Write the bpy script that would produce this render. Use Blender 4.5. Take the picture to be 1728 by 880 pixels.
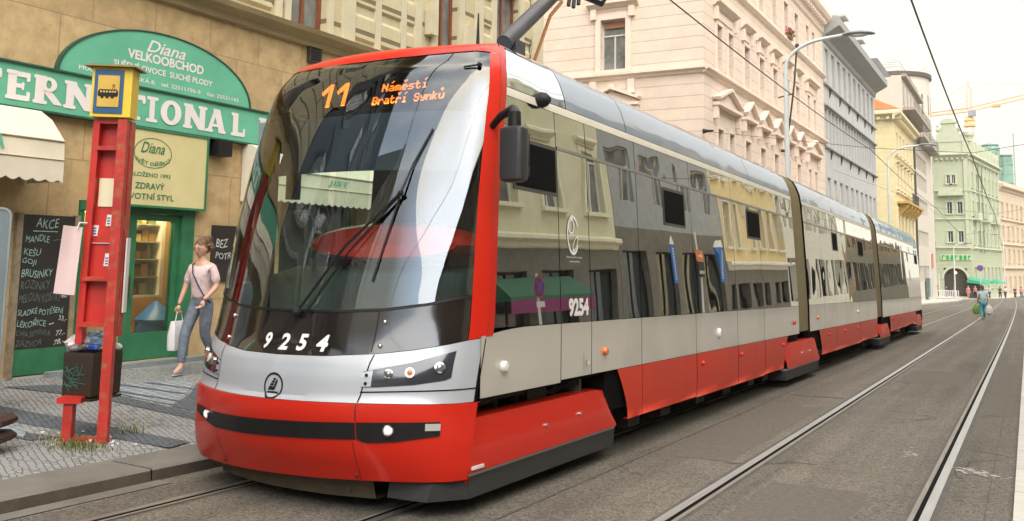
import bpy, bmesh, math, random
from mathutils import Vector, Matrix
random.seed(7)
R = math.radians
for o in list(bpy.data.objects): bpy.data.objects.remove(o)
SC = bpy.context.scene
COL = SC.collection

# ------------------------------------------------------------------ camera, sky, sun, exposure
cd = bpy.data.cameras.new('camera'); cam = bpy.data.objects.new('camera', cd); COL.objects.link(cam)
cd.sensor_width = 36.0; cd.sensor_fit = 'HORIZONTAL'
cd.lens = 36.0 * 1550.0 / 1728.0
cd.shift_x = 0.0; cd.shift_y = -0.1053
cd.clip_start = 0.05; cd.clip_end = 4000
cam.matrix_world = Matrix(((0.87367065, 0.04220685, 0.48468359, 0.0),
                           (0.48626754, -0.10770598, -0.86714664, 0.0),
                           (0.01560379, 0.99328647, -0.11462338, 1.55), (0, 0, 0, 1)))
SC.camera = cam

W = bpy.data.worlds.new('World'); SC.world = W; W.use_nodes = True
def build_sky():
    nt = W.node_tree; nt.nodes.clear(); N = nt.nodes.new; L = nt.links.new
    out = N('ShaderNodeOutputWorld')
    sky = N('ShaderNodeTexSky'); sky.sky_type = 'NISHITA'; sky.sun_disc = False
    sky.sun_elevation = R(44); sky.sun_rotation = R(136); sky.air_density = 1.2; sky.dust_density = 2.0
    b1 = N('ShaderNodeBackground'); b1.inputs[1].default_value = 0.15
    L(sky.outputs[0], b1.inputs[0])
    tc = N('ShaderNodeTexCoord'); sp = N('ShaderNodeSeparateXYZ'); L(tc.outputs['Generated'], sp.inputs[0])
    cr = N('ShaderNodeValToRGB'); L(sp.outputs[2], cr.inputs[0])
    e = cr.color_ramp.elements
    e[0].position = 0.0; e[0].color = (SKY_H[0], SKY_H[1], SKY_H[2], 1)
    e[1].position = 1.0; e[1].color = (SKY_Z[0], SKY_Z[1], SKY_Z[2], 1)
    m1 = e.new(0.45); m1.color = (SKY_H[0]*1.02, SKY_H[1]*1.03, SKY_H[2]*1.06, 1); m2_ = e.new(0.66); m2_.color = (1.15, 1.16, 1.15, 1)
    # overcast veil: far brighter round the hidden sun (behind the viewer's right shoulder)
    dt = N('ShaderNodeVectorMath'); dt.operation = 'DOT_PRODUCT'; L(tc.outputs['Generated'], dt.inputs[0]); dt.inputs[1].default_value = (0.45, -0.68, 0.58)
    r4 = N('ShaderNodeMapRange'); r4.interpolation_type = 'SMOOTHSTEP'; L(dt.outputs['Value'], r4.inputs[0]); r4.inputs[1].default_value = 0.90; r4.inputs[2].default_value = 0.975; r4.inputs[3].default_value = 0.0; r4.inputs[4].default_value = 1.0
    mc = N('ShaderNodeMix'); mc.data_type = 'RGBA'; L(r4.outputs[0], mc.inputs[0]); L(cr.outputs[0], mc.inputs[6]); mc.inputs[7].default_value = (*SKY_B, 1)
    b2 = N('ShaderNodeBackground'); L(mc.outputs[2], b2.inputs[0]); b2.inputs[1].default_value = SKY_K
    # cloud cover: closed near the horizon, broken higher up
    mp = N('ShaderNodeMapping'); L(tc.outputs['Generated'], mp.inputs[0]); mp.inputs['Scale'].default_value = (1.0, 1.0, 2.0)
    nz = N('ShaderNodeTexNoise'); L(mp.outputs[0], nz.inputs[0]); nz.inputs['Scale'].default_value = 2.6; nz.inputs['Detail'].default_value = 6
    r2 = N('ShaderNodeValToRGB'); L(nz.outputs[0], r2.inputs[0])
    r2.color_ramp.elements[0].position = 0.40; r2.color_ramp.elements[0].color = (0.35, 0.35, 0.35, 1)
    r2.color_ramp.elements[1].position = 0.60; r2.color_ramp.elements[1].color = (1, 1, 1, 1)
    r3 = N('ShaderNodeMapRange'); L(sp.outputs[2], r3.inputs[0])
    r3.inputs[1].default_value = 0.45; r3.inputs[2].default_value = 0.75; r3.inputs[3].default_value = 1.0; r3.inputs[4].default_value = 0.0
    mx = N('ShaderNodeMath'); mx.operation = 'MAXIMUM'; L(r2.outputs[0], mx.inputs[0]); L(r3.outputs[0], mx.inputs[1])
    ms = N('ShaderNodeMixShader'); L(mx.outputs[0], ms.inputs[0]); L(b1.outputs[0], ms.inputs[1]); L(b2.outputs[0], ms.inputs[2])
    L(ms.outputs[0], out.inputs[0])
SKY_H = (0.515, 0.486, 0.420); SKY_Z = (1.85, 1.68, 1.42); SKY_K = 1.0; SKY_B = (1.75, 2.1, 2.55)
build_sky()
sd = bpy.data.lights.new('sun', 'SUN'); sun = bpy.data.objects.new('sun', sd); COL.objects.link(sun)
sd.energy = 1.3; sd.angle = R(60); sd.color = (1.0, 0.84, 0.62)
sun.rotation_euler = Vector((-0.50, 0.52, -0.69)).to_track_quat('-Z', 'Y').to_euler()
VS = SC.view_settings
SC.display_settings.display_device = 'sRGB'
VS.view_transform = 'Standard'; VS.look = 'None'; VS.gamma = 1.0; VS.use_curve_mapping = False
VS.exposure = 1.2; HAZE = 0.00035
SC.cycles.use_denoising = True
SC.cycles.max_bounces = 8; SC.cycles.transparent_max_bounces = 12; SC.cycles.caustics_reflective = False; SC.cycles.caustics_refractive = False

# ------------------------------------------------------------------ materials
MATS = {}
def srgb(r, g, b):
    f = lambda c: (c/255/12.92) if c/255 <= 0.04045 else ((c/255+0.055)/1.055)**2.4
    return (f(r), f(g), f(b))
def pm(name, base, rough=0.6, metal=0.0, var=0.12, scale=3.0, bump=0.0, bscale=60.0, spec=0.5, coat=0.0, dirt=None, stretch=None, emit=0.0):
    if name in MATS: return MATS[name]
    m = bpy.data.materials.new(name); m.use_nodes = True; nt = m.node_tree; N = nt.nodes.new; L = nt.links.new
    p = nt.nodes['Principled BSDF']
    p.inputs['Roughness'].default_value = rough; p.inputs['Metallic'].default_value = metal
    p.inputs['Specular IOR Level'].default_value = spec; p.inputs['Coat Weight'].default_value = coat; p.inputs['Coat Roughness'].default_value = 0.06
    base = tuple(base)
    g = N('ShaderNodeNewGeometry'); vec = g.outputs['Position']
    if stretch:
        mp = N('ShaderNodeMapping'); mp.inputs['Scale'].default_value = stretch; L(vec, mp.inputs[0]); vec = mp.outputs[0]
    if var > 0:
        n = N('ShaderNodeTexNoise'); n.inputs['Scale'].default_value = scale; n.inputs['Detail'].default_value = 7; n.inputs['Roughness'].default_value = 0.62
        L(vec, n.inputs['Vector'])
        cr = N('ShaderNodeValToRGB'); e = cr.color_ramp.elements
        e[0].position = 0.3; e[0].color = (*[c*(1-var) for c in base], 1)
        e[1].position = 0.7; e[1].color = (*[min(1, c*(1+var)) for c in base], 1)
        L(n.outputs[0], cr.inputs[0]); col = cr.outputs[0]
        if dirt:
            dc, amount, ds = dirt
            n2 = N('ShaderNodeTexNoise'); n2.inputs['Scale'].default_value = ds; n2.inputs['Detail'].default_value = 9; L(vec, n2.inputs['Vector'])
            mr = N('ShaderNodeMapRange'); L(n2.outputs[0], mr.inputs[0]); mr.inputs[1].default_value = 0.5; mr.inputs[2].default_value = 0.72; mr.inputs[4].default_value = amount
            mx = N('ShaderNodeMix'); mx.data_type = 'RGBA'; L(mr.outputs[0], mx.inputs[0]); L(col, mx.inputs[6]); mx.inputs[7].default_value = (*dc, 1); col = mx.outputs[2]
        L(col, p.inputs['Base Color'])
        rm = N('ShaderNodeMapRange'); L(n.outputs[0], rm.inputs[0]); rm.inputs[3].default_value = max(0, rough*0.85); rm.inputs[4].default_value = min(1, rough*1.15); L(rm.outputs[0], p.inputs['Roughness'])
    else:
        p.inputs['Base Color'].default_value = (*base, 1)
    if bump > 0:
        nb = N('ShaderNodeTexNoise'); nb.inputs['Scale'].default_value = bscale; nb.inputs['Detail'].default_value = 4; L(vec, nb.inputs['Vector'])
        b = N('ShaderNodeBump'); b.inputs['Strength'].default_value = bump; b.inputs['Distance'].default_value = 0.02; L(nb.outputs[0], b.inputs['Height']); L(b.outputs[0], p.inputs['Normal'])
    if emit > 0:
        p.inputs['Emission Color'].default_value = (*base, 1); p.inputs['Emission Strength'].default_value = emit
    MATS[name] = m; return m
def brickmat(name, c1, c2, mortar, bw, bh, msize=0.02, rough=0.85, bump=0.6, offset=0.5, stain=None, flat=False, nvar=0.15, nscale=6.0, rot=0.0, spec=0.3):
    """bricks, stone slabs or rustication; on walls along x+y and z, on floors (flat) along x and y"""
    if name in MATS: return MATS[name]
    m = bpy.data.materials.new(name); m.use_nodes = True; nt = m.node_tree; N = nt.nodes.new; L = nt.links.new
    p = nt.nodes['Principled BSDF']; p.inputs['Roughness'].default_value = rough; p.inputs['Specular IOR Level'].default_value = spec
    g = N('ShaderNodeNewGeometry')
    if flat:
        mp = N('ShaderNodeMapping'); mp.inputs['Rotation'].default_value = (0, 0, rot); L(g.outputs['Position'], mp.inputs[0]); vec = mp.outputs[0]
    else:
        s = N('ShaderNodeSeparateXYZ'); L(g.outputs['Position'], s.inputs[0]); a = N('ShaderNodeMath'); a.operation = 'ADD'; L(s.outputs[0], a.inputs[0]); L(s.outputs[1], a.inputs[1])
        c = N('ShaderNodeCombineXYZ'); L(a.outputs[0], c.inputs[0]); L(s.outputs[2], c.inputs[1]); vec = c.outputs[0]
    b = N('ShaderNodeTexBrick'); L(vec, b.inputs['Vector']); b.offset = offset
    b.inputs['Color1'].default_value = (*c1, 1); b.inputs['Color2'].default_value = (*c2, 1); b.inputs['Mortar'].default_value = (*mortar, 1)
    b.inputs['Scale'].default_value = 1.0; b.inputs['Brick Width'].default_value = bw; b.inputs['Row Height'].default_value = bh
    b.inputs['Mortar Size'].default_value = msize; b.inputs['Mortar Smooth'].default_value = 0.3
    n = N('ShaderNodeTexNoise'); n.inputs['Scale'].default_value = nscale; n.inputs['Detail'].default_value = 9; n.inputs['Roughness'].default_value = 0.7; L(g.outputs['Position'], n.inputs['Vector'])
    mr = N('ShaderNodeMapRange'); L(n.outputs[0], mr.inputs[0]); mr.inputs[1].default_value = 0.25; mr.inputs[2].default_value = 0.75; mr.inputs[3].default_value = 1-nvar; mr.inputs[4].default_value = 1+nvar
    mx = N('ShaderNodeMix'); mx.data_type = 'RGBA'; mx.blend_type = 'MULTIPLY'; mx.inputs[0].default_value = 1
    cv = N('ShaderNodeCombineColor'); [L(mr.outputs[0], cv.inputs[i]) for i in range(3)]
    L(b.outputs[0], mx.inputs[6]); L(cv.outputs[0], mx.inputs[7]); col = mx.outputs[2]
    if stain:
        sc_, amt, ss = stain
        n2 = N('ShaderNodeTexNoise'); n2.inputs['Scale'].default_value = ss; n2.inputs['Detail'].default_value = 10; n2.inputs['Roughness'].default_value = 0.7; L(g.outputs['Position'], n2.inputs['Vector'])
        m2 = N('ShaderNodeMapRange'); L(n2.outputs[0], m2.inputs[0]); m2.inputs[1].default_value = 0.52; m2.inputs[2].default_value = 0.7; m2.inputs[4].default_value = amt
        mz = N('ShaderNodeMix'); mz.data_type = 'RGBA'; L(m2.outputs[0], mz.inputs[0]); L(col, mz.inputs[6]); mz.inputs[7].default_value = (*sc_, 1); col = mz.outputs[2]
    L(col, p.inputs['Base Color'])
    bp = N('ShaderNodeBump'); bp.inputs['Strength'].default_value = bump; bp.inputs['Distance'].default_value = 0.01
    inv = N('ShaderNodeMath'); inv.operation = 'SUBTRACT'; inv.inputs[0].default_value = 1; L(b.outputs['Fac'], inv.inputs[1])
    ad = N('ShaderNodeMath'); ad.operation = 'MULTIPLY_ADD'; L(n.outputs[0], ad.inputs[0]); ad.inputs[1].default_value = 0.35; L(inv.outputs[0], ad.inputs[2])
    L(ad.outputs[0], bp.inputs['Height']); L(bp.outputs[0], p.inputs['Normal'])
    MATS[name] = m; return m
def glassmat(name, tint, ior, refl=(0.95, 0.97, 1.0), rough=0.01, wave=0.0, wscale=1.0, opaque=None, gain=1.0):
    """thin pane: fresnel mirror over a see-through (or dark, opaque) tint"""
    if name in MATS: return MATS[name]
    m = bpy.data.materials.new(name); m.use_nodes = True; nt = m.node_tree; nt.nodes.clear(); N = nt.nodes.new; L = nt.links.new
    out = N('ShaderNodeOutputMaterial'); fr = N('ShaderNodeFresnel'); fr.inputs[0].default_value = ior
    mul = N('ShaderNodeMath'); mul.operation = 'MULTIPLY'; mul.use_clamp = True; L(fr.outputs[0], mul.inputs[0]); mul.inputs[1].default_value = gain
    gl = N('ShaderNodeBsdfGlossy'); gl.inputs['Color'].default_value = (*refl, 1); gl.inputs['Roughness'].default_value = rough
    if opaque:
        tr = N('ShaderNodeBsdfDiffuse'); tr.inputs[0].default_value = (*opaque, 1)
    else:
        tr = N('ShaderNodeBsdfTransparent'); tr.inputs[0].default_value = (*tint, 1)
    mx = N('ShaderNodeMixShader'); L(mul.outputs[0], mx.inputs[0]); L(tr.outputs[0], mx.inputs[1]); L(gl.outputs[0], mx.inputs[2])
    if wave > 0:
        g = N('ShaderNodeNewGeometry'); n = N('ShaderNodeTexNoise'); n.inputs['Scale'].default_value = wscale; n.inputs['Detail'].default_value = 1; L(g.outputs['Position'], n.inputs['Vector'])
        b = N('ShaderNodeBump'); b.inputs['Strength'].default_value = 1.0; b.inputs['Distance'].default_value = wave; L(n.outputs[0], b.inputs['Height'])
        L(b.outputs[0], gl.inputs['Normal'])
    L(mx.outputs[0], out.inputs[0]); MATS[name] = m; return m

# ------------------------------------------------------------------ mesh building
SPLIT = {'lettering', 'faded_lettering', 'panel_seam', 'window_surround', 'pediment', 'window_hood', 'cornice', 'ornament', 'pilaster', 'stone_block', 'ledge', 'ledge_bracket', 'balcony', 'railing', 'roof_railing', 'tower_window', 'balcony_door', 'balcony_slab',
         'parapet', 'gable', 'bolt', 'crossbar', 'netting', 'drainpipe', 'ceiling_lamp', 'shelf', 'leg', 'plank', 'mullion', 'shoe', 'bellows_frame', 'tie_rope', 'post', 'counter_jib', 'jib', 'slewing_ring', 'mast', 'apex', 'plinth', 'lower_skirt', 'bogie_cover', 'grey_edge'}
class MB:
    def __init__(s): s.v = []; s.f = []; s.mi = []; s.cur = 0
    def face(s, pts):
        i = len(s.v); s.v += [Vector(p) for p in pts]; s.f.append(list(range(i, i+len(pts)))); s.mi.append(s.cur); return s
    def box(s, x0, x1, y0, y1, z0, z1, f=None):
        c = [(x0,y0,z0),(x1,y0,z0),(x1,y1,z0),(x0,y1,z0),(x0,y0,z1),(x1,y0,z1),(x1,y1,z1),(x0,y1,z1)]
        return s.hexa([f(*q) for q in c] if f else c)
    def hexa(s, c):
        i = len(s.v); s.v += [Vector(p) for p in c]
        for q in ((0,3,2,1),(4,5,6,7),(0,1,5,4),(1,2,6,5),(2,3,7,6),(3,0,4,7)): s.f.append([i+k for k in q]); s.mi.append(s.cur)
        return s
    def loft(s, rings, closed=True, cap=True):
        i = len(s.v); n = len(rings[0])
        for r in rings: s.v += [Vector(p) for p in r]
        for a in range(len(rings)-1):
            for k in range(n if closed else n-1):
                k2 = (k+1) % n
                s.f.append([i+a*n+k, i+a*n+k2, i+(a+1)*n+k2, i+(a+1)*n+k]); s.mi.append(s.cur)
        if cap and closed:
            s.f.append([i+k for k in range(n)][::-1]); s.mi.append(s.cur)
            b = i+(len(rings)-1)*n; s.f.append([b+k for k in range(n)]); s.mi.append(s.cur)
        return s
    def tube(s, pts, r, n=8, cap=True):
        pts = [Vector(p) for p in pts]; rr = r if isinstance(r, (list, tuple)) else [r]*len(pts); rings = []
        up = None
        for i, p in enumerate(pts):
            d = (pts[min(i+1, len(pts)-1)] - pts[max(i-1, 0)]).normalized()
            if up is None:
                up = Vector((0, 0, 1)) if abs(d.z) < 0.9 else Vector((1, 0, 0))
            a = d.cross(up).normalized(); b = a.cross(d).normalized(); up = b
            rings.append([p + (a*math.cos(2*math.pi*k/n) + b*math.sin(2*math.pi*k/n))*rr[i] for k in range(n)])
        return s.loft(rings, True, cap)
    def lathe(s, c, prof, n=16, axis='z', cap=True):
        rings = []
        for r, h in prof:
            ring = []
            for k in range(n):
                a = 2*math.pi*k/n; x, y = r*math.cos(a), r*math.sin(a)
                p = {'z': (x, y, h), 'x': (h, x, y), 'y': (y, h, x)}[axis]
                ring.append(Vector(c)+Vector(p))
            rings.append(ring)
        return s.loft(rings, True, cap)
    def sphere(s, c, r, n=12, m=8):
        r = r if isinstance(r, (tuple, list)) else (r, r, r); rings = []
        for j in range(m+1):
            t = math.pi*j/m; q = max(math.sin(t), 1e-3)
            rings.append([Vector(c)+Vector((r[0]*q*math.cos(2*math.pi*k/n), r[1]*q*math.sin(2*math.pi*k/n), -r[2]*math.cos(t))) for k in range(n)])
        return s.loft(rings, True, True)
    def prism(s, poly, d0, d1, f):
        """poly in (a,b); f(a,b,d) -> point"""
        n = len(poly)
        A = [f(a, b, d0) for a, b in poly]; B = [f(a, b, d1) for a, b in poly]
        i = len(s.v); s.v += [Vector(p) for p in A+B]
        s.f.append([i+k for k in range(n)][::-1]); s.mi.append(s.cur); s.f.append([i+n+k for k in range(n)]); s.mi.append(s.cur)
        for k in range(n): s.f.append([i+k, i+(k+1) % n, i+n+(k+1) % n, i+n+k]); s.mi.append(s.cur)
        return s
    def grid(s, fn, us, vs):
        i = len(s.v); n = len(vs)
        for u in us:
            for v in vs: s.v.append(Vector(fn(u, v)))
        for a in range(len(us)-1):
            for b in range(n-1):
                s.f.append([i+a*n+b, i+(a+1)*n+b, i+(a+1)*n+b+1, i+a*n+b+1]); s.mi.append(s.cur)
        return s
    def addmesh(s, me, mx=None):
        i = len(s.v)
        for v in me.vertices: s.v.append((mx @ v.co) if mx else v.co.copy())
        for p in me.polygons: s.f.append([i+k for k in p.vertices]); s.mi.append(s.cur)
        return s
    def pieces(s, tol=0.03):
        """the separate pieces of this mesh; pieces that touch stay together"""
        par = list(range(len(s.v)))
        def find(a):
            while par[a] != a: par[a] = par[par[a]]; a = par[a]
            return a
        for f in s.f:
            for k in f[1:]: par[find(k)] = find(f[0])
        isl = {}
        for i, f in enumerate(s.f): isl.setdefault(find(f[0]), []).append(i)
        B = []
        for fs in isl.values():
            P = [s.v[k] for i in fs for k in s.f[i]]; B.append([fs, [min(p[j] for p in P)-tol for j in range(3)], [max(p[j] for p in P)+tol for j in range(3)]])
        gp = list(range(len(B)))
        def gf(a):
            while gp[a] != a: gp[a] = gp[gp[a]]; a = gp[a]
            return a
        for a in range(len(B)):
            for b in range(a):
                if all(B[a][1][j] < B[b][2][j] and B[b][1][j] < B[a][2][j] for j in range(3)): gp[gf(a)] = gf(b)
        out = {}
        for a in range(len(B)): out.setdefault(gf(a), []).extend(B[a][0])
        res = []
        for fs in out.values():
            q = MB()
            for i in sorted(fs):
                k = len(q.v); q.v += [s.v[j] for j in s.f[i]]; q.f.append(list(range(k, k+len(s.f[i])))); q.mi.append(s.mi[i])
            res.append(q)
        return res
    def mesh(s, name, mats, off=None, smooth=False, recalc=True):
        me = bpy.data.meshes.new(name)
        o = Vector(off) if off else Vector((0, 0, 0))
        me.from_pydata([tuple(v-o) for v in s.v], [], s.f)
        mats = mats if isinstance(mats, (list, tuple)) else [mats]
        for m in mats: me.materials.append(m)
        if len(mats) > 1:
            for p, k in zip(me.polygons, s.mi): p.material_index = k
        b = bmesh.new(); b.from_mesh(me); bmesh.ops.remove_doubles(b, verts=b.verts, dist=1e-5)
        if recalc: bmesh.ops.recalc_face_normals(b, faces=b.faces)
        b.to_mesh(me); b.free()
        if smooth:
            me.polygons.foreach_set('use_smooth', [True]*len(me.polygons))
            try: me.set_sharp_from_angle(angle=R(38 if smooth is True else smooth))
            except Exception: pass
        me.update(); return me
    def build(s, name, mats, parent=None, smooth=False, off=None, recalc=True):
        """off: world point that is the parent's origin (mesh given in world coordinates)"""
        if off is None and parent is not None: off = parent.get('_w')
        if name in SPLIT:
            ps = s.pieces(0.06 if 'lettering' in name else 0.03)
            if len(ps) > 1: return [link(name, q.mesh(name, mats, off, smooth, recalc), parent) for q in ps][0]
        me = s.mesh(name, mats, off, smooth, recalc); return link(name, me, parent)
def link(name, me, parent=None, loc=None, rz=0.0):
    o = bpy.data.objects.new(name, me); COL.objects.link(o)
    if parent is not None:
        o.parent = parent
        if parent.get('_w') is not None and loc is None: o['_w'] = parent['_w']
    if loc is not None: o.location = loc; o.rotation_euler = (0, 0, rz)
    return o
def thing(name, label, cat, loc=(0, 0, 0), rz=0.0, group=None, world=True):
    o = bpy.data.objects.new(name, None); COL.objects.link(o); o.empty_display_size = 0.2
    o.location = loc; o.rotation_euler = (0, 0, rz); o['label'] = label; o['category'] = cat
    if group: o['group'] = group
    if world and rz == 0.0: o['_w'] = tuple(loc)
    return o
def tag(o, label, cat, group=None):
    o['label'] = label; o['category'] = cat
    if group: o['group'] = group
    return o
def setting(o, kind='structure'):
    o['kind'] = kind; return o
def copy_tree(src, parent=None):
    c = src.copy(); COL.objects.link(c)
    if parent is not None: c.parent = parent
    for ch in list(src.children): copy_tree(ch, c)
    return c
_DG = None
def text_raw(s, bold=0.0, shear=0.0, extr=0.0, res=3, space=1.0):
    cu = bpy.data.curves.new('t', 'FONT'); cu.body = s; cu.size = 1.0; cu.offset = bold; cu.shear = shear; cu.extrude = extr; cu.resolution_u = res; cu.space_character = space
    ob = bpy.data.objects.new('t', cu); COL.objects.link(ob)
    dg = bpy.context.evaluated_depsgraph_get(); dg.update()
    me = bpy.data.meshes.new_from_object(ob.evaluated_get(dg))
    bpy.data.objects.remove(ob); bpy.data.curves.remove(cu)
    return me
def text(mb, s, fn, bold=0.0, shear=0.0, box=None, space=1.0):
    """lettering fitted to the box (a0,a1,b0,b1); fn(a,b) -> point"""
    me = text_raw(s, bold, shear, space=space)
    xs = [v.co.x for v in me.vertices]; ys = [v.co.y for v in me.vertices]
    x0, x1, y0, y1 = min(xs), max(xs), min(ys), max(ys); a0, a1, b0, b1 = box
    i = len(mb.v)
    for v in me.vertices:
        mb.v.append(Vector(fn(a0+(v.co.x-x0)/(x1-x0)*(a1-a0), b0+(v.co.y-y0)/(y1-y0)*(b1-b0))))
    for p in me.polygons: mb.f.append([i+k for k in p.vertices]); mb.mi.append(mb.cur)
    bpy.data.meshes.remove(me); return mb
def lerp(x, tab):
    if x <= tab[0][0]: return tab[0][1]
    for (a, b), (c, d) in zip(tab, tab[1:]):
        if x <= c: return b+(d-b)*(x-a)/(c-a)
    return tab[-1][1]
def frange(a, b, n): return [a+(b-a)*i/(n) for i in range(n+1)]

# ------------------------------------------------------------------ ground levels: the street runs downhill away from the camera
SL, CX = -0.0207537, 0.01
def road_z(x, y):
    yy = min(max(y, -150), 175)
    return SL*yy + CX*max(min(x, 8), -12)
def pav_z(x, y):
    zk = road_z(-6.3, y)+0.10
    zw = 0.07+(SL*(y-14) if y > 14 else (SL*(y-4) if y < 4 else 0))
    t = min(1, max(0, (-6.3-x)/4.1)); return zk+(zw-zk)*t
# ------------------------------------------------------------------ palette
ASPH = pm('asphalt', (0.152, 0.137, 0.115), 0.9, var=0.13, scale=1.1, bump=0.6, bscale=110, spec=0.3, dirt=((0.105, 0.094, 0.078), 0.35, 0.45))
def asphalt_grain():
    # fine aggregate on top of the large patches
    nt = ASPH.node_tree; N = nt.nodes.new; L = nt.links.new; p = nt.nodes['Principled BSDF']
    src = p.inputs['Base Color'].links[0].from_socket
    g = N('ShaderNodeNewGeometry'); v = N('ShaderNodeTexVoronoi'); v.inputs['Scale'].default_value = 75; L(g.outputs['Position'], v.inputs['Vector'])
    mr = N('ShaderNodeMapRange'); s = N('ShaderNodeSeparateColor'); L(v.outputs['Color'], s.inputs[0]); L(s.outputs[0], mr.inputs[0]); mr.inputs[3].default_value = 0.55; mr.inputs[4].default_value = 1.5
    cc = N('ShaderNodeCombineColor'); [L(mr.outputs[0], cc.inputs[i]) for i in range(3)]
    mx = N('ShaderNodeMix'); mx.data_type = 'RGBA'; mx.blend_type = 'MULTIPLY'; mx.inputs[0].default_value = 1; L(src, mx.inputs[6]); L(cc.outputs[0], mx.inputs[7])
    # long faint tyre and wheel-dirt streaks along the street
    mp = N('ShaderNodeMapping'); mp.inputs['Scale'].default_value = (2.2, 0.05, 1); L(g.outputs['Position'], mp.inputs[0])
    n = N('ShaderNodeTexNoise'); n.inputs['Scale'].default_value = 1.6; n.inputs['Detail'].default_value = 5; L(mp.outputs[0], n.inputs['Vector'])
    m2 = N('ShaderNodeMapRange'); L(n.outputs[0], m2.inputs[0]); m2.inputs[1].default_value = 0.3; m2.inputs[2].default_value = 0.7; m2.inputs[3].default_value = 0.80; m2.inputs[4].default_value = 1.16
    c2 = N('ShaderNodeCombineColor'); [L(m2.outputs[0], c2.inputs[i]) for i in range(3)]
    m3 = N('ShaderNodeMix'); m3.data_type = 'RGBA'; m3.blend_type = 'MULTIPLY'; m3.inputs[0].default_value = 1; L(mx.outputs[2], m3.inputs[6]); L(c2.outputs[0], m3.inputs[7])
    L(m3.outputs[2], p.inputs['Base Color'])
asphalt_grain()
TAR = pm('tar_joint', (0.085, 0.078, 0.068), 0.8, var=0.3, scale=5)
STEEL = pm('rail_steel', (0.46, 0.455, 0.45), 0.38, 0.85, var=0.14, scale=4, stretch=(8, 0.3, 8))
STEELD = pm('rail_rust', (0.25, 0.225, 0.195), 0.6, 0.4, var=0.3, scale=6, stretch=(8, 0.4, 8))
GRAN = pm('granite', (0.15, 0.143, 0.128), 0.85, var=0.22, scale=2.2, bump=0.25, bscale=90, dirt=((0.14, 0.13, 0.11), 0.5, 3.0))
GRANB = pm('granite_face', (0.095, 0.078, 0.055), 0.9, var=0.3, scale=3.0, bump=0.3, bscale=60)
def cobble(name, base, scale, var, joint):
    """small hand-set paving stones: irregular cells, each a little lighter or darker, with sunk joints"""
    m = bpy.data.materials.new(name); m.use_nodes = True; nt = m.node_tree; N = nt.nodes.new; L = nt.links.new; p = nt.nodes['Principled BSDF']; p.inputs['Roughness'].default_value = .85; p.inputs['Specular IOR Level'].default_value = .3
    g = N('ShaderNodeNewGeometry'); mp = N('ShaderNodeMapping'); mp.inputs['Rotation'].default_value = (0, 0, .45); mp.inputs['Scale'].default_value = (1, 1, .02); L(g.outputs['Position'], mp.inputs[0])
    v = N('ShaderNodeTexVoronoi'); v.inputs['Scale'].default_value = scale; v.inputs['Randomness'].default_value = .38; L(mp.outputs[0], v.inputs['Vector'])
    e = N('ShaderNodeTexVoronoi'); e.feature = 'DISTANCE_TO_EDGE'; e.inputs['Scale'].default_value = scale; e.inputs['Randomness'].default_value = .38; L(mp.outputs[0], e.inputs['Vector'])
    s_ = N('ShaderNodeSeparateColor'); L(v.outputs['Color'], s_.inputs[0]); n = N('ShaderNodeTexNoise'); n.inputs['Scale'].default_value = 1.7; n.inputs['Detail'].default_value = 8; L(g.outputs['Position'], n.inputs['Vector'])
    a = N('ShaderNodeMath'); a.operation = 'MULTIPLY_ADD'; L(n.outputs[0], a.inputs[0]); a.inputs[1].default_value = 1.1; L(s_.outputs[0], a.inputs[2])
    cr = N('ShaderNodeValToRGB'); cr.color_ramp.elements[0].position = .35; cr.color_ramp.elements[0].color = (*[c*(1-var) for c in base], 1); cr.color_ramp.elements[1].position = 1.3 if False else 1.0; cr.color_ramp.elements[1].color = (*[min(1, c*(1+var)) for c in base], 1); L(a.outputs[0], cr.inputs[0])
    mr = N('ShaderNodeMapRange'); L(e.outputs['Distance'], mr.inputs[0]); mr.inputs[1].default_value = .02; mr.inputs[2].default_value = .11
    mx = N('ShaderNodeMix'); mx.data_type = 'RGBA'; L(mr.outputs[0], mx.inputs[0]); mx.inputs[6].default_value = (*joint, 1); L(cr.outputs[0], mx.inputs[7]); L(mx.outputs[2], p.inputs['Base Color'])
    b = N('ShaderNodeBump'); b.inputs['Strength'].default_value = .7; b.inputs['Distance'].default_value = .01; L(mr.outputs[0], b.inputs['Height']); L(b.outputs[0], p.inputs['Normal']); MATS[name] = m; return m
COB = cobble('mosaic_light', (0.205, 0.21, 0.212), 19.0, 0.38, (0.10, 0.10, 0.095))
COBD = cobble('mosaic_dark', (0.085, 0.098, 0.115), 19.0, 0.25, (0.055, 0.055, 0.06))
COBB = brickmat('mosaic_blue', (0.27, 0.305, 0.335), (0.23, 0.265, 0.295), (0.10, 0.115, 0.13), 0.13, 0.115, 0.008, 0.85, 0.5, flat=True, nvar=0.15, nscale=3.0, rot=0.18)
PALE = brickmat('pale_slabs', (0.56, 0.54, 0.50), (0.50, 0.485, 0.45), (0.30, 0.29, 0.27), 0.5, 1.0, 0.01, 0.9, 0.3, offset=0.0, flat=True, nvar=0.12, nscale=4)
BLACK = pm('black_plastic', (0.009, 0.009, 0.010), 0.5, var=0.2, scale=8, spec=.3)
DARK = pm('dark_void', (0.004, 0.004, 0.004), 0.9, var=0, spec=.1)
PANE = pm('window_pane', (0.035, 0.042, 0.05), 0.06, var=0.5, scale=0.9, spec=0.9)
PANEC = pm('curtained_pane', (0.16, 0.165, 0.16), 0.10, var=0.55, scale=1.6, spec=0.9)
WHITE = pm('white_paint', (0.72, 0.72, 0.70), 0.5, var=0.06)
TRIMW = pm('cream_window_frame', (0.55, 0.52, 0.46), 0.6, var=0.1)
BROWNF = pm('brown_window_frame', (0.20, 0.062, 0.028), 0.5, var=0.2, scale=6)

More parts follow.
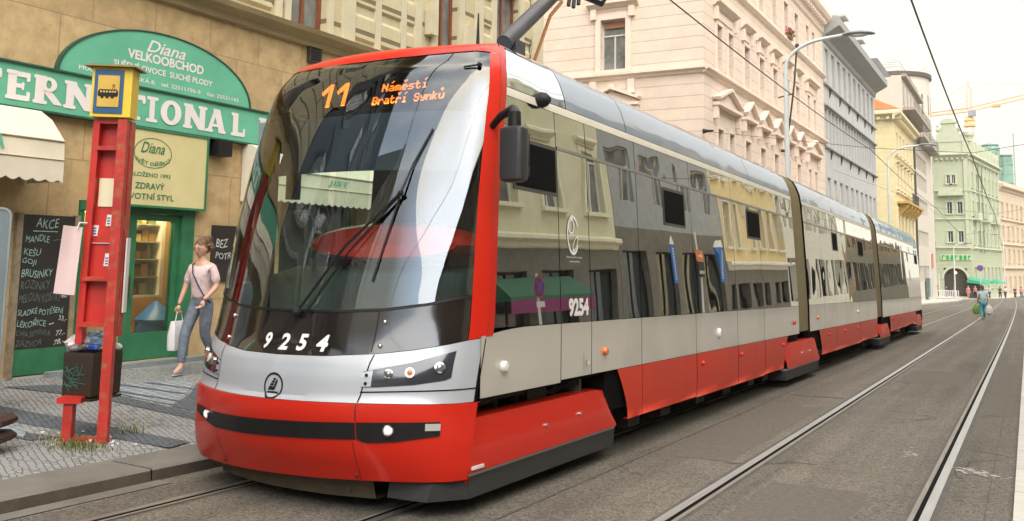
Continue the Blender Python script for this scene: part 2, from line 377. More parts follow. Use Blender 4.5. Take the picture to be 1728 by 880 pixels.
# ------------------------------------------------------------------ setting: road, kerbs, pavements
YS = [-150, -60, -40, -20, -10, -4, 0, 2, 4, 6, 8, 10, 12, 14, 16, 18, 20, 24, 30, 40, 50, 60, 80, 100, 120, 135, 150, 175, 300, 900, 3000]
mb = MB()
XS = [-2500, -400, -60, -12, -6.3, -5.83, -3, 0, 8, 60, 400, 2500]
mb.grid(lambda x, y: (x, y, road_z(x, y)), XS, YS)
setting(mb.build('road', ASPH))
def strip(mb, x0, x1, y0, y1, dz, n=40):
    mb.grid(lambda x, y: (x, y, road_z(x, y)+dz), [x0, x1], frange(y0, y1, n))
def bend(y):  # the tracks swing a little to the left in the distance
    return -0.00006*max(0, y-22)**2
RAILS = [-5.21, -3.765, -2.145, -0.70]
for k, x in enumerate(RAILS):
    mb = MB()
    def rs(a, b, dz, mi):
        mb.cur = mi; mb.grid(lambda u, y: (x+(u if k % 2 == 0 else -u)+bend(y), y, road_z(x, y)+dz), [a, b], frange(-30, 22, 30)+frange(24, 172, 50))
    rs(-0.10, 0.10, 0.002, 1)      # tar seam either side
    rs(-0.060, 0.004, 0.008, 0)      # polished running head
    rs(0.004, 0.038, 0.005, 3)       # flange groove
    rs(0.038, 0.072, 0.007, 2)       # keeper lip
    setting(mb.build('tram_rail', [STEEL, TAR, STEELD, DARK]))
# seams and repair patches in the asphalt
mb = MB()
for (x0, x1, y0, y1) in ((-3.1, -3.085, -5, 60), (-0.33, -0.32, -5, 70)):
    strip(mb, x0, x1, y0, y1, 0.004)
for y, x0, x1 in ((13.6, -3.0, -2.3), (21.5, -2.0, -0.8), (30.5, -2.0, -0.85), (26.0, -3.4, -2.4), (38.2, -2.0, -0.9)):
    mb.face([(x0, y, road_z(x0, y)+0.005), (x1, y+0.05, road_z(x1, y)+0.005), (x1, y+0.09, road_z(x1, y)+0.005), (x0, y+0.035, road_z(x0, y)+0.005)])
setting(mb.build('road_seam', TAR))
# reinstated strips of newer and older asphalt, and hairline cracks
mb = MB(); random.seed(12)
for x0, x1, y0, y1 in ((-1.95, -0.95, 16.5, 19.2), (-3.05, -2.35, 8.2, 12.4), (-1.9, -1.0, 33, 39), (-0.55, -0.2, 13.0, 22.0), (-1.85, -1.1, 6.0, 7.6)):
    n = 9; P = [(x0+random.uniform(-.02, .02), y0+(y1-y0)*k/n) for k in range(n+1)]+[(x1+random.uniform(-.02, .02), y1-(y1-y0)*k/n) for k in range(n+1)]
    mb.face([(x, y, road_z(x, y)+.0022) for x, y in P])
setting(mb.build('asphalt_patch', pm('asphalt_patch', (0.138, 0.124, 0.104), .9, var=.25, scale=26, bump=.5, bscale=120, spec=.3)))
mb = MB()
for i in range(26):
    x, y = random.uniform(-3.3, -.25), random.uniform(5.5, 34); a = random.choice((0, 0, 1.5))+random.gauss(0, .3); w = random.uniform(.003, .008); pts = []
    for k in range(random.randint(6, 16)):
        pts.append((x, y)); a += random.gauss(0, .35); x += .09*math.cos(a); y += .09*math.sin(a)
    for (p, q), (r, s) in zip(pts, pts[1:]):
        d = math.hypot(r-p, s-q) or 1; nx, ny = -(s-q)/d*w, (r-p)/d*w
        if -3.5 < min(p, r) and max(p, r) < -.18: mb.face([(p-nx, q-ny, road_z(p, q)+.0032), (r-nx, s-ny, road_z(r, s)+.0032), (r+nx, s+ny, road_z(r, s)+.0032), (p+nx, q+ny, road_z(p, q)+.0032)])
setting(mb.build('road_crack', pm('crack_dark', (.055, .05, .042), .95, var=.2)))
mb = MB(); random.seed(5)
for i in range(120):     # spilt white grit on the asphalt
    if i < 90: x = random.gauss(-0.47, 0.10); y = 8.95+(x+0.47)*-0.5+random.gauss(0, 0.06)
    elif i < 104: x = random.gauss(-1.03, 0.05); y = random.gauss(9.6, 0.13)
    else: x = random.uniform(-3, -0.3); y = random.uniform(5, 22)
    r = random.uniform(0.004, 0.02) if i < 104 else random.uniform(0.004, 0.008); a0 = random.random()*6
    mb.face([(x+r*1.7*math.cos(a0+a)*random.uniform(.6, 1), y+r*math.sin(a0+a), road_z(x, y)+0.006+0.00001*i) for a in (0, 1.2, 2.5, 3.7, 5)])
setting(mb.build('white_grit', pm('grit', (.42, .41, .39), .9)), 'stuff')
# left kerb of granite blocks
mb = MB(); random.seed(3)
y = -30.0
while y < 20.6:
    l = random.uniform(1.0, 1.5); y1 = min(y+l, 20.6); g = 0.006
    def kz(yy, dz): return road_z(-5.83, yy)+dz
    mb.cur = 0; mb.face([(-5.845, y+g, kz(y, .094)), (-6.33, y+g, pav_z(-6.33, y)+.004), (-6.33, y1-g, pav_z(-6.33, y1)+.004), (-5.845, y1-g, kz(y1, .094))][::-1])
    mb.cur = 1; mb.face([(-5.83, y+g, kz(y, -.05)), (-5.83, y1-g, kz(y1, -.05)), (-5.83, y1-g, kz(y1, .082)), (-5.83, y+g, kz(y, .082))])
    mb.cur = 0; mb.face([(-5.83, y+g, kz(y, .082)), (-5.83, y1-g, kz(y1, .082)), (-5.845, y1-g, kz(y1, .094)), (-5.845, y+g, kz(y, .094))])
    y = y1
setting(mb.build('kerb', [GRAN, GRANB], recalc=False))
mb = MB(); mb.grid(lambda x, y: (x, y, pav_z(x, y)-.012 if x > -6.4 else pav_z(x, y)), [-10.6, -9, -8, -7.2, -6.6, -6.331, -5.86], frange(-30, 20.6, 60))
setting(mb.build('pavement', COB))
mb = MB(); mb.grid(lambda x, y: (x, y, road_z(x, y)+0.006), [-5.82, -5.66], frange(3.2, 5.0, 6)); setting(mb.build('gutter_strip', GRAN))
def pavsheet(name, polys, m, dz=0.004):
    mb = MB()
    for k, P in enumerate(polys): mb.face([(x, y, pav_z(x, y)+dz+0.0003*k) for x, y in P])
    return setting(mb.build(name, m))
pavsheet('paving_band', [[(-8.95, 5.70), (-6.43, 5.84), (-6.36, 5.56), (-7.45, 5.42), (-8.37, 5.30), (-9.2, 5.22), (-9.6, 5.55)],
                         [(-9.95, 6.35), (-9.72, 6.83), (-8.66, 6.88), (-7.32, 6.80), (-7.05, 6.55), (-8.47, 6.62), (-9.3, 6.5)],
                         [(-8.85, 8.1), (-8.25, 8.4), (-7.75, 7.6), (-7.3, 6.85), (-7.85, 6.86), (-8.3, 7.5)],
                         [(-8.2, 4.85), (-7.35, 4.98), (-7.3, 5.22), (-7.65, 5.15)]], COBD)
pavsheet('paving_diamond', [[(-9.4, 7.15), (-8.66, 6.93), (-7.9, 6.92), (-8.35, 7.5), (-8.85, 8.05), (-9.15, 8.0)], [(-8.4, 5.25), (-7.75, 5.2), (-7.5, 5.0), (-8.15, 4.9)]], COBB, 0.007)
pavsheet('paving_line', [[(-9.3, 7.28), (-8.35, 7.42), (-8.30, 7.48), (-9.26, 7.36)], [(-9.2, 7.6), (-8.55, 7.72), (-8.5, 7.77), (-9.16, 7.68)], [(-8.95, 6.99), (-8.05, 7.08), (-8.0, 7.13), (-8.9, 7.06)]], COBD, 0.011)
# right-hand pavement: a pale kerb and slabs
mb = MB(); mb.grid(lambda x, y: (x, y, road_z(x, y)+0.06), [-0.15, 1.0, 6.2], frange(-60, 170, 90)); setting(mb.build('pavement', PALE))
mb = MB(); mb.grid(lambda k, y: (-0.15, y, road_z(0, y)+(0.06 if k else -.05)), [0, 1], frange(-60, 170, 90)); setting(mb.build('kerb', PALE))
# far traffic islands and pavement round the square
mb = MB()
def island(P, h=0.12):
    mb.prism([(x, y) for x, y in P], 0, 1, lambda a, b, d: (a, b, road_z(a, b)+(h if d else -0.3)))
island([(-9.5, 36), (-5.9, 36), (-5.9, 52), (-6.6, 58), (-9.5, 58)])
island([(-10.4, 85), (-8.3, 88), (-7.4, 105), (-7.0, 118), (-7.2, 128), (-10.4, 131)])
island([(-20, 136), (-8.8, 136), (-6.6, 141), (-2.9, 172), (0.6, 205), (-20, 205)])
setting(mb.build('pavement', PALE))

# ------------------------------------------------------------------ facades
class Fac:
    """a facade plane: s along, d out, z up"""
    def __init__(s, O, ang): s.O = O; s.a = R(ang); s.u = (math.cos(s.a), math.sin(s.a)); s.n = (math.sin(s.a), -math.cos(s.a))
    def __call__(s, a, d, z): return (s.O[0]+s.u[0]*a+s.n[0]*d, s.O[1]+s.u[1]*a+s.n[1]*d, z)
    def box(s, mb, a0, a1, d0, d1, z0, z1): mb.box(a0, a1, d0, d1, z0, z1, s)
    def prof(s, mb, a0, a1, pr): mb.loft([[s(a, d, z) for d, z in pr] for a in (a0, a1)])
def wall(mb, F, W, z0, z1, ops, rev=0.2, s0=0.0):
    """wall sheet with real openings (s, z, w, h: centre, bottom, size) and their reveals"""
    xs = sorted(set([s0, W]+[round(o[0]-o[2]/2, 4) for o in ops]+[round(o[0]+o[2]/2, 4) for o in ops]))
    zs = sorted(set([z0, z1]+[round(o[1], 4) for o in ops]+[round(o[1]+o[3], 4) for o in ops]))
    def inside(x, z): return any(abs(x-o[0]) < o[2]/2 and o[1] < z < o[1]+o[3] for o in ops)
    for j in range(len(zs)-1):
        run = None
        for i in range(len(xs)):
            hole = i == len(xs)-1 or inside((xs[i]+xs[i+1])/2, (zs[j]+zs[j+1])/2)
            if hole:
                if run is not None: mb.face([F(run, 0, zs[j]), F(xs[i], 0, zs[j]), F(xs[i], 0, zs[j+1]), F(run, 0, zs[j+1])]); run = None
            elif run is None: run = xs[i]
    for s, z, w, h in ops:
        a, b = s-w/2, s+w/2
        for P in (((a, z), (b, z)), ((b, z), (b, z+h)), ((b, z+h), (a, z+h)), ((a, z+h), (a, z))):
            (p, q), (r, t) = P; mb.face([F(p, 0, q), F(r, 0, t), F(r, -rev, t), F(p, -rev, q)])
WCACHE = {}
def window(parent, F, s, z, w, h, frame=None, pane=None, style='cross', d=-0.13, fw=0.06):
    frame = frame or TRIMW; pane = pane or PANE
    key = (round(w, 2), round(h, 2), frame.name, pane.name, style)
    if key not in WCACHE:
        m = MB(); H = w/2
        for b in ((-H, -H+fw, 0, h), (H-fw, H, 0, h), (-H+fw, H-fw, 0, fw), (-H+fw, H-fw, h-fw, h)): m.box(b[0], b[1], 0, .07, b[2], b[3])
        t = h*0.68
        if style in ('cross', 'tee'): m.box(-H+fw, H-fw, -.006, .064, t, t+fw)
        if style == 'tee': m.box(-fw/2, fw/2, .004, .06, fw, t)
        if style == 'cross': m.box(-fw/2, fw/2, .004, .06, fw, t); m.box(-fw/2, fw/2, .004, .06, t+fw, h-fw)
        if style == 'two': m.box(-fw/2, fw/2, .004, .06, fw, h-fw)
        q = MB(); q.face([(-H+fw*.5, .045, fw*.5), (H-fw*.5, .045, fw*.5), (H-fw*.5, .045, h-fw*.5), (-H+fw*.5, .045, h-fw*.5)])
        WCACHE[key] = (m.mesh('window', frame), q.mesh('pane', pane, recalc=False))
    a, b = WCACHE[key]; p = F(s, d, z); o = parent.location
    wn = link('window', a, parent, (p[0]-o[0], p[1]-o[1], p[2]-o[2]), F.a)
    link('pane', b, wn, (0, 0, 0)); return wn
def surround(mb, F, s, z, w, h, t=0.16, d=0.07, sill=True):
    F.box(mb, s-w/2-t, s-w/2, 0.002, d, z, z+h+t); F.box(mb, s+w/2, s+w/2+t, 0.002, d, z, z+h+t); F.box(mb, s-w/2, s+w/2, 0.002, d, z+h, z+h+t)
    if sill: F.box(mb, s-w/2-t-.06, s+w/2+t+.06, 0.002, d+.1, z-.14, z-.003)
def body(mb, x0, x1, y0, y1, z0, z1, skip=''):
    c = [(x0, y0), (x1, y0), (x1, y1), (x0, y1)]
    for k, n in enumerate('SENW'):
        if n in skip: continue
        a, b = c[k], c[(k+1) % 4]; mb.face([(*a, z0), (*b, z0), (*b, z1), (*a, z1)])
    mb.face([(x, y, z1) for x, y in c])
CORN = lambda z, h, d: [(0.002, z), (d*.25, z+h*.12), (d*.3, z+h*.4), (d*.8, z+h*.55), (d, z+h*.62), (d, z+h*.85), (d*.9, z+h), (0.002, z+h)]

# ------------------------------------------------------------------ shop house on the left
STONE = brickmat('stone_cladding', (0.52, 0.375, 0.20), (0.47, 0.335, 0.175), (0.34, 0.24, 0.125), 0.98, 0.90, 0.009, 0.8, 0.25, offset=0.45, stain=((0.20, 0.13, 0.065), 0.42, 3.4), nvar=0.24, nscale=4.5)
RUST = brickmat('rusticated_render', (0.56, 0.49, 0.32), (0.52, 0.455, 0.295), (0.19, 0.155, 0.09), 6.0, 0.62, 0.05, 0.85, 0.8, nvar=0.10, nscale=4)
UPW = pm('cream_render', (0.57, 0.51, 0.36), 0.85, var=0.08, scale=2, bump=0.1)
CORM = pm('ochre_cornice', (0.36, 0.28, 0.155), 0.8, var=0.2, scale=3, stretch=(1, 0.3, 3))
GREENP = pm('green_paint', (0.030, 0.165, 0.075), 0.45, var=0.18, scale=4, dirt=((0.02, 0.08, 0.04), 0.4, 3))
SIGNG = pm('green_sign', (0.125, 0.43, 0.285), 0.4, var=0.12, scale=1.6, spec=0.5)
CREAM = pm('cream_sign', (0.60, 0.53, 0.27), 0.5, var=0.07, scale=2)
LETW = pm('white_letters', (0.76, 0.70, 0.68), 0.5, var=0.05)
LETG = pm('green_letters', (0.025, 0.17, 0.075), 0.5, var=0.1)
CLEAR = glassmat('shop_glass', (0.93, 0.95, 0.93), 1.5)
TX = -10.4
t = thing('shop_house', 'tan stone shop house with green door and cream upper storey behind the tram', 'building', (-10.4, 8.0, 0.0))
F = Fac((-10.4, 2.8), 90)
def S(y): return y-2.8
mb = MB(); wall(mb, F, 17.2, -0.6, 5.14, [(S(8.38), .12, 1.86, 2.08), (S(12.0), .6, 1.9, 1.9), (S(15.2), .6, 2.2, 1.9)], 0.25)
mb.build('stone_wall', STONE, t)
mb = MB(); ups = [(S(y), 5.30, .92, 2.0) for y in (6.2, 11.5)]+[(S(15.72), 5.75, .80, 2.1), (S(18.25), 5.75, 1.1, 2.1)]
ups += [(S(y), z, .95, 1.9) for z in (9.2, 12.7) for y in (6.2, 11.5, 15.72, 18.25)]
wall(mb, F, 17.2, 5.14, 16.0, ups, 0.22); mb.build('upper_wall', RUST, t)
mb = MB(); body(mb, -22, -10.4, 2.8, 20, -2, 16.0, 'E'); mb.build('rear_wall', UPW, t)
mb = MB(); F.prof(mb, 0, 17.22, [(0.002, 5.02), (.08, 5.04), (.10, 5.12), (.26, 5.2), (.30, 5.27), (.05, 5.33), (0.002, 5.34)])
F.prof(mb, 0, 17.3, CORN(15.2, 1.1, .8)); mb.build('cornice', CORM, t)
mb = MB()
for o in ups[:2]+ups[4:]: surround(mb, F, *o, t=.14, d=.05)
for o in ups[2:4]:
    surround(mb, F, *o, t=.22, d=.06)
for y in (13.35, 14.15): F.box(mb, S(y)-.09, S(y)+.09, .003, .05, 5.34, 9)
for y, w in ((10.75, .12), (12.5, .32), (14.62, .22), (16.95, .3), (19.75, .5)): F.box(mb, S(y)-w/2, S(y)+w/2, .004, .075, 5.34, 15.2)
F.box(mb, S(14.9), S(15.15), .01, .18, 6.0, 6.5); F.box(mb, S(16.3), S(16.65), .01, .18, 6.0, 6.5)
mb.build('pilaster', UPW, t)
mb = MB()       # moulded block courses between the windows
for y0, y1 in ((12.7, 13.25), (13.45, 14.05), (14.25, 14.5), (17.15, 17.6), (18.9, 19.4), (8.9, 10.6)):
    for z in frange(5.42, 8.6, 5): F.prof(mb, S(y0), S(y1), [(0.003, z), (.05, z+.05), (.05, z+.43), (0.003, z+.5)])
mb.build('stone_block', RUST, t)
for o in ups: window(t, F, *o[:4], frame=BROWNF, pane=PANEC, style='two', fw=.075)
for y, w in ((12.0, 1.9), (15.2, 2.2)): window(t, F, S(y), .5 if y < 3 else .6, w, 1.9, frame=GREENP, pane=PANE, style='two', fw=.08)
# shop front: fixed pane, door leaf, jambs, threshold
mb = MB(); F.box(mb, S(9.08), S(9.30), -.20, .02, .125, 2.19); F.box(mb, S(7.46), S(9.08), -.20, .02, 2.08, 2.19); F.box(mb, S(7.46), S(7.54), -.2, .0, .125, 2.08); mb.build('door_frame', GREENP, t)
mb = MB(); F.box(mb, S(8.17), S(8.36), -.12, -.03, .13, 2.075); F.box(mb, S(8.99), S(9.075), -.12, -.03, .13, 2.075); F.box(mb, S(8.36), S(8.99), -.12, -.03, .13, .48); F.box(mb, S(8.36), S(8.99), -.12, -.03, 1.99, 2.075)
dr = mb.build('door', GREENP, t)
mb = MB(); F.box(mb, S(8.36), S(8.99), -.08, -.07, .48, 1.99); mb.build('pane', CLEAR, dr)
mb = MB(); F.box(mb, S(8.22), S(8.26), -.028, .03, .95, 1.25); mb.build('handle', pm('brass', (0.10, 0.08, 0.04), 0.4, 0.7), dr)
mb = MB(); F.box(mb, S(7.55), S(8.165), -.1, -.09, .62, 2.07); mb.build('shop_window', CLEAR, t)
mb = MB(); F.box(mb, S(7.545), S(8.165), -.14, -.02, .13, .62); mb.build('window_base', pm('ochre_board', (0.30, 0.20, 0.075), 0.6, var=0.2), t)
mb = MB(); F.box(mb, S(7.1), S(10.6), .003, .16, -.2, .115); mb.build('threshold', pm('grey_step', (0.22, 0.25, 0.25), 0.8, var=0.2, bump=.2), t)
mb = MB(); F.box(mb, S(4.5), S(7.1), .003, .06, -.2, .085); F.box(mb, S(10.6), S(19.9), .003, .06, -.4, .085); mb.build('plinth', pm('pale_plinth', (0.36, 0.36, 0.32), 0.8, var=.2), t)
# shop interior seen through the door
SHOPW = pm('shop_wall', (0.46, 0.33, 0.16), 0.7, var=0.1, emit=0)
mb = MB(); x0, x1, y0, y1 = -12.7, -10.66, 7.2, 9.9
mb.face([(x0, y0, .1), (x1, y0, .1), (x1, y1, .1), (x0, y1, .1)]); mb.face([(x0, y0, 2.5), (x1, y0, 2.5), (x1, y1, 2.5), (x0, y1, 2.5)])
mb.face([(x0, y0, .1), (x0, y1, .1), (x0, y1, 2.5), (x0, y0, 2.5)]); mb.face([(x0, y0, .1), (x1, y0, .1), (x1, y0, 2.5), (x0, y0, 2.5)]); mb.face([(x0, y1, .1), (x1, y1, .1), (x1, y1, 2.5), (x0, y1, 2.5)])
mb.build('shop_room', SHOPW, t, recalc=False)
mb = MB(); mb.box(-10.95, -10.80, 7.6, 9.5, 2.33, 2.36); mb.box(-11.6, -11.53, 7.4, 9.6, 2.33, 2.36)
mb.build('ceiling_lamp', pm('lamp_glow', (1.0, 0.72, 0.36), 0.5, var=0, emit=22.0), t)
sh = thing('display_cabinet', 'white framed cabinet of packaged goods seen through the green shop door', 'cabinet', (-11.3, 8.9, .95))
mb = MB(); mb.box(-11.62, -11.58, 8.15, 9.32, .95, 2.2); mb.box(-11.58, -11.02, 9.28, 9.34, .95, 2.2); mb.box(-11.58, -11.02, 8.13, 9.34, .92, .95); mb.build('frame', WHITE, sh)
mb = MB(); [mb.box(-11.57, -11.05, 8.15, 9.27, z, z+.015) for z in (1.2, 1.45, 1.7, 1.95)]; mb.build('shelf', pm('glass_shelf', (0.35, 0.36, 0.30), 0.2), sh)
random.seed(11)
GOODS = [pm('pack%d' % i, c, .5, var=.15, scale=9) for i, c in enumerate([(0.38, 0.22, 0.08), (0.50, 0.40, 0.16), (0.22, 0.10, 0.05), (0.34, 0.31, 0.25), (0.42, 0.10, 0.05), (0.10, 0.14, 0.06)])]
for z in (.955, 1.22, 1.47, 1.72, 1.97):
    y = 8.19
    while y < 9.2:
        w = random.uniform(.06, .12); h = random.uniform(.10, .19); m = random.choice(GOODS); mb = MB()
        if random.random() < .5: mb.box(-11.3, -11.14, y, y+w, z, z+h)
        else: mb.lathe((-11.2, y+w/2, z), [(w*.4, 0), (w*.48, .02), (w*.48, h*.7), (w*.3, h*.85), (w*.3, h)], 10)
        tag(mb.build('food_package', m), 'small food packet or jar on a glass shelf inside the shop', 'packet', 'goods on the shop shelves'); y += w+.015
for z in (.75, 1.05, 1.35, 1.65, 1.95):
    mb = MB(); mb.box(-12.66, -12.35, 7.25, 9.85, z-.02, z); tag(mb.build('wall_shelf', pm('shelf_wood', (0.25, 0.15, 0.06), .6)), 'brown shelf board %s on the rear wall of the shop' % {.75: 'lowest', 1.05: 'second from bottom', 1.35: 'at middle height', 1.65: 'second from top', 1.95: 'topmost'}[z], 'shelf')
    y = 7.3
    while y < 9.7:
        w = random.uniform(.08, .18); mb = MB(); mb.box(-12.6, -12.4, y, y+w, z, z+random.uniform(.12, .24))
        tag(mb.build('food_package', random.choice(GOODS)), 'boxed goods on the rear wall shelves of the shop', 'packet', 'goods on the rear shop shelves'); y += w+.03
# blue bin with conical lid inside the door
BLUE = pm('blue_plastic', (0.02, 0.20, 0.70), 0.4, var=.15, scale=6)
b = thing('waste_bin', 'blue plastic bin with conical lid behind the glass shop door', 'bin', (-10.93, 9.17, .1))
mb = MB(); mb.lathe((-10.93, 9.17, .1), [(.2, 0), (.235, .42), (.25, .46)], 20); mb.build('body', BLUE, b, True)
mb = MB(); mb.lathe((-10.93, 9.17, .565), [(.275, 0), (.285, .05), (.26, .08), (.03, .30), (.005, .31)], 24); mb.build('lid', BLUE, b, True)
mb = MB(); random.seed(4)
rings = []
for h, r in ((.44, .29), (.52, .265), (.58, .25)):
    rings.append([Vector((-10.93+(r+random.uniform(-.03, .03))*math.cos(a), 9.17+(r+random.uniform(-.03, .03))*math.sin(a), h+random.uniform(-.05, .04))) for a in [2*math.pi*k/22 for k in range(22)]])
mb.loft(rings, True, False); mb.build('bag_liner', pm('blue_bag', (0.015, 0.16, 0.60), .3, var=.3, scale=12), b, True)

# ------------------------------------------------------------------ shop signs
def wallpt(d): return lambda a, b: (-10.4+d, a, b)
t = thing('fascia_sign', 'long green fascia board lettered INTERNATIONAL above the shop', 'sign', (-10.4, 8, 3.28))
mb = MB(); mb.box(-10.398, -10.3, 3.2, 12.6, 3.28, 3.785); mb.build('board', SIGNG, t)
mb = MB(); mb.box(-10.398, -10.27, 3.2, 12.6, 3.785, 3.81); mb.box(-10.398, -10.27, 3.2, 12.6, 3.255, 3.28); mb.build('edging', pm('dark_green_edge', (0.02, 0.075, 0.05), .5), t)
# hand-drawn slab-serif capitals: strokes and serifs as overlapping rounded bars
SLAB = {'I': [('b', .5, .5, 0, 1, .34)], 'N': [('b', .2, .2, 0, 1, .2), ('b', .82, .82, 0, 1, .2), ('d', .16, 1, .84, 0, .27)], 'T': [('b', .5, .5, 0, 1, .28), ('h', .03, .97, .88, .2), ('v', .08, .66, .9, .13), ('v', .92, .66, .9, .13)],
        'E': [('b', .26, .26, 0, 1, .27), ('h', .2, .93, .9, .18), ('h', .2, .95, .09, .18), ('h', .3, .68, .5, .15), ('v', .88, .68, .98, .14), ('v', .9, 0.02, .33, .14), ('v', .68, .36, .64, .1)],
        'R': [('b', .24, .24, 0, 1, .25), ('ring', .52, .72, .28, .26, .17), ('d', .5, .46, .88, .04, .25)], 'A': [('d', .46, 1, .13, 0, .15), ('d', .5, 1, .83, 0, .27), ('h', .25, .72, .3, .12)],
        'O': [('ring', .5, .5, .46, .5, .25)], 'L': [('b', .32, .32, 0, 1, .28), ('h', .2, .95, .09, .18), ('v', .9, .02, .36, .15)], 'F': [('b', .28, .28, 0, 1, .27), ('h', .2, .95, .9, .18), ('h', .3, .7, .5, .15), ('v', .9, .66, .98, .14), ('v', .72, .36, .64, .1)]}
SERIF = {'I': [.5], 'N': [.2], 'T': [.5], 'E': [], 'R': [.24], 'A': [.14, .82], 'O': [], 'L': [], 'F': [.28]}
def slab_letter(mb, ch, y0, y1, z0, z1, d):
    k = [0]
    def q(pts):
        dd = d+0.0006*k[0]; k[0] += 1
        mb.face([(-10.4+dd, y0+a*(y1-y0), z0+b*(z1-z0)) for a, b in pts])
    asp = (z1-z0)/(y1-y0)
    def rbox(a0, a1, b0, b1, r=.05):
        ry = r/asp; P = []
        for cx, cy, s in ((a1-r, b1-ry, 0), (a0+r, b1-ry, 1), (a0+r, b0+ry, 2), (a1-r, b0+ry, 3)):
            for j in range(4): an = math.pi/2*(s+j/3); P.append((cx+r*math.cos(an), cy+ry*math.sin(an)))
        q(P)
    for st in SLAB[ch]:
        if st[0] == 'b': rbox(st[1]-st[5]*.62, st[1]+st[5]*.62, st[3], st[4])
        if st[0] == 'h': rbox(st[1], st[2], st[3]-st[4]/2, st[3]+st[4]/2, .04)
        if st[0] == 'v': rbox(st[1]-st[4]/2, st[1]+st[4]/2, st[2], st[3], .04)
        if st[0] == 'd': q([(st[1]-st[5]*.62, st[2]), (st[3]-st[5]*.62, st[4]), (st[3]+st[5]*.62, st[4]), (st[1]+st[5]*.62, st[2])])
        if st[0] == 'ring':
            _, cx, cy, rx, ry, w = st
            for j in range(24):
                a, b = 2*math.pi*j/24, 2*math.pi*(j+1)/24; ix, iy = rx-w*1.12, ry-w*.68
                P = [(cx+ox*math.cos(e), cy+oy*math.sin(e)) for ox, oy, e in ((rx, ry, a), (rx, ry, b), (ix, iy, b), (ix, iy, a))]
                mb.face([(-10.4+d+.005, y0+u*(y1-y0), z0+v*(z1-z0)) for u, v in P])
    for c in SERIF[ch]:
        w = .3 if ch in 'IT' else .2
        if ch == 'I': w = .46
        rbox(c-w, c+w, 0, .13, .05)
        if ch in 'IN': rbox(c-w, c+w, .87, 1, .05)
    if ch == 'N': rbox(.62, 1.02, .87, 1, .05)
    if ch in 'RELF': rbox(.02, .46, .87, 1, .05)
    if ch in 'RF' or ch in 'EL': rbox(.02, .5, 0, .13, .05)
    if ch == 'A': rbox(.3, .58, .92, 1, .03)
mb = MB()
for ch, a, b in (('I', 4.55, 4.78), ('N', 4.8, 5.24), ('T', 5.26, 5.66), ('T', 5.95, 6.33), ('E', 6.37, 6.69), ('R', 6.71, 7.10), ('N', 7.12, 7.56), ('A', 7.57, 7.95), ('T', 7.96, 8.33), ('I', 8.34, 8.54), ('O', 8.56, 8.95), ('N', 8.97, 9.39), ('A', 9.40, 9.76), ('L', 9.86, 10.16), ('F', 10.42, 10.76)):
    if a < 5.7: continue
    slab_letter(mb, ch, a, b, 3.355, 3.70, .106)
mb.build('lettering', LETW, t, recalc=False)
t.location.y -= .06; t.location.z -= .04
t = thing('arched_sign', 'green half-round sign with white lettering above the fascia board', 'sign', (-10.4, 8.65, 3.81))
arc = [(8.65+1.60*math.cos(a), 3.815+.80*math.sin(a)) for a in [math.pi*k/36 for k in range(37)]]
mb = MB(); mb.prism(arc, .002, .06, lambda a, b, d: (-10.4+d, a, b)); mb.build('board', SIGNG, t)
mb = MB()
for k in range(36):
    a, b = math.pi*k/36, math.pi*(k+1)/36; P = [(8.65+r*math.cos(e)*2, 3.815+r*math.sin(e)) for r, e in ((.8, a), (.8, b), (.815, b), (.815, a))]
    mb.prism(P, .002, .075, lambda a, b, d: (-10.4+d, a, b))
mb.build('edging', pm('dark_green_edge', (0.02, 0.075, 0.05), .5), t)
mb = MB(); W1 = wallpt(.064)
text(mb, 'Diana', W1, .012, .35, (8.32, 8.98, 4.33, 4.50)); text(mb, 'VELKOOBCHOD', W1, .03, 0, (8.02, 9.32, 4.185, 4.315)); text(mb, 'SUŠENÉ OVOCE  SUCHÉ PLODY', W1, .02, 0, (7.82, 9.5, 4.04, 4.145))
text(mb, 'PRAHA 2,              SKÁ 8,   tel. 22511196-9    fax: 22521143', W1, .015, 0, (7.32, 10.02, 3.885, 3.965)); mb.build('lettering', LETW, t, recalc=False)
t.location.y -= .05; t.location.z -= .055
t = thing('cream_sign', 'square cream shop panel with green frame and oval emblem above the door', 'sign', (-10.4, 8.6, 2.2))
mb = MB(); mb.box(-10.398, -10.26, 7.72, 9.46, 2.2, 3.21); mb.build('board', CREAM, t)
mb = MB(); mb.box(-10.398, -10.245, 9.46, 9.49, 2.17, 3.24); mb.box(-10.398, -10.245, 7.72, 9.46, 2.17, 2.2); mb.box(-10.398, -10.245, 7.72, 9.46, 3.21, 3.24); mb.build('frame', GREENP, t)
mb = MB(); W2 = wallpt(.145)
text(mb, 'Diana', W2, .01, .35, (8.33, 8.72, 2.90, 3.05)); text(mb, 'SVĚT OŘÍŠKŮ', lambda a, b: W2(a, b-.10*math.cos((a-8.53)/.30*1.3)), .015, 0, (8.25, 8.81, 2.83, 2.90))
text(mb, 'ZALOŽENO 1993', W2, .012, 0, (8.12, 8.84, 2.58, 2.65)); text(mb, 'ZDRAVÝ', W2, .015, 0, (8.27, 8.75, 2.415, 2.52)); text(mb, 'ŽIVOTNÍ STYL', W2, .015, 0, (8.07, 8.92, 2.275, 2.375))
for k in range(40):
    a, b = 2*math.pi*k/40, 2*math.pi*(k+1)/40
    mb.face([W2(8.53+r*.31*math.cos(e), 2.905+r*.205*math.sin(e)) for r, e in ((1, a), (1, b), (.96, b), (.96, a))])
mb.build('lettering', LETG, t, recalc=False)
t.location.y -= .12; t.location.z -= .015
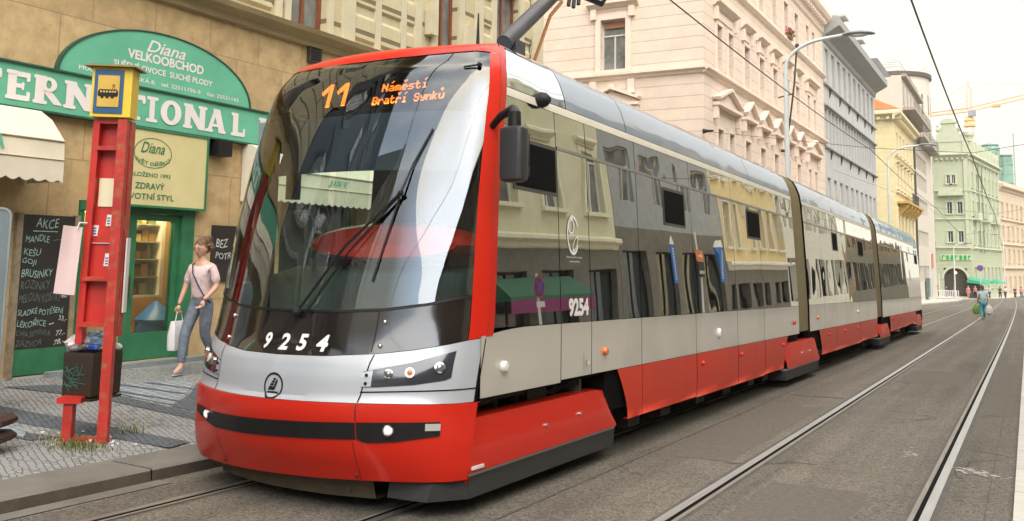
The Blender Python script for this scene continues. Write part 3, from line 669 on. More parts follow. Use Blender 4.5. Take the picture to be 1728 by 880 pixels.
# chalk boards
CHALKB = pm('chalkboard', (0.022, 0.018, 0.015), 0.7, var=0.25, scale=4)
CHALK = pm('blue_chalk', (0.32, 0.48, 0.46), 0.9, var=0.35, scale=30); CHALKD = pm('faded_chalk', (0.11, 0.14, 0.13), 0.9, var=0.4, scale=30); CHALKW = pm('white_chalk', (0.58, 0.60, 0.60), 0.9, var=0.3, scale=30)
t = thing('price_board', 'black chalk price list with green base panel beside the shop door', 'chalkboard', (-10.4, 7.02, .09))
mb = MB(); mb.box(-10.39, -10.35, 6.69, 7.375, .40, 1.985); mb.build('board', CHALKB, t)
mb = MB(); mb.box(-10.39, -10.345, 6.69, 7.375, .10, .40); mb.build('base_panel', GREENP, t)
mb = MB(); mb.box(-10.395, -10.33, 6.62, 6.69, .07, 2.0); mb.box(-10.395, -10.33, 7.375, 7.44, .07, 2.0); mb.build('frame', pm('weathered_wood', (0.24, 0.19, 0.12), .8, var=.4, scale=8), t)
def chalk(mb, s, y0, y1, z0, z1, sh=.15, x=-10.344, wob=.012):
    text(mb, s, lambda a, b: (x, a, b+wob*math.sin(a*23+z0*7)), -.002, sh, (y0, y1, z0, z1))
mb = MB(); chalk(mb, 'AKCE', 6.86, 7.16, 1.83, 1.94); mb.box(-10.348, -10.345, 6.83, 7.15, 1.785, 1.795); chalk(mb, 'MANDLE', 6.74, 7.05, 1.66, 1.74); chalk(mb, 'KEŠU', 6.73, 6.95, 1.50, 1.60); chalk(mb, 'GOJI', 6.72, 6.90, 1.38, 1.46)
chalk(mb, 'BRUSINKY', 6.72, 7.12, 1.24, 1.33); chalk(mb, 'SLADKÉ POTĚŠENÍ', 6.71, 7.30, .80, .89); chalk(mb, 'LÉKOŘICE', 6.71, 7.08, .66, .755); mb.build('lettering', CHALK, t, recalc=False)
mb = MB(); chalk(mb, 'ROZINKY', 6.72, 7.10, 1.10, 1.20); chalk(mb, 'MELOUN KOSTKY', 6.71, 7.26, .95, 1.05); chalk(mb, 'CHIA SEMÍNKA', 6.71, 7.14, .55, .63); chalk(mb, 'ZÁZVOR', 6.71, 7.04, .43, .52); mb.build('faded_lettering', CHALKD, t, recalc=False)
mb = MB()
for s, y, z, w in (('73,-', 7.25, 1.15, .1), ('60,-', 7.26, .99, .1), ('33,-', 7.24, .70, .11), ('77,-', 7.22, .52, .12), ('78,-', 7.2, .42, .13), ('--.,', 7.1, 1.68, .1), ('--', 7.12, .68, .06)): chalk(mb, s, y, y+w, z, z+(.07 if '-' != s[0] else .012))
mb.build('price', CHALKW, t, recalc=False)
t = thing('chalk_notice', 'small black chalkboard on the stone wall behind the walking woman', 'chalkboard', (-10.4, 10.0, 1.2))
mb = MB(); mb.box(-10.395, -10.365, 9.63, 10.45, 1.15, 1.97); mb.build('board', CHALKB, t)
mb = MB(); chalk(mb, 'BEZ', 9.70, 9.93, 1.65, 1.77, x=-10.36); chalk(mb, 'POTR.', 9.70, 10.02, 1.48, 1.57, x=-10.36); mb.build('lettering', CHALKW, t, recalc=False)
# awnings
AWN = pm('cream_canvas', (0.66, 0.60, 0.47), 0.85, var=0.07, scale=3, bump=.1, bscale=200)
def awning(y0, y1, label, words, zt=3.23):
    t = thing('awning', label, 'awning', (-10.4, (y0+y1)/2, 2.3))
    mb = MB(); prof = [(0.02, zt), (.2, zt-.02), (.42, zt-.14), (.68, zt-.40), (.70, zt-.62)]
    mb.grid(lambda u, k: (-10.4+prof[k][0], u, prof[k][1]), frange(y0, y1, 6), range(5))
    n = int((y1-y0)/.155)*6
    mb.grid(lambda u, k: (-10.4+.70, u, zt-.62 if k == 0 else zt-.86-.035*abs(math.sin((u-y0)/.155*math.pi))), frange(y0, y1, n), [0, 1])
    for y in (y0, y1): mb.face([(-10.4+a, y, b) for a, b in prof]+[(-10.4+.70, y, zt-.88), (-10.4+.02, y, zt-.88)])
    mb.build('canvas', AWN, t, recalc=False)
    mb = MB(); mb.tube([(-10.4+.69, y0, zt-.41), (-10.4+.69, y1, zt-.41)], .012, 6); mb.tube([(-10.4+.705, y0, zt-.63), (-10.4+.705, y1, zt-.63)], .008, 6); mb.build('bar', pm('beige_bar', (0.5, 0.43, 0.3), .6), t)
    mb = MB()
    for s, a, b, c, e in words: text(mb, s, lambda p, q: (-10.4+.709, p, q), .02, .15, (a, b, c, e))
    mb.build('lettering', SIGNG, t, recalc=False)
awning(3.4, 6.72, 'cream scalloped awning over the pavement under the fascia sign', [('A', 5.83, 5.99, 2.66, 2.82)])
awning(10.15, 14.0, 'cream scalloped awning seen through the cab of the tram', [('JIST', 11.34, 11.88, 2.645, 2.755)])
mb = MB(); mb.box(-10.398, -10.2, 9.50, 9.77, 2.98, 3.21); o = mb.build('loudspeaker', BLACK); tag(o, 'black loudspeaker box on the stone wall beside the cream panel', 'loudspeaker')
mb = MB(); mb.box(-10.398, -10.33, 11.50, 11.80, 4.78, 5.06); mb.cur = 1
for k in range(5): mb.box(-10.33, -10.32, 11.54, 11.76, 4.82+k*.045, 4.84+k*.045)
o = mb.build('vent_box', [pm('dark_bronze', (0.05, 0.042, 0.03), .6, var=.3), BLACK]); tag(o, 'square dark vent box high on the stone wall above the tram', 'vent')
# ------------------------------------------------------------------ pink corner house
def rust(name, c, d, course=.46, dark=.72):
    return brickmat(name, c, tuple(x*.97 for x in c), tuple(x*dark for x in c), 40.0, course, .022, .85, .5, nvar=.10, nscale=1.3)
PINK = rust('pink_rustication', (0.70, 0.575, 0.475), 0); PINKT = pm('pink_trim', (0.72, 0.60, 0.505), .85, var=.06); PINKW = pm('pink_render', (0.66, 0.54, 0.44), .85, var=.06)
LEAD = pm('lead_flashing', (0.30, 0.31, 0.31), .5, .3, var=.2)
t = thing('corner_house', 'pale pink corner townhouse with pedimented windows above the tram', 'building', (-10.4, 33.4, -1))
F = Fac((-10.4, 33.4), 90); Wd = 24.0
bays = [(2.0, .72), (3.6, .72), (6.15, .92), (8.75, .92), (11.35, .92), (13.95, .92), (16.4, .92), (19.25, .75), (20.95, .75)]
ops = []
for s, w in bays: ops += [(s, 4.35, w, 2.4), (s, 9.05, w, 1.9), (s, 13.1, w, 1.85), (s, 0.4, w+.2, 2.4)]
mb = MB(); wall(mb, F, Wd, -2.5, 16.3, ops, .25)
G = Fac((-24.4, 33.4), 0); gop = [(10.3, 9.08, 1.08, 2.08), (10.3, 4.4, 1.1, 2.4), (10.3, 13.1, 1.05, 1.9), (5.0, 9.08, 1.08, 2.08), (5.0, 4.4, 1.1, 2.4)]
wall(mb, G, 14.0, -2.5, 16.3, gop, .25); mb.build('street_wall', PINK, t)
mb = MB(); body(mb, -24.4, -10.4, 33.4, 57.4, -2.5, 16.3, 'SE'); mb.build('rear_wall', PINKW, t)
mb = MB()
for f, w in ((F, Wd), (G, 14.0)):
    f.prof(mb, -.12 if f is F else 0, w+(0 if f is F else .12), [(0.002, 8.66), (.08, 8.7), (.12, 8.78), (.24, 8.84), (.24, 8.92), (.02, 8.97), (0.002, 8.97)])
    f.prof(mb, -.1 if f is F else 0, w+(0 if f is F else .1), [(0.002, 12.72), (.08, 12.76), (.2, 12.88), (.2, 12.97), (0.002, 13.02)])
    f.prof(mb, -.6 if f is F else 0, w+(0 if f is F else .6), [(0.002, 15.5), (.1, 15.6), (.14, 16.0), (.5, 16.25), (.62, 16.45), (.62, 16.7), (.55, 16.9), (0.002, 16.9)])
    f.prof(mb, 0, w, [(0.002, 3.5), (.1, 3.55), (.2, 3.66), (.2, 3.76), (0.002, 3.8)])
    for k in range(int(w/.55)): f.box(mb, k*.55, k*.55+.22, .14, .42, 15.95, 16.15)
mb.build('cornice', PINKT, t)
mb = MB()
def ped(f, s, w, z, h):
    mb.prism([(s-w/2, z), (s+w/2, z), (s+w/2, z+.1), (s, z+h), (s-w/2, z+.1)], .003, .14, lambda a, b, d: f(a, d, b))
    for sg in (-1, 1):
        P = [(s+sg*(w/2+.1), z+.10), (s, z+h+.06), (s, z+h+.18), (s+sg*(w/2+.16), z+.2)]
        mb.prism(P, .004, .34, lambda a, b, d: f(a, d, b))
    f.box(mb, s-w/2-.1, s+w/2+.1, .005, .30, z-.12, z)
    for sg in (-1, 1): f.box(mb, s+sg*(w/2-.05)-.09, s+sg*(w/2-.05)+.09, .003, .2, z-.62, z-.12)
for s, w in ((2.8, 3.2), (6.15, 1.7), (8.75, 1.7), (11.35, 1.7), (13.95, 1.7), (16.4, 1.7), (20.1, 3.3)): ped(F, s, w, 7.72, .60)
for s in (10.3, 5.0): ped(G, s, 2.1, 7.72, .5)
mb.build('pediment', [PINKT], t)
mb = MB()
def hood(f, s, w, z): f.prof(mb, s-w/2, s+w/2, [(.003, z), (.1, z+.04), (.16, z+.12), (.30, z+.16), (.30, z+.24), (.003, z+.32)])
for s, w in ((2.8, 3.1), (6.15, 1.75), (8.75, 1.75), (11.35, 1.75), (13.95, 1.75), (16.4, 1.75), (20.1, 3.2)):
    hood(F, s, w, 11.62)
    for sg in (-1, 1): F.box(mb, s+sg*(w/2-.22)-.09, s+sg*(w/2-.22)+.09, .004, .17, 11.1, 11.62)
    F.box(mb, s-w/2+.4, s+w/2-.4, .003, .05, 11.2, 11.5)
hood(G, 10.3, 2.2, 11.62); hood(G, 5, 2.2, 11.62)
for s in (10.3, 5.0):
    for sg in (-1, 1): G.box(mb, s+sg*.82-.12, s+sg*.82+.12, .004, .17, 11.2, 11.62); G.box(mb, s+sg*.82-.16, s+sg*.82+.12, .004, .15, 8.1, 8.66)
    G.box(mb, s-.16, s+.1, .004, .16, 8.2, 8.5)
mb.build('window_hood', PINKT, t)
mb = MB()
for s, z, w, h in ops: surround(mb, F, s, z, w, h, .13, .07, sill=z != .4)
for s, z, w, h in gop: surround(mb, G, s, z, w, h, .22, .08)
mb.build('window_surround', PINKT, t)
for s, z, w, h in ops: window(t, F, s, z, w, h, pane=PANEC, style='tee' if z < 12 else 'two', d=-.2)
for s, z, w, h in gop: window(t, G, s, z, w, h, pane=PANEC, style='tee', d=-.18)
mb = MB()
for s in (10.3,): G.box(mb, s-.46, s+.46, -.165, -.145, 9.08+1.75, 9.08+2.02)
mb.build('roller_blind', pm('brown_blind', (0.28, 0.13, 0.07), .7), t)
mb = MB(); mb.prism([(-.0, 16.9), (14.0, 16.9), (12.4, 19.6), (4, 19.6)], 0, 24, lambda a, b, d: (-24.4+a, 33.4+d, b)); mb.build('roof', pm('slate_roof', (0.10, 0.095, 0.09), .7), t)
b = thing('flower_box', 'red and green flower box on an upper sill of the pink house', 'flowers', (-10.15, 47.4, 13.02)); random.seed(8)
mb = MB(); mb.box(-10.35, -10.12, 46.95, 47.85, 13.03, 13.2); mb.build('box', BROWNF, b)
for nm, c, n, zz in (('leaves', (0.05, 0.11, 0.03), 70, 13.28), ('blossom', (0.55, 0.03, 0.06), 45, 13.42)):
    mb = MB()
    for i in range(n):
        c0 = Vector((-10.2+random.gauss(0, .1), random.uniform(46.95, 47.85), zz+random.gauss(0, .09))); r = random.uniform(.04, .09); a = Vector((random.gauss(0, 1), random.gauss(0, 1), random.gauss(0, 1))).normalized()*r; e = a.orthogonal().normalized()*r
        mb.face([c0-a, c0-e, c0+a, c0+e])
    mb.build(nm, pm('fl_'+nm, c, .7, var=.3, scale=20), b)

# ------------------------------------------------------------------ grey flat-fronted house
GREY = pm('grey_render', (0.44, 0.445, 0.435), .85, var=.07, scale=.8, dirt=((0.32, 0.33, 0.33), .35, .7)); GREYT = pm('grey_trim', (0.30, 0.305, 0.30), .8, var=.1)
t = thing('grey_house', 'plain grey house with deep eaves beside the pink corner house', 'building', (-10.4, 57.4, -1.5))
F = Fac((-10.4, 57.4), 90); Wd = 22.0; ops = []
for k in range(10):
    s = 1.3+k*2.15; ops += [(s, 12.75, 1.1, 2.15), (s, 4.6, 1.15, 2.2)]
rib = [(0.75+k*1.205, 8.72, .98, 2.36) for k in range(18)]
mb = MB(); wall(mb, F, Wd, -3, 15.6, ops+rib, .22); mb.build('street_wall', GREY, t)
mb = MB(); body(mb, -23, -10.4, 57.4, 79.4, -3, 15.6, 'E'); mb.build('rear_wall', GREY, t)
mb = MB(); F.prof(mb, -.05, Wd+.1, [(0.002, 15.1), (.12, 15.2), (.15, 15.5), (.95, 15.95), (1.05, 16.0), (1.05, 16.5), (.9, 16.6), (0, 16.7)]); mb.build('eaves', GREYT, t)
mb = MB()
for z in (12.42, 11.12, 8.52): F.prof(mb, 0, Wd, [(0.002, z), (.16, z+.04), (.16, z+.12), (0.002, z+.2)])
mb.build('ledge', GREYT, t)
mb = MB()
for z in (12.42, 8.52):
    for k in range(6): F.prof(mb, 1.9+k*3.6, 2.02+k*3.6, [(.002, z), (.14, z), (.14, z-.12), (.02, z-.55), (.002, z-.55)])
mb.build('ledge_bracket', pm('iron', (0.05, 0.05, 0.05), .6), t)
for o in ops+rib: window(t, F, *o, frame=WHITE, pane=PANEC, style='tee' if o[2] > 1 else 'plain', d=-.17)
mb = MB(); mb.prism([(0, 16.68), (12.6, 16.6), (8, 19.4), (4, 19.4)], 0, 22, lambda a, b, d: (-23+a, 57.4+d, b)); mb.build('roof', pm('tin_roof', (0.16, 0.165, 0.17), .5, .3, var=.2), t)
for y in (62.3, 69.6):
    mb = MB(); mb.box(-10.75, -10.05, y, y+1.1, 16.2, 17.45); mb.box(-10.95, -9.75, y-.25, y+1.35, 17.75, 17.9)
    for a in (-10.7, -10.12):
        for c in (y+.02, y+1.0): mb.box(a, a+.07, c, c+.07, 17.45, 17.75)
    mb.build('roof_vent', pm('vent_white', (0.55, 0.54, 0.50), .7, var=.15), t)

# ------------------------------------------------------------------ yellow house
YEL = rust('yellow_render', (0.66, 0.575, 0.335), 0, .6, .85); YELT = pm('yellow_trim', (0.66, 0.59, 0.40), .85, var=.06); OCH = pm('ochre_ornament', (0.50, 0.33, 0.10), .8, var=.25, scale=4)
t = thing('yellow_house', 'pale yellow townhouse with ochre balcony and orange tiled roof', 'building', (-10.4, 91.8, -2))
F = Fac((-10.4, 91.8), 90); Wd = 17.2; ops = []
for s in (1.9, 4.6, 7.6, 10.6, 13.6): ops += [(s, 12.15, 1.1, 1.9), (s, 8.75, 1.15, 2.1), (s, 4.5, 1.2, 2.3), (s, 0, 1.4, 2.6)]
mb = MB(); wall(mb, F, Wd, -4, 15.2, ops, .22); mb.build('street_wall', YEL, t)
mb = MB(); body(mb, -22, -10.4, 91.8, 109, -4, 15.2, 'E'); mb.build('rear_wall', YEL, t)
G = Fac((-22, 91.8), 0)
mb = MB(); F.prof(mb, -.7, Wd, CORN(15.0, .95, .75)); G.prof(mb, 0, 12.3, CORN(15.0, .95, .75))
for k in range(22): F.box(mb, k*.75, k*.75+.28, .02, .5, 15.1, 15.38)
for k in range(14): G.box(mb, k*.85, k*.85+.28, .02, .5, 15.1, 15.38)
F.prof(mb, 0, Wd, CORN(11.55, .3, .2)); F.prof(mb, 0, Wd, CORN(8.1, .3, .2))
mb.build('cornice', YELT, t)
mb = MB()
for s in (1.9, 4.6, 7.6, 10.6, 13.6):
    for z, h in ((12.15, 1.9), (8.75, 2.1), (4.5, 2.3)): surround(mb, F, s, z, 1.15, h, .18, .08)
    F.prof(mb, s-1, s+1, CORN(11.05, .28, .3))
mb.build('window_surround', YELT, t)
mb = MB()
for s in (2.2, 5.3, 8.4, 11.5, 14.6): mb.prism([(0.01, 6.0), (.2, 6.3), (.9, 7.0), (.9, 7.3), (0.01, 7.3)], -.3, .3, lambda a, b, d: F(s+d, a, b)); mb.sphere(F(s, .5, 7.05), .35, 8, 6)
F.box(mb, 1.2, 15.6, .02, 1.0, 7.3, 7.5); mb.build('balcony', OCH, t)
mb = MB(); 
for s in frange(5.6, 11.2, 7): F.box(mb, s, s+.09, .9, .96, 7.5, 8.4)
F.box(mb, 5.5, 11.4, .88, .98, 8.4, 8.5); mb.build('railing', pm('iron', (0.05, 0.05, 0.05), .6), t)
for o in ops: window(t, F, *o, pane=PANEC, style='tee', d=-.15)
mb = MB(); mb.hexa([(-22.6, 91.1, 15.97), (-9.7, 91.1, 15.97), (-9.7, 109, 15.97), (-22.6, 109, 15.97), (-17, 96, 19.0), (-15, 96, 19.0), (-15, 109, 19.0), (-17, 109, 19.0)])
mb.build('roof', brickmat('orange_tiles', (0.50, 0.17, 0.06), (0.42, 0.13, 0.045), (0.25, 0.08, 0.03), .3, .2, .02, .8, .5, nvar=.2), t)
mb = MB(); mb.tube([(-10.3, 109, -2), (-10.3, 109, 14.4), (-9.75, 109, 14.9), (-9.65, 109, 15.4)], .13, 6); mb.build('drainpipe', pm('iron', (0.05, 0.05, 0.05), .6), t)

# ------------------------------------------------------------------ functionalist block with round end
FUN = pm('beige_concrete', (0.57, 0.53, 0.455), .85, var=.06, scale=.5, dirt=((0.44, 0.41, 0.35), .3, .5)); FUNT = pm('beige_dark', (0.33, 0.30, 0.25), .8, var=.1)
t = thing('rounded_block', 'tall beige block with projecting balconies and a rounded end tower', 'building', (-10.4, 120, -3))
F = Fac((-10.4, 109.3), 90); ops = []
for z in (-0.5, 3.5, 7.2, 10.0, 12.2):
    for k in range(6): ops.append((1.6+k*2.3, z+.2, 2.0, 1.75))
mb = MB(); wall(mb, F, 22.0, -4.5, 15.6, ops, .22); mb.build('street_wall', FUN, t)
for o in ops: window(t, F, *o, frame=FUNT, pane=PANEC, style='two', d=-.16)
mb = MB(); body(mb, -24, -10.4, 109.3, 131.3, -4.5, 15.6, 'E'); body(mb, -24, -11.4, 109.31, 131.3, 15.6, 22.5, ''); mb.build('rear_wall', FUN, t)
F2 = Fac((-11.4, 109.31), 90)
mb = MB(); F.box(mb, .2, 21, .0, 1.15, 15.6, 15.9); F2.box(mb, .2, 20, .0, 1.3, 18.7, 19.0); F2.box(mb, 0, 20, .0, .5, 22.45, 22.8); mb.build('balcony_slab', FUNT, t)
mb = MB()
for f, z, d in ((F, 15.9, 1.08), (F2, 19.0, 1.2)):
    for h in (.35, .7, 1.05): mb.tube([f(.3, d, z+h), f(20, d, z+h)], .035, 5)
    for s in frange(.3, 20, 12): mb.tube([f(s, d, z), f(s, d, z+1.05)], .035, 5)
mb.build('railing', pm('rail_grey', (0.25, 0.25, 0.24), .6), t)
mb = MB()
for z in (16.1, 19.4):
    for k in range(5): F2.box(mb, 1.2+k*3.8, 2.8+k*3.8, .004, .03, z, z+2.2)
mb.build('balcony_door', PANE, t)
mb = MB(); cx, cy, r = -16.4, 138.0, 5.6
def ring(rr, z): return [Vector((cx+rr*math.cos(a), cy+rr*math.sin(a), z)) for a in [2*math.pi*k/48 for k in range(48)]]
mb.loft([ring(r, z) for z in (-4.5, 10, 27.2)], True, True); mb.box(-24, -13, 131.3, 143, -4.5, 26.9); mb.build('round_tower', FUN, t, True)
mb = MB(); mb.loft([ring(r+.3, 27.2), ring(r+.3, 27.75)], True, True); mb.build('tower_rim', pm('dark_rim', (0.09, 0.065, 0.05), .6), t, True)
mb = MB()
for z in (2, 6, 10, 14, 18, 22):
    for a in (-.55, .1): mb.loft([[Vector((cx+(r+o)*math.cos(e), cy+(r+o)*math.sin(e), q)) for e, q in ((a, z), (a+.34, z), (a+.34, z+2.8), (a, z+2.8))] for o in (-.05, .04)], True, True)
mb.build('tower_window', PANEC, t)
mb = MB(); mb.hexa([(-21, 111, 22.5), (-13.3, 111, 22.5), (-13.3, 129, 22.5), (-21, 129, 22.5), (-19, 113, 25.6), (-14.3, 113, 25.6), (-14.3, 127, 25.6), (-19, 127, 25.6)]); mb.build('roof', pm('purple_slate', (0.085, 0.08, 0.095), .55, var=.2), t)
mb = MB()
for h in (.5, 1.0, 1.5):
    mb.tube([(-13.2, 110, 22.8+h), (-11.6, 110, 22.8+h), (-11.6, 130, 22.8+h)], .03, 4); mb.tube([tuple(p) for p in ring(r-.2, 27.75+h)][:40], .025, 4)
mb.build('roof_railing', pm('rail_grey', (0.25, 0.25, 0.24), .6), t)
mb = MB(); F.box(mb, 15.0, 17.5, .005, .2, 1.2, 3.0); o = mb.build('shop_sign', pm('orange_sign', (0.55, 0.16, 0.04), .5)); tag(o, 'small orange shop sign on the ground floor of the beige block', 'sign')

# ------------------------------------------------------------------ green corner palace and the houses beyond
GRN = rust('green_rustication', (0.41, 0.445, 0.315), 0, .55, .72); GRNW = pm('green_render', (0.43, 0.465, 0.335), .85, var=.07, scale=.6); GRNT = pm('green_trim', (0.475, 0.51, 0.38), .85, var=.07); GRND = pm('green_stain', (0.20, 0.27, 0.17), .85, var=.2)
t = thing('green_palace', 'ornate pale green corner house with stepped gable at the end of the street', 'building', (-8.5, 150, -3.1))
FS = Fac((-13.4, 150), 0); LS = 6.4
FA = Fac((-7.0, 150), math.degrees(math.atan2(26.5, 3.35)))
arch = [(s, z, .7, h) for z, h in ((9.15, 1.75), (4.95, 1.65)) for s in (3.75, 5.15)]
top = [(3.72, 13.6, .5, 1.3), (4.42, 13.6, .5, 1.3)]
dr = [(4.2, -2.9, 3.1, 4.1)]
side = []
for k in range(7): side += [(2.6+k*3.5, 13.2, 1.1, 2.2), (2.6+k*3.5, 9.0, 1.1, 2.2), (2.6+k*3.5, 4.8, 1.1, 2.0), (2.6+k*3.5, -1.8, 1.6, 3.2)]
mb = MB(); wall(mb, FS, LS, -4, 4.0, arch[2:0:-9] if 0 else dr, .9); wall(mb, FA, 26.7, -4, 4.0, [o for o in side if o[1] < 0], .3); mb.build('ground_wall', GRN, t)
mb = MB(); wall(mb, FS, LS, 4.0, 17.6, arch+top, .25); wall(mb, FA, 26.7, 4.0, 17.6, [o for o in side if o[1] > 0], .25); mb.build('street_wall', GRNW, t)
mb = MB(); mb.prism([(-13.4, 150.01), (-7.01, 150.01), (-3.7, 176.5), (-16, 178)], 17.6, 18.0, lambda a, b, d: (a, b, d)); mb.prism([(-13.39, 150.9), (-13.39, 178), (-16, 178)], -4, 17.6, lambda a, b, d: (a, b, d)); mb.build('rear_wall', GRNW, t)
mb = MB()
for f, w in ((FS, LS), (FA, 26.7)):
    f.prof(mb, -.1, w+.1, CORN(17.4, .7, .6)); f.prof(mb, 0, w, CORN(12.3, .35, .25)); f.prof(mb, 0, w, CORN(8.1, .35, .25)); f.prof(mb, 0, w, CORN(3.8, .5, .35))
    for k in range(int(w/.7)): f.box(mb, k*.7, k*.7+.3, .05, .4, 17.15, 17.42)
mb.build('cornice', GRNT, t)
mb = MB(); FS.box(mb, .3, LS+.2, -.3, .1, 18.1, 19.8); FA.box(mb, 0, 26.5, -.3, .1, 18.1, 19.6)
for k in range(9): FA.box(mb, k*3.2, k*3.2+.6, -.4, .25, 18.1, 20.3)
for s in (0.3, LS-.3): FS.box(mb, s-.3, s+.4, -.4, .25, 18.1, 20.6)
mb.build('parapet', GRNT, t)
mb = MB(); c = 4.0
FS.box(mb, c-1.7, c+1.7, -.5, .2, 19.8, 21.0); FS.box(mb, c-.95, c+.95, -.5, .15, 21.0, 22.6); FS.box(mb, c-1.15, c+1.15, -.5, .3, 22.6, 22.85)
mb.prism([(c-1.15, 22.85), (c+1.15, 22.85), (c+.7, 23.2), (c, 23.35), (c-.7, 23.2)], -.5, .25, lambda a, b, d: FS(a, d, b))
for sg in (-1, 1):
    mb.lathe(FS(c+sg*1.45, -.1, 21.0), [(.25, 0), (.12, .3), (.3, .7), (.12, 1.1), (.16, 1.3), (.02, 1.6)], 8)
    mb.prism([(c+sg*.95, 21), (c+sg*1.6, 21), (c+sg*1.2, 21.5), (c+sg*.95, 22.3)], -.3, .05, lambda a, b, d: FS(a, d, b))
mb.lathe(FS(LS+.2, -.3, 19.8), [(.5, 0), (.55, .5), (.8, .9), (.8, 1.4), (.3, 1.9)], 12); mb.build('gable', GRNT, t)
mb = MB()
for o in arch+top: surround(mb, FS, *o, t=.2, d=.09)
for o in side: surround(mb, FA, *o, t=.2, d=.1)
FS.box(mb, c-1.7, c+1.7, .02, .9, 11.8, 12.1); FS.box(mb, c-1.6, c+1.6, .8, .88, 12.1, 13.0)
for k in range(8): FA.box(mb, .5+k*3.5, 1.0+k*3.5, .005, .18, 4.3, 17.1)
for s in (1.35, 10, 17.5): FA.box(mb, s, s+3, .02, 1.0, 8.3, 8.6); FA.box(mb, s, s+3, .9, 1.0, 8.6, 9.5)
for s in (.2, 1.2, LS-.6): FS.box(mb, s, s+.45, .005, .16, 4.3, 17.1)
mb.build('ornament', GRNT, t)
mb = MB()
for s in (6.6, 9.6): mb.tube([FA(s, .25, 3.5), FA(s, .25, 14), FA(s-.4, .3, 16.2), FA(s-.4, .45, 17)], .09, 5)
mb.build('drainpipe', GRND, t)
for o in arch+top: window(t, FS, *o, frame=WHITE, style='two', d=-.15)
for o in side: window(t, FA, *o, pane=PANEC, style='tee', d=-.15)
mb = MB()   # arched entrance with recessed doors
c0 = 4.2
for k in range(14):
    a, b = math.pi*k/14, math.pi*(k+1)/14
    P = [(c0+ro*math.cos(e), -.35+ro*math.sin(e)) for ro, e in ((1.56, a), (1.9, a), (1.9, b), (1.56, b))]; mb.prism(P, .02, .15, lambda p, q, d: FS(p, d, q))
mb.build('entrance_arch', GRNT, t)
mb = MB(); FS.box(mb, c0-1.55, c0+1.55, -.95, -.9, -2.9, 1.2); mb.build('entrance', pm('dark_doors', (0.055, 0.05, 0.04), .5, var=.3), t)
mb = MB(); mb.sphere(FS(c0, -.5, .5), .16, 8, 6); mb.build('entrance_lamp', pm('lamp_glow2', (1, .62, .25), .5, var=0, emit=4.0), t)
mb = MB(); FS.box(mb, c0-1.9, c0+2.3, .02, .12, 2.35, 3.2); sg = mb.build('name_board', pm('pale_green_board', (0.50, 0.60, 0.40), .5), t)
mb = MB()
for k in range(7): FS.box(mb, c0-1.7+k*.58, c0-1.35+k*.58, .12, .2, 2.45, 3.05) if k % 3 else (FS.box(mb, c0-1.7+k*.58, c0-1.58+k*.58, .12, .2, 2.45, 3.05), FS.box(mb, c0-1.58+k*.58, c0-1.32+k*.58, .12, .2, 2.9, 3.05))
mb.build('lettering', pm('bright_green', (0.01, 0.34, 0.07), .5), sg)
SALM = pm('salmon_render', (0.59, 0.49, 0.36), .85, var=.07, scale=.5); SALT = pm('salmon_trim', (0.58, 0.47, 0.36), .85, var=.08)
t = thing('salmon_house', 'salmon coloured townhouse beyond the green palace', 'building', (-2, 190, -3.8))
F = Fac((-3.7, 176.6), math.degrees(math.atan2(28, 5.2))); ops = []
for k in range(7):
    for z in (-2.5, 2.2, 6.2, 10.2): ops.append((2+k*3.8, z, 1.3, 2.3))
mb = MB(); wall(mb, F, 28.4, -5, 14.6, ops, .25); mb.build('street_wall', SALM, t)
mb = MB()
for z, h, d in ((14.4, 1.2, .8), (9.2, .4, .3), (5.0, .4, .3), (.9, .5, .4)): F.prof(mb, 0, 28.4, CORN(z, h, d))
for o in ops: surround(mb, F, *o, t=.22, d=.1)
mb.build('cornice', SALT, t)
mb = MB(); mb.prism([(-3.71, 176.61), (1.4, 204.6), (-14, 204.6), (-14, 178)], 14.6, 16.2, lambda a, b, d: (a, b, d)); mb.build('roof', SALT, t)
for o in ops: window(t, F, *o, pane=PANEC, style='tee', d=-.15)
mb = MB(); F2 = Fac((1.45, 204.7), 78); t2 = thing('sandstone_house', 'low sandstone building beyond the salmon townhouse', 'building', (4, 215, -4))
wall(mb, F2, 40, -5, 9.5, [(3+k*4, z, 1.5, 2.2) for k in range(9) for z in (-2, 4)], .25); mb.build('street_wall', SALT, t2)
for k in range(9):
    for z in (-2, 4): window(t2, F2, 3+k*4, z, 1.5, 2.2, pane=PANEC, style='tee')
mb = MB(); F2.prof(mb, 0, 40, CORN(9.3, .9, .6)); F2.prof(mb, 0, 40, CORN(2.6, .4, .3)); mb.build('cornice', SALT, t2)
t = thing('glass_tower', 'distant teal glass office block beyond the salmon house', 'building', (8, 330, 0))
mb = MB(); mb.box(2.2, 22, 320, 345, -8, 36); mb.build('body', pm('teal_glass', (0.06, 0.16, 0.18), .15, var=.3, scale=.3, spec=.8), t)
mb = MB()
for z in frange(-4, 36, 11): mb.box(2.0, 22, 319.7, 319.99, z, z+.5)
for x in frange(2.2, 22, 5): mb.box(x, x+.3, 319.8, 320.1, -8, 36)
mb.build('mullion', WHITE, t)
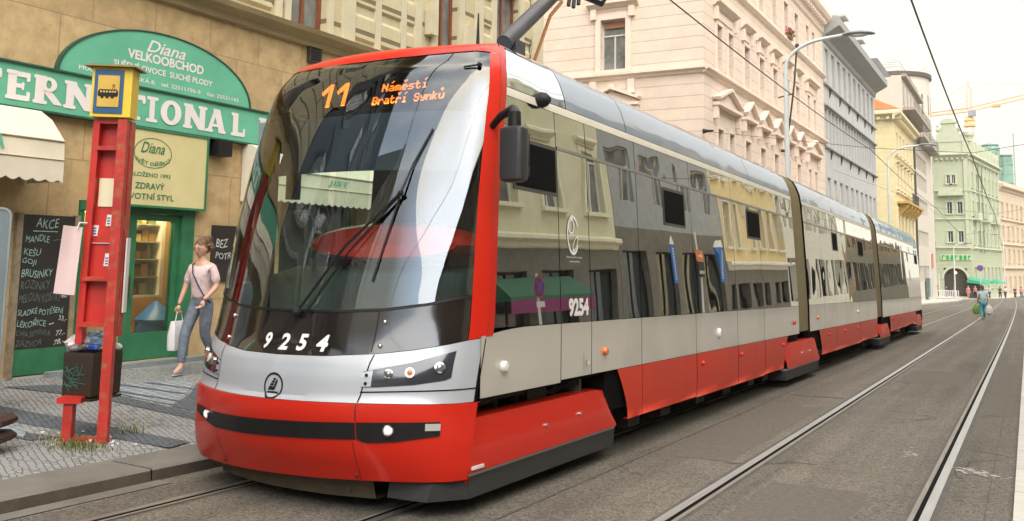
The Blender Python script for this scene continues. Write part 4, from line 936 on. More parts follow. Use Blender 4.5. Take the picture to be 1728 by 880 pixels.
# crane and the netted scaffold behind the green house
YCR = pm('crane_yellow_hazed', (0.85, 0.55, 0.25), .6, var=.1); PCR = pm('crane_pink_hazed', (0.80, 0.50, 0.38), .6, var=.1)  # crane colours paled to stand for distance haze
t = thing('tower_crane', 'yellow tower crane rising behind the green corner house', 'crane', (-13, 300, 0))
def lattice(mb, a, b, w, n, r=.09):
    a, b = Vector(a), Vector(b); d = (b-a).normalized(); u = d.cross(Vector((0.3, 1, 0.05))).normalized()*w/2; v = d.cross(u).normalized()*w/2
    cs = [u+v, u-v, -u-v, -u+v]
    for q in cs: mb.tube([a+q, b+q], r, 4)
    for k in range(n):
        p, e = a+(b-a)*k/n, a+(b-a)*(k+1)/n
        for j in range(4): mb.tube([p+cs[j], e+cs[(j+1) % 4]], r*.55, 4); mb.tube([p+cs[j], p+cs[(j+1) % 4]], r*.5, 4)
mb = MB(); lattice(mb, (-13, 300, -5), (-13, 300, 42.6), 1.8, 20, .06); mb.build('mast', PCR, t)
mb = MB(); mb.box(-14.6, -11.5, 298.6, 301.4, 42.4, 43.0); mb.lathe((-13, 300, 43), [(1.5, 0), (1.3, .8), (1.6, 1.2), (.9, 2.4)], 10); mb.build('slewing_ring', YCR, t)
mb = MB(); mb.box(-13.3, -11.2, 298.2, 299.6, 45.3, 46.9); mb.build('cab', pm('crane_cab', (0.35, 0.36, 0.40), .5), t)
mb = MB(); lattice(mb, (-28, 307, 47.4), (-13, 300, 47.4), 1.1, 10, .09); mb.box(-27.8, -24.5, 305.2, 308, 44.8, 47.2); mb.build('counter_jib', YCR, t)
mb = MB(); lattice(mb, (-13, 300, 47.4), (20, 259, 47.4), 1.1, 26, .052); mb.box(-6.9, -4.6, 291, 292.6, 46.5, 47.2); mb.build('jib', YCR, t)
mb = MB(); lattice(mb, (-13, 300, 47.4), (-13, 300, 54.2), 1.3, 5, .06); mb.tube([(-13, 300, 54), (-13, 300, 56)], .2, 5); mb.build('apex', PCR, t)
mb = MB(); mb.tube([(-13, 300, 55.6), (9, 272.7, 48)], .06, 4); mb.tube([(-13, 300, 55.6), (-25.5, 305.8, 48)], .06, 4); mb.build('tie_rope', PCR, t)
t = thing('scaffold_tower', 'turret wrapped in turquoise netting behind the green house roof', 'scaffold', (-3.0, 205, 0)); NET = pm('turquoise_net', (0.20, 0.36, 0.29), .8, var=.3, scale=.8)
mb = MB(); mb.lathe((-5.4, 204, 17), [(1.5, 0), (1.5, 7.2), (1.65, 7.6), (1.3, 8.4), (.5, 8.8)], 14); mb.lathe((-3.2, 206, 15), [(1.6, 0), (1.6, 8.0), (1.2, 8.3)], 12); mb.build('netting', NET, t)
mb = MB()
for z in frange(17.5, 25.3, 5): mb.lathe((-5.4, 204, z), [(1.6, 0), (1.6, .18)], 14)
for z in frange(16, 23.3, 4): mb.lathe((-3.2, 206, z), [(1.7, 0), (1.7, .2)], 12)
for k in range(8): a = k*.785; mb.tube([(-5.4+1.6*math.cos(a), 204+1.6*math.sin(a), 15), (-5.4+1.6*math.cos(a), 204+1.6*math.sin(a), 25)], .07, 4)
mb.tube([(-1.3, 204, 15), (-1.3, 204, 27.6)], .12, 5); mb.build('pole_frame', pm('scaffold_pole', (0.28, 0.36, 0.33), .6), t)

# ------------------------------------------------------------------ the other side of the street and the houses behind the camera: seen in the tram's glass and paint
def plainhouse(name, label, O, ang, Wd, H, m, gm, cols, rows, z0=3.9, style='tee', corn=True, deep=11, pane=None, low=-2.0, trim=None, gz=None):
    t = thing(name, label, 'building', (O[0], O[1], low)); F = Fac(O, ang); trim = trim or m
    st = Wd/cols; fh = (H-z0)/rows; up = [(st*(k+.5), z0+r*fh+fh*.24, min(1.25, st*.48), fh*.56) for k in range(cols) for r in range(rows)]
    gd = [(st*(k+.5), .15+(gz or 0), st*.7, z0-1.1-(gz or 0)) for k in range(cols)]
    mb = MB(); wall(mb, F, Wd, z0, H, up, .22); mb.build('street_wall', m, t)
    mb = MB(); wall(mb, F, Wd, low, z0, gd, .3); mb.build('ground_wall', gm, t)
    mb = MB(); pts = [F(0, -.01, 0), F(Wd, -.01, 0), F(Wd, -deep, 0), F(0, -deep, 0)]
    for a, b in ((1, 2), (2, 3), (3, 0)): mb.face([(pts[a][0], pts[a][1], low), (pts[b][0], pts[b][1], low), (pts[b][0], pts[b][1], H), (pts[a][0], pts[a][1], H)])
    mb.face([(p[0], p[1], H) for p in pts]); mb.build('rear_wall', m, t)
    if corn:
        mb = MB(); F.prof(mb, 0, Wd, CORN(H-.6, 1.0, .7)); F.prof(mb, 0, Wd, CORN(z0-.25, .45, .3))
        for s, z, w, h in up: surround(mb, F, s, z, w, h, .16, .07); F.prof(mb, s-w/2-.3, s+w/2+.3, CORN(z+h+.2, .3, .28))
        mb.build('cornice', trim, t)
    for o in up: window(t, F, *o, frame=WHITE if trim is not m else TRIMW, pane=pane or PANEC, style=style, d=-.15)
    for o in gd: window(t, F, *o, frame=BLACK, pane=PANE, style='two', d=-.22)
    return t, F
SAGE = pm('sage_render', (0.60, 0.59, 0.42), .85, var=.1, scale=1); SAGET = pm('sage_trim', (0.68, 0.66, 0.50), .85, var=.1); DGR = pm('dark_shopfront', (0.125, 0.12, 0.10), .6, var=.3)
SLATE = pm('slate_render', (0.29, 0.31, 0.32), .7, var=.15); OLDY = pm('old_yellow', (0.70, 0.58, 0.31), .85, var=.08); BRN = pm('brown_render', (0.22, 0.165, 0.11), .85, var=.2); PALEG = pm('pale_house', (0.68, 0.66, 0.58), .85, var=.08)
plainhouse('sage_house', 'ornate sage green townhouse mirrored in the nearest side windows of the tram', (6.2, 31.0), -90, 29, 17.5, SAGE, DGR, 9, 3, z0=3.15, trim=SAGET)
tS, FS2 = plainhouse('slate_house', 'dark slate coloured house with blue banners mirrored in the tram', (6.2, 44.5), -90, 13.45, 13, SLATE, DGR, 4, 2, corn=False)
plainhouse('ochre_house', 'ochre yellow house mirrored near the first joint of the tram', (6.2, 58.0), -90, 13.45, 15, OLDY, DGR, 6, 3, z0=2.4, trim=PALEG)
plainhouse('pale_house', 'pale modern house with tall windows mirrored in the middle of the tram', (6.2, 80), -90, 22, 13, PALEG, PALEG, 9, 2, corn=False)
plainhouse('brown_shed', 'low brown brick building mirrored in the rear of the tram', (7.5, 135), -90, 45, 6, BRN, DGR, 16, 1, corn=False)
plainhouse('slate_house', 'dark slate townhouse next to the stone shop house, mirrored in the windscreen', (-10.4, -13.2), 90, 15.9, 17, pm('dark_slate', (.085, .09, .10), .8, var=.2), DGR, 5, 3, trim=pm('slate_trim', (.16, .165, .17), .8, var=.1))
plainhouse('brown_house', 'dark brown townhouse facing the nose of the tram, mirrored in its corner glass', (13.0, 1.0), -90, 30, 12.5, BRN, DGR, 10, 4, trim=BRN)
plainhouse('cream_house', 'cream townhouse next to the dark brown one, mirrored in the corner glass of the tram', (13.0, -29.0), -90, 34, 13, PALEG, DGR, 11, 4, trim=SAGET)
plainhouse('grey_house', 'warm grey townhouse up the street, mirrored in the windscreen', (-7.6, -42), 90, 29, 19, pm('warm_grey', (0.16, 0.15, 0.135), .85, var=.12), DGR, 9, 4, trim=PALEG)
plainhouse('brown_house', 'brown townhouse farthest up the street, mirrored small in the windscreen', (-7.6, -74), 90, 32, 17, BRN, DGR, 10, 4, trim=BRN)
BLUEB = pm('banner_blue', (0.015, 0.13, 0.42), .6)
for k, s in enumerate((2.0, 8.6)):
    b = thing('banner', ('first', 'second')[k]+' tall blue banner with white tip on the slate house opposite the tram', 'banner', FS2(s, .1, 1.6), 0, 'banners on the slate house')
    mb = MB(); FS2.box(mb, s-.28, s+.28, .36, .40, 1.6, 3.25); mb.build('cloth', BLUEB, b)
    mb = MB(); mb.prism([(s-.28, 3.25), (s+.28, 3.25), (s, 3.62)], .36, .40, lambda a, c, d: FS2(a, d, c)); mb.build('tip', WHITE, b)
    mb = MB(); [FS2.box(mb, s-.07, s+.07, .402, .404, 1.75+j*.115, 1.82+j*.115) for j in range(12)]; mb.build('lettering', WHITE, b)
# ------------------------------------------------------------------ TRAM (local frame: x across, y along the street, z up from the rails)
RED = pm('tram_red', (0.54, 0.017, 0.006), 0.32, var=0.04, scale=2, coat=0.15, spec=.35, dirt=((0.44, 0.03, 0.012), 0.2, 1.2))
REDS = pm('tram_red_skirt', (0.62, 0.036, 0.012), 0.42, var=0.06, scale=3, coat=0.1, spec=.35, dirt=((0.42, 0.045, 0.022), 0.4, 2.4), stretch=(1, 1, .5))
SILV = pm('tram_silver', (0.60, 0.57, 0.515), 0.30, 0.35, var=0.05, scale=1.2, coat=0.35, dirt=((0.36, 0.325, 0.27), 0.4, 1.1))
SILVF = pm('tram_silver_sky_tint', (0.40, 0.43, 0.475), 0.34, 0.12, var=0.04, scale=2, coat=0.25, dirt=((0.34, 0.34, 0.34), 0.25, 2.0))  # same silver paint; the blue of reflected sky is mixed into its colour
APR = pm('tram_black_gloss', (0.014, 0.011, 0.010), 0.10, var=0.25, scale=5, coat=0.6)
ROOFM = glassmat('tram_roof_gloss', None, 2.1, refl=(0.86, 0.92, 1.0), rough=0.05, wave=0.02, wscale=1.2, opaque=(0.27, 0.31, 0.37), gain=1.15)  # base colour lifted to pale blue to carry the sky's reflection
SIDEG = glassmat('tram_side_glass', None, 2.3, refl=(0.93, 0.93, 0.88), rough=0.006, wave=0.0045, wscale=0.8, opaque=(0.020, 0.022, 0.020), gain=3.4)
SIDEG2 = glassmat('tram_upper_glass', None, 2.3, refl=(0.93, 0.93, 0.88), rough=0.01, wave=0.009, wscale=1.1, opaque=(0.022, 0.022, 0.02), gain=3.4)
WSG = glassmat('windscreen_glass', (0.80, 0.90, 0.87), 2.0, refl=(0.9, 0.95, 1.0), rough=0.004, wave=0.0015, wscale=0.9, gain=1.15)
CABG = glassmat('cab_glass', (0.80, 0.92, 0.84), 1.4)
CANT = pm('tram_cream_line', (0.72, 0.68, 0.58), .35, var=.05)
GREYL = pm('skirt_edge_grey', (0.42, 0.43, 0.44), .4, .3, var=.1); UNDER = pm('underframe', (0.035, 0.033, 0.030), .75, var=.4, scale=6, dirt=((0.085, 0.07, 0.05), .6, 4)); SKIRTB = pm('rubber_skirt', (0.040, 0.041, 0.042), .6, var=.2, scale=4)
BELL = pm('bellows', (0.185, 0.155, 0.085), .75, var=.12, scale=4, dirt=((.12, .1, .06), .4, 3)); LAMPW = pm('lamp_glass', (0.75, 0.75, 0.72), .12, var=.05, spec=.9); LAMPO = pm('orange_lens', (0.72, 0.17, 0.02), .2, var=.1, spec=.8); LENS = pm('clear_lens', (.22, .23, .25), .05, .6, var=.4, scale=60, spec=.9); CHROME = pm('chrome', (0.75, 0.75, 0.76), .12, 1.0, var=.03)
HWZ = [(.2, 1.19), (.3, 1.215), (.5, 1.225), (1.2, 1.225), (2.0, 1.192), (2.62, 1.160), (2.95, 1.135), (3.1, 1.108), (3.22, 1.065), (3.32, 1.01), (3.40, .92), (3.46, .74), (3.50, .48), (3.53, 0.02)]
Y0 = [(.2, 4.90), (.27, 4.86), (.40, 4.77), (.5, 4.73), (.7, 4.68), (.74, 4.69), (.77, 4.72), (.9, 4.73), (1.0, 4.76), (1.06, 4.81), (1.2, 4.86), (1.4, 4.91), (1.85, 5.02), (2.34, 5.17), (2.84, 5.36), (3.15, 5.52), (3.24, 5.60), (3.31, 5.65), (3.355, 5.75), (3.40, 6.0), (3.46, 6.5), (3.5, 6.8), (3.53, 7.0)]
YC = [(.2, 5.32), (.27, 5.30), (.74, 5.38), (1.2, 5.50), (1.4, 5.53), (2.2, 5.62), (3.1, 5.82), (3.3, 5.95), (3.4, 6.1), (3.46, 6.4), (3.5, 6.7), (3.53, 7.0)]
GC = [(0, 0), (.25, .05), (.5, .2), (.65, .33), (.8, .49), (.9, .63), (.96, .78), (1, 1)]
def smooth_tab(tab):   # Catmull-like lookup for a rounder nose
    def f(x):
        for i, ((a, b), (c, d)) in enumerate(zip(tab, tab[1:])):
            if x <= c or i == len(tab)-2:
                x = max(tab[0][0], min(x, tab[-1][0]))
                p = tab[i-1] if i else (2*a-c, 2*b-d); q = tab[i+2] if i+2 < len(tab) else (2*c-a, 2*d-b)
                h = c-a; m0 = (d-p[1])/(c-p[0])*h; m1 = (q[1]-b)/(q[0]-a)*h; t = (x-a)/h
                return (2*t**3-3*t*t+1)*b+(t**3-2*t*t+t)*m0+(-2*t**3+3*t*t)*d+(t**3-t*t)*m1
    return f
gC = smooth_tab(GC); yy0 = smooth_tab(Y0[4:]); yyc = smooth_tab(YC)
def hw(z): return lerp(z, HWZ)
def front0(t, z):
    t = max(-1, min(1, t)); y0 = lerp(z, Y0) if z < 1.1 else yy0(z); yc = yyc(z)
    return Vector((t*hw(z), y0+(yc-y0)*gC(abs(t)), z))
def front(t, z, off=0.0):
    p = front0(t, z)
    if off:
        e = .004; a = front0(min(1, t+e), z)-front0(max(-1, t-e), z); b = front0(t, z+e)-front0(t, z-e); n = a.cross(b)
        if n.length > 1e-9:
            n.normalize(); p = p+n*off
    return p
TRAM = thing('tram', 'red and silver articulated tram on route 11 standing at the kerb', 'tram', (-4.475, 0, -0.04475), world=False)
TRAM.rotation_euler = (math.atan(SL), -math.atan(CX), 0); TRAM.rotation_mode = 'XYZ'
def patch(mb, t0, t1, zlo, zhi, off=0.0, nt=28, nz=6):
    fl = zlo if callable(zlo) else (lambda t: zlo); fh = zhi if callable(zhi) else (lambda t: zhi)
    mb.grid(lambda t, k: front(t, fl(t)+(fh(t)-fl(t))*k/nz, off), frange(t0, t1, nt), range(nz+1)); return mb
hood_hi = lambda t: lerp(abs(t), [(0, 1.022), (.3, 1.026), (.58, 1.050), (.74, 1.076), (.9, 1.118), (1, 1.158)])
apr_hi = lambda t: lerp(abs(t), [(0, 1.31), (.3, 1.314), (.56, 1.333), (.77, 1.372), (.97, 1.437), (1, 1.45)])
ws_hi = lambda t: lerp(abs(t), [(0, 3.238), (.43, 3.25), (.88, 3.278), (1, 3.262)])
# --- bumper
mb = MB(); bb = lambda t: lerp(t, [(-1, .19), (-.4, .215), (0, .23), (.5, .242), (1, .255)])
patch(mb, -1, 1, bb, .735, .012, 48, 10); patch(mb, -1, 1, lambda t: .735, lambda t: .736, 0, 48, 1)
mb.grid(lambda t, k: front(t, .735, .012)+Vector((0, .05*k, .002*k)), frange(-1, 1, 48), [0, 1]); mb.grid(lambda t, k: front(t, bb(t), .012)+Vector((0, .10*k, 0)), frange(-1, 1, 48), [0, 1])
for sg in (-1, 1): mb.grid(lambda z, k: front(sg, z, .012)+Vector((-sg*.05*k, .01*k, 0)), frange(.23, .735, 6), [0, 1])
bump = mb.build('front_bumper', RED, TRAM, True)
mb = MB(); patch(mb, -.80, .52, lambda t: lerp(t, [(-.80, .545), (-.5, .485), (.1, .503), (.52, .516)]), lambda t: lerp(t, [(-.8, .60), (-.48, .592), (.1, .613), (.52, .624)]), .018, 30, 2)
patch(mb, .525, .905, lambda t: lerp(t, [(.525, .520), (.56, .497), (.70, .505), (.885, .54), (.905, .545)]), lambda t: lerp(t, [(.525, .625), (.905, .632)]), .019, 14, 2); mb.build('bumper_grille', BLACK, bump)
def fog(t, z, r, m=LAMPW):
    p = front(t, z, .02); q = front(t, z, .05); a = (q-p).normalized(); u = a.cross(Vector((0, 0, 1))).normalized(); v = u.cross(a)
    mb = MB(); rg = lambda rr, h: [p+a*h+(u*math.cos(e)+v*math.sin(e))*rr for e in [2*math.pi*k/18 for k in range(18)]]
    mb.loft([rg(r, 0), rg(r, .012), rg(r*.80, .014)], True, False); mb.cur = 1; mb.loft([rg(r*.79, .012), rg(r*.6, .022), rg(r*.2, .027)], True, True)
    return mb.build('fog_light', [CHROME, m], bump, True)
FOGW = pm('fog_glow', (1.0, .97, .9), .2, var=0, emit=.22); fog(-.585, .563, .036, FOGW); fog(.68, .580, .036, FOGW)
mb = MB()
for k in range(12): pass
patch(mb, .845, .905, .578, .622, .026, 4, 3); mb.build('marker_lamp', pm('grey_lens', (.4, .4, .38), .2, var=.1), bump)
mb = MB()
for t in (-.5, .5):
    mb.grid(lambda k, z: front(t+k*.004+(.03*(.55-z)), z, .014), [0, 1], frange(bb(t)+.01, .50, 6))
    p = front(t-.01, bb(t)+.035, .013); mb.sphere(p, .014, 8, 6)
patch(mb, .52, .527, .63, .735, .0145, 2, 3); mb.build('panel_seam', pm('dark_red_seam', (.12, .008, .006), .6, var=0), bump)
mb = MB(); mb.box(1.13, 1.236, 5.335, 5.48, .305, .325); mb.build('reflector', WHITE, bump)
# --- plough under the nose
mb = MB(); mb.grid(lambda t, k: Vector((t*1.12, front(t*.9, .3).y+.14+.05*k, (.24, .09)[k])), frange(-.80, .55, 16), [0, 1])
mb.grid(lambda t, k: Vector((t*1.12, front(t*.9, .3).y+.19+.5*k, .09)), frange(-.80, .55, 16), [0, 1])
for t in (.42, .55): mb.box(t, t+.03, front(t, .3).y+.145, front(t, .3).y+.2, .12, .17)
mb.build('plough', pm('dirty_plough', (0.085, 0.067, 0.042), .8, var=.45, scale=5), TRAM)
# --- silver hood with emblem
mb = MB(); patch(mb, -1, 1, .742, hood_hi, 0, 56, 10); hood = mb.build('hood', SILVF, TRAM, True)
mb = MB()
for t0, t1, z0 in ((.522, .552, .744), (-.522, -.552, .744)): mb.grid(lambda k, z: front(t0+(t1-t0)*(z-.744)/.29+k*.006, z, .003), [0, 1], frange(.744, hood_hi(t1)-.003, 6))
for sg in (-1, 1):
    patch(mb, *sorted((sg*.525, sg*.998)), lambda t: lerp(abs(t), [(.5, .803), (1, .826)]), lambda t: lerp(abs(t), [(.5, .811), (1, .834)]), .003, 16, 1)
patch(mb, .993, 1, .742, lambda t: 1.15, .003, 1, 6); mb.build('panel_seam', DARK, hood)
def onfront(off): return lambda a, b: front(a, b, off)
mb = MB(); ct, cz = .018, .820; ex = lambda a, b: front(ct+a/hw(.82)*1.0, cz+b, .004)
for k in range(32):
    a, b = 2*math.pi*k/32, 2*math.pi*(k+1)/32
    mb.face([ex(r*math.cos(e), r*1.06*math.sin(e)) for r, e in ((.082, a), (.082, b), (.070, b), (.070, a))])
    if k < 32: pass
# winged-arrow emblem: three feathers, shaft and head
for k in range(4):   # feathers sweeping up to one side
    y = -.008+.018*k; l = .030-.003*k; mb.face([ex(*p) for p in ((-.036+.010*k, y-.006), (-.036+.010*k+l, y-.010), (-.030+.010*k+l, y+.004), (-.026+.010*k, y+.0075))])
mb.face([ex(*p) for p in ((-.040, -.028), (.012, -.028), (.020, -.010), (.036, .030), (.030, .052), (.020, .030), (.006, -.004), (-.010, -.016), (-.038, -.016))]); mb.face([ex(*p) for p in ((-.050, -.050), (.050, -.050), (.042, -.036), (-.042, -.036))])
mb.build('emblem', BLACK, hood, recalc=False)
# --- headlights
def headlight(sg):
    o = 1 if sg > 0 else -1
    lo = lambda t: lerp(abs(t), [(.52, .838), (.60, .842), (.777, .860), (.90, .888), (.925, .905)]); hi = lambda t: lerp(abs(t), [(.52, .935), (.60, .958), (.76, 1.002), (.925, 1.075)])
    mb = MB(); patch(mb, *sorted((o*.527, o*.925)), lo, hi, .0045, 16, 4)
    h = mb.build('headlight', pm('headlight_housing', (.030, .034, .045), .12, var=.15, scale=3, coat=.6), TRAM, True)
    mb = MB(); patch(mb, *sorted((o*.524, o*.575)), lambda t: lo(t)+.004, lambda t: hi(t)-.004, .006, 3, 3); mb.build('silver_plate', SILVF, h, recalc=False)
    for t, z, r, m1, m2 in ((.650, .925, .030, CHROME, LENS), (.748, .935, .034, LAMPW, LAMPO), (.875, .968, .036, CHROME, LENS)):
        p = front(o*t, z, .006); q = front(o*t, z, .05); a = (q-p).normalized(); u = a.cross(Vector((0, 0, 1))).normalized(); v = u.cross(a)
        mb = MB(); rg = lambda rr, hh: [p+a*hh+(u*math.cos(e)+v*math.sin(e))*rr for e in [2*math.pi*k/18 for k in range(18)]]
        q_ = .5 if m2 is LAMPO else .74; mb.loft([rg(r, 0), rg(r, .008), rg(r*(q_+.01), .010)], True, False); mb.cur = 1; mb.loft([rg(r*q_, .0102), rg(r*q_*.7, .016), rg(r*.1, .019)], True, True)
        mb.build('lamp', [m1, m2], h, True)
    mb = MB()
    for z in (.865, .915): p = front(o*.548, z, .012); mb.sphere(p, .011, 8, 6)
    mb.build('bolt', BLACK, h)
headlight(1); headlight(-1)
# --- black apron with the running number
mb = MB(); patch(mb, -1, .957, lambda t: hood_hi(t)+.005, apr_hi, -.004, 52, 6); apron = mb.build('apron', APR, TRAM, True)
mb = MB()
for ch, a, b in (('9', -.150, -.098), ('2', -.025, .040), ('5', .098, .160), ('4', .225, .292)): text(mb, ch, onfront(.002), .035, .10, (a, b, 1.052, 1.162))
mb.build('running_number', WHITE, apron, recalc=False)
mb = MB()
for t in (-.553, .571):
    for z in (1.255, 1.10): p = front(t, z, .0); mb.sphere(p, .016, 10, 6)
mb.build('bolt', CHROME, apron, True)
mb = MB()
for t in (-.60, .53): mb.grid(lambda k, z: front(t+k*.006, z, .001), [0, 1], frange(1.06, 1.33, 5))
patch(mb, -1, .957, lambda t: apr_hi(t)-.004, lambda t: apr_hi(t)+.014, .003, 52, 1); mb.build('rubber_seal', BLACK, apron)
# --- windscreen, red frame
mb = MB(); patch(mb, -.985, .957, lambda t: apr_hi(t)+.012, ws_hi, 0, 60, 26); mb.build('windscreen', WSG, TRAM, True)
mb = MB(); patch(mb, .957, 1, lambda t: hood_hi(t)+.004, lambda t: 3.262, .004, 3, 30)
patch(mb, -1, 1, ws_hi, lambda t: 3.40, .006, 48, 8); patch(mb, -1, -.985, lambda t: 2.9, lambda t: 3.262, .004, 2, 6)
def SP(y, z, off=0.0, sg=1): return Vector((sg*(hw(z)+off), y, z))
mb.grid(lambda z, k: SP(yyc(z)+.085*k, z, .004), frange(1.165, 3.40, 30), [0, 1]); mb.grid(lambda z, k: SP(yyc(z)+.085*k, z, .004, -1), frange(2.9, 3.40, 10), [0, 1])
trim = mb.build('red_surround', RED, TRAM, True)
mb = MB(); patch(mb, -1, -.985, lambda t: hood_hi(t), lambda t: 2.9, .004, 2, 20); mb.grid(lambda z, k: SP(yyc(z)+.085*k, z, .004, -1), frange(1.165, 2.9, 24), [0, 1]); mb.build('dark_pillar', APR, TRAM, True)
mb = MB(); patch(mb, -1, 1, 3.40, 3.529, 0, 30, 8); mb.build('front_roof', pm('roof_grey', (.30, .32, .35), .35, var=.1, coat=.3), TRAM, True)
# --- upper dark print, sun blind, destination display
mb = MB(); mb.grid(lambda t, k: front(t, (2.86, ws_hi(t)-.003)[k], -.008), frange(-.985, .957, 40), [0, 1]); mb.build('printed_band', glassmat('print_band', (.42, .43, .45), 1.0), TRAM)
mb = MB(); mb.grid(lambda t, k: front(t*.92, (2.33, 2.79)[k], -.03)+Vector((0, .03, 0)), frange(-.60, .93, 30), [0, 1]); mb.build('sun_blind', pm('blind_grey', (0.055, 0.075, 0.105), .7, var=.1), TRAM)
dsp = MB(); dsp.hexa([(-.75, 5.60, 2.86), (.95, 5.60, 2.86), (.95, 5.9, 2.86), (-.75, 5.9, 2.86), (-.75, 5.74, 3.16), (.95, 5.74, 3.16), (.95, 5.95, 3.16), (-.75, 5.95, 3.16)]); disp = dsp.build('destination_display', DARK, TRAM)
LED = pm('led_orange', (1.0, 0.20, 0.015), .5, var=0, emit=2.6)
PIX = {'N': '10001 11001 11101 10111 10011 10001 10001', 'a': '00000 00000 01110 00001 01111 10001 01111', 'm': '00000 00000 11110 10101 10101 10101 10101', 'e': '00000 00000 01110 10001 11111 10000 01110', 's': '00000 00000 01111 10000 01110 00001 11110', 't': '01000 01000 11110 01000 01000 01001 00110', 'i': '00000 00000 01100 00100 00100 00100 01110',
       'B': '11110 10001 10001 11110 10001 10001 11110', 'r': '00000 00000 10110 11001 10000 10000 10000', 'S': '01110 10001 10000 01110 00001 10001 01110', 'y': '00000 00000 10001 10001 01111 00001 01110', 'n': '00000 00000 10110 11001 10001 10001 10001', 'k': '10000 10000 10010 10100 11000 10100 10010', 'u': '00000 00000 10001 10001 10001 10011 01101', ' ': '00000 00000 00000 00000 00000 00000 00000'}
ACC = {'á': ('a', [(3, -2), (2, -1)]), 'ě': ('e', [(1, -2), (3, -2), (2, -1)]), 'í': ('i', [(3, -2), (2, -1)]), 'ř': ('r', [(1, -2), (3, -2), (2, -1)]), 'ů': ('u', [(2, -3), (1, -2), (3, -2), (2, -1)])}
def ledp(x, z): return Vector((x-(z-2.9)*.15, 5.595+(z-2.86)*.4667-.012, z))
def pixtext(mb, s, x0, x1, z0, z1):
    n = len(s)*6-1; dx = (x1-x0)/n; dz = (z1-z0)/7
    for j, ch in enumerate(s):
        b, ex_ = ACC.get(ch, (ch, []))
        pts = [(c, r) for r, row in enumerate(PIX[b].split()) for c, v in enumerate(row) if v == '1']+ex_
        for c, r in pts:
            x = x0+(j*6+c)*dx; z = z1-(r+1)*dz
            e_ = .0006*((c+r) % 2); mb.face([ledp(x, z)+Vector((0, -e_, 0)), ledp(x+dx*1.45, z)+Vector((0, -e_, 0)), ledp(x+dx*1.45, z+dz*.98)+Vector((0, -e_, 0)), ledp(x, z+dz*.98)+Vector((0, -e_, 0))])
mb = MB(); pixtext(mb, 'Náměstí', .145, .575, 2.995, 3.065); pixtext(mb, 'Bratří Synků', .075, .745, 2.885, 2.955)
for x in (-.475, -.315):
    for a in (((x+.075, 2.905), (x+.115, 2.905), (x+.115, 3.115), (x+.075, 3.115)), ((x, 3.045), (x+.02, 3.01), (x+.0745, 3.055), (x+.0745, 3.115))): mb.face([ledp(*q) for q in a])
mb.build('route_text', LED, disp, recalc=False)
# --- cab interior
mb = MB(); mb.grid(lambda t, k: front(t*.95, apr_hi(t)+.0, -.04)*(1-k)+Vector((t*1.0, 6.05, 1.64))*k, frange(-1, 1, 24), [0, .5, 1]); dash = mb.build('dashboard', pm('teal_dash', (0.13, 0.22, 0.21), .4, var=.15, scale=6), TRAM, True)
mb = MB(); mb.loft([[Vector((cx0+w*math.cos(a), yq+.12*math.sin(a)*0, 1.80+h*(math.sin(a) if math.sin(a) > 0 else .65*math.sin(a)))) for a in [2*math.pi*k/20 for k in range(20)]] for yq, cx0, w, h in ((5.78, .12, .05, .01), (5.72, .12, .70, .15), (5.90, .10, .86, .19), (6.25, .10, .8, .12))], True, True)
mb.build('red_reflection', pm('red_reflection_tone', (0.85, 0.055, 0.03), .35, var=.06, coat=.4), TRAM, True)  # solid red shape standing in for a reflection in the windscreen
mb = MB(); mb.box(-1.13, 1.13, 5.5, 7.55, .5, .56); mb.box(-1.13, 1.13, 7.2, 7.25, .56, 1.3); mb.box(-.55, .95, 7.2, 7.25, 1.3, 3.05); mb.grid(lambda x, k: (x, 5.95+1.3*k, 3.16), [-.9, .9], [0, 1]); mb.box(.90, .93, 6.1, 7.2, 1.2, 3.0)
mb.build('cab_wall', pm('cab_grey', (0.075, 0.08, 0.08), .7, var=.15), TRAM)
mb = MB(); mb.box(-.95, -.25, 6.35, 6.45, 1.3, 1.9); mb.tube([(-.6, 6.4, 1.75), (-.6, 6.42, 2.0)], .1, 10); mb.build('driver_seat', pm('seat_dark', (0.03, 0.032, 0.035), .8), TRAM)
mb = MB(); mb.tube([(-.80, 6.0, 1.35), (-.80, 6.0, 2.02), (-.83, 6.0, 2.08), (-.90, 6.0, 2.10), (-1.05, 6.0, 2.10)], .018, 8); mb.build('grab_rail', pm('rail_pale', (0.40, 0.48, 0.46), .4), TRAM, True)
mb = MB(); mb.box(-1.21, -1.12, 5.70, 5.88, 1.2, 2.85); mb.build('side_pillar', pm('pillar_blue', (0.22, 0.26, 0.28), .5, var=.1), TRAM)
# --- wiper
def fp(t, z, off): return front(t, z, off)
mb = MB()
P0, P1 = fp(.06, 1.30, .03), fp(.565, 2.13, .05)
mb.tube([P0, fp(.3, 1.75, .055), P1], .010, 6); mb.tube([fp(.12, 1.29, .03), fp(.33, 1.72, .05), P1+Vector((-.02, 0, -.03))], .007, 6); mb.sphere(P1, .022, 8, 6); mb.sphere(P0, .035, 8, 6)
wip = mb.build('wiper_arm', BLACK, TRAM); mb = MB(); mb.tube([fp(.475, 1.52, .012), fp(.55, 2.05, .02), P1, fp(.60, 2.35, .02), fp(.675, 2.62, .012)], .008, 6); mb.build('blade', BLACK, wip)
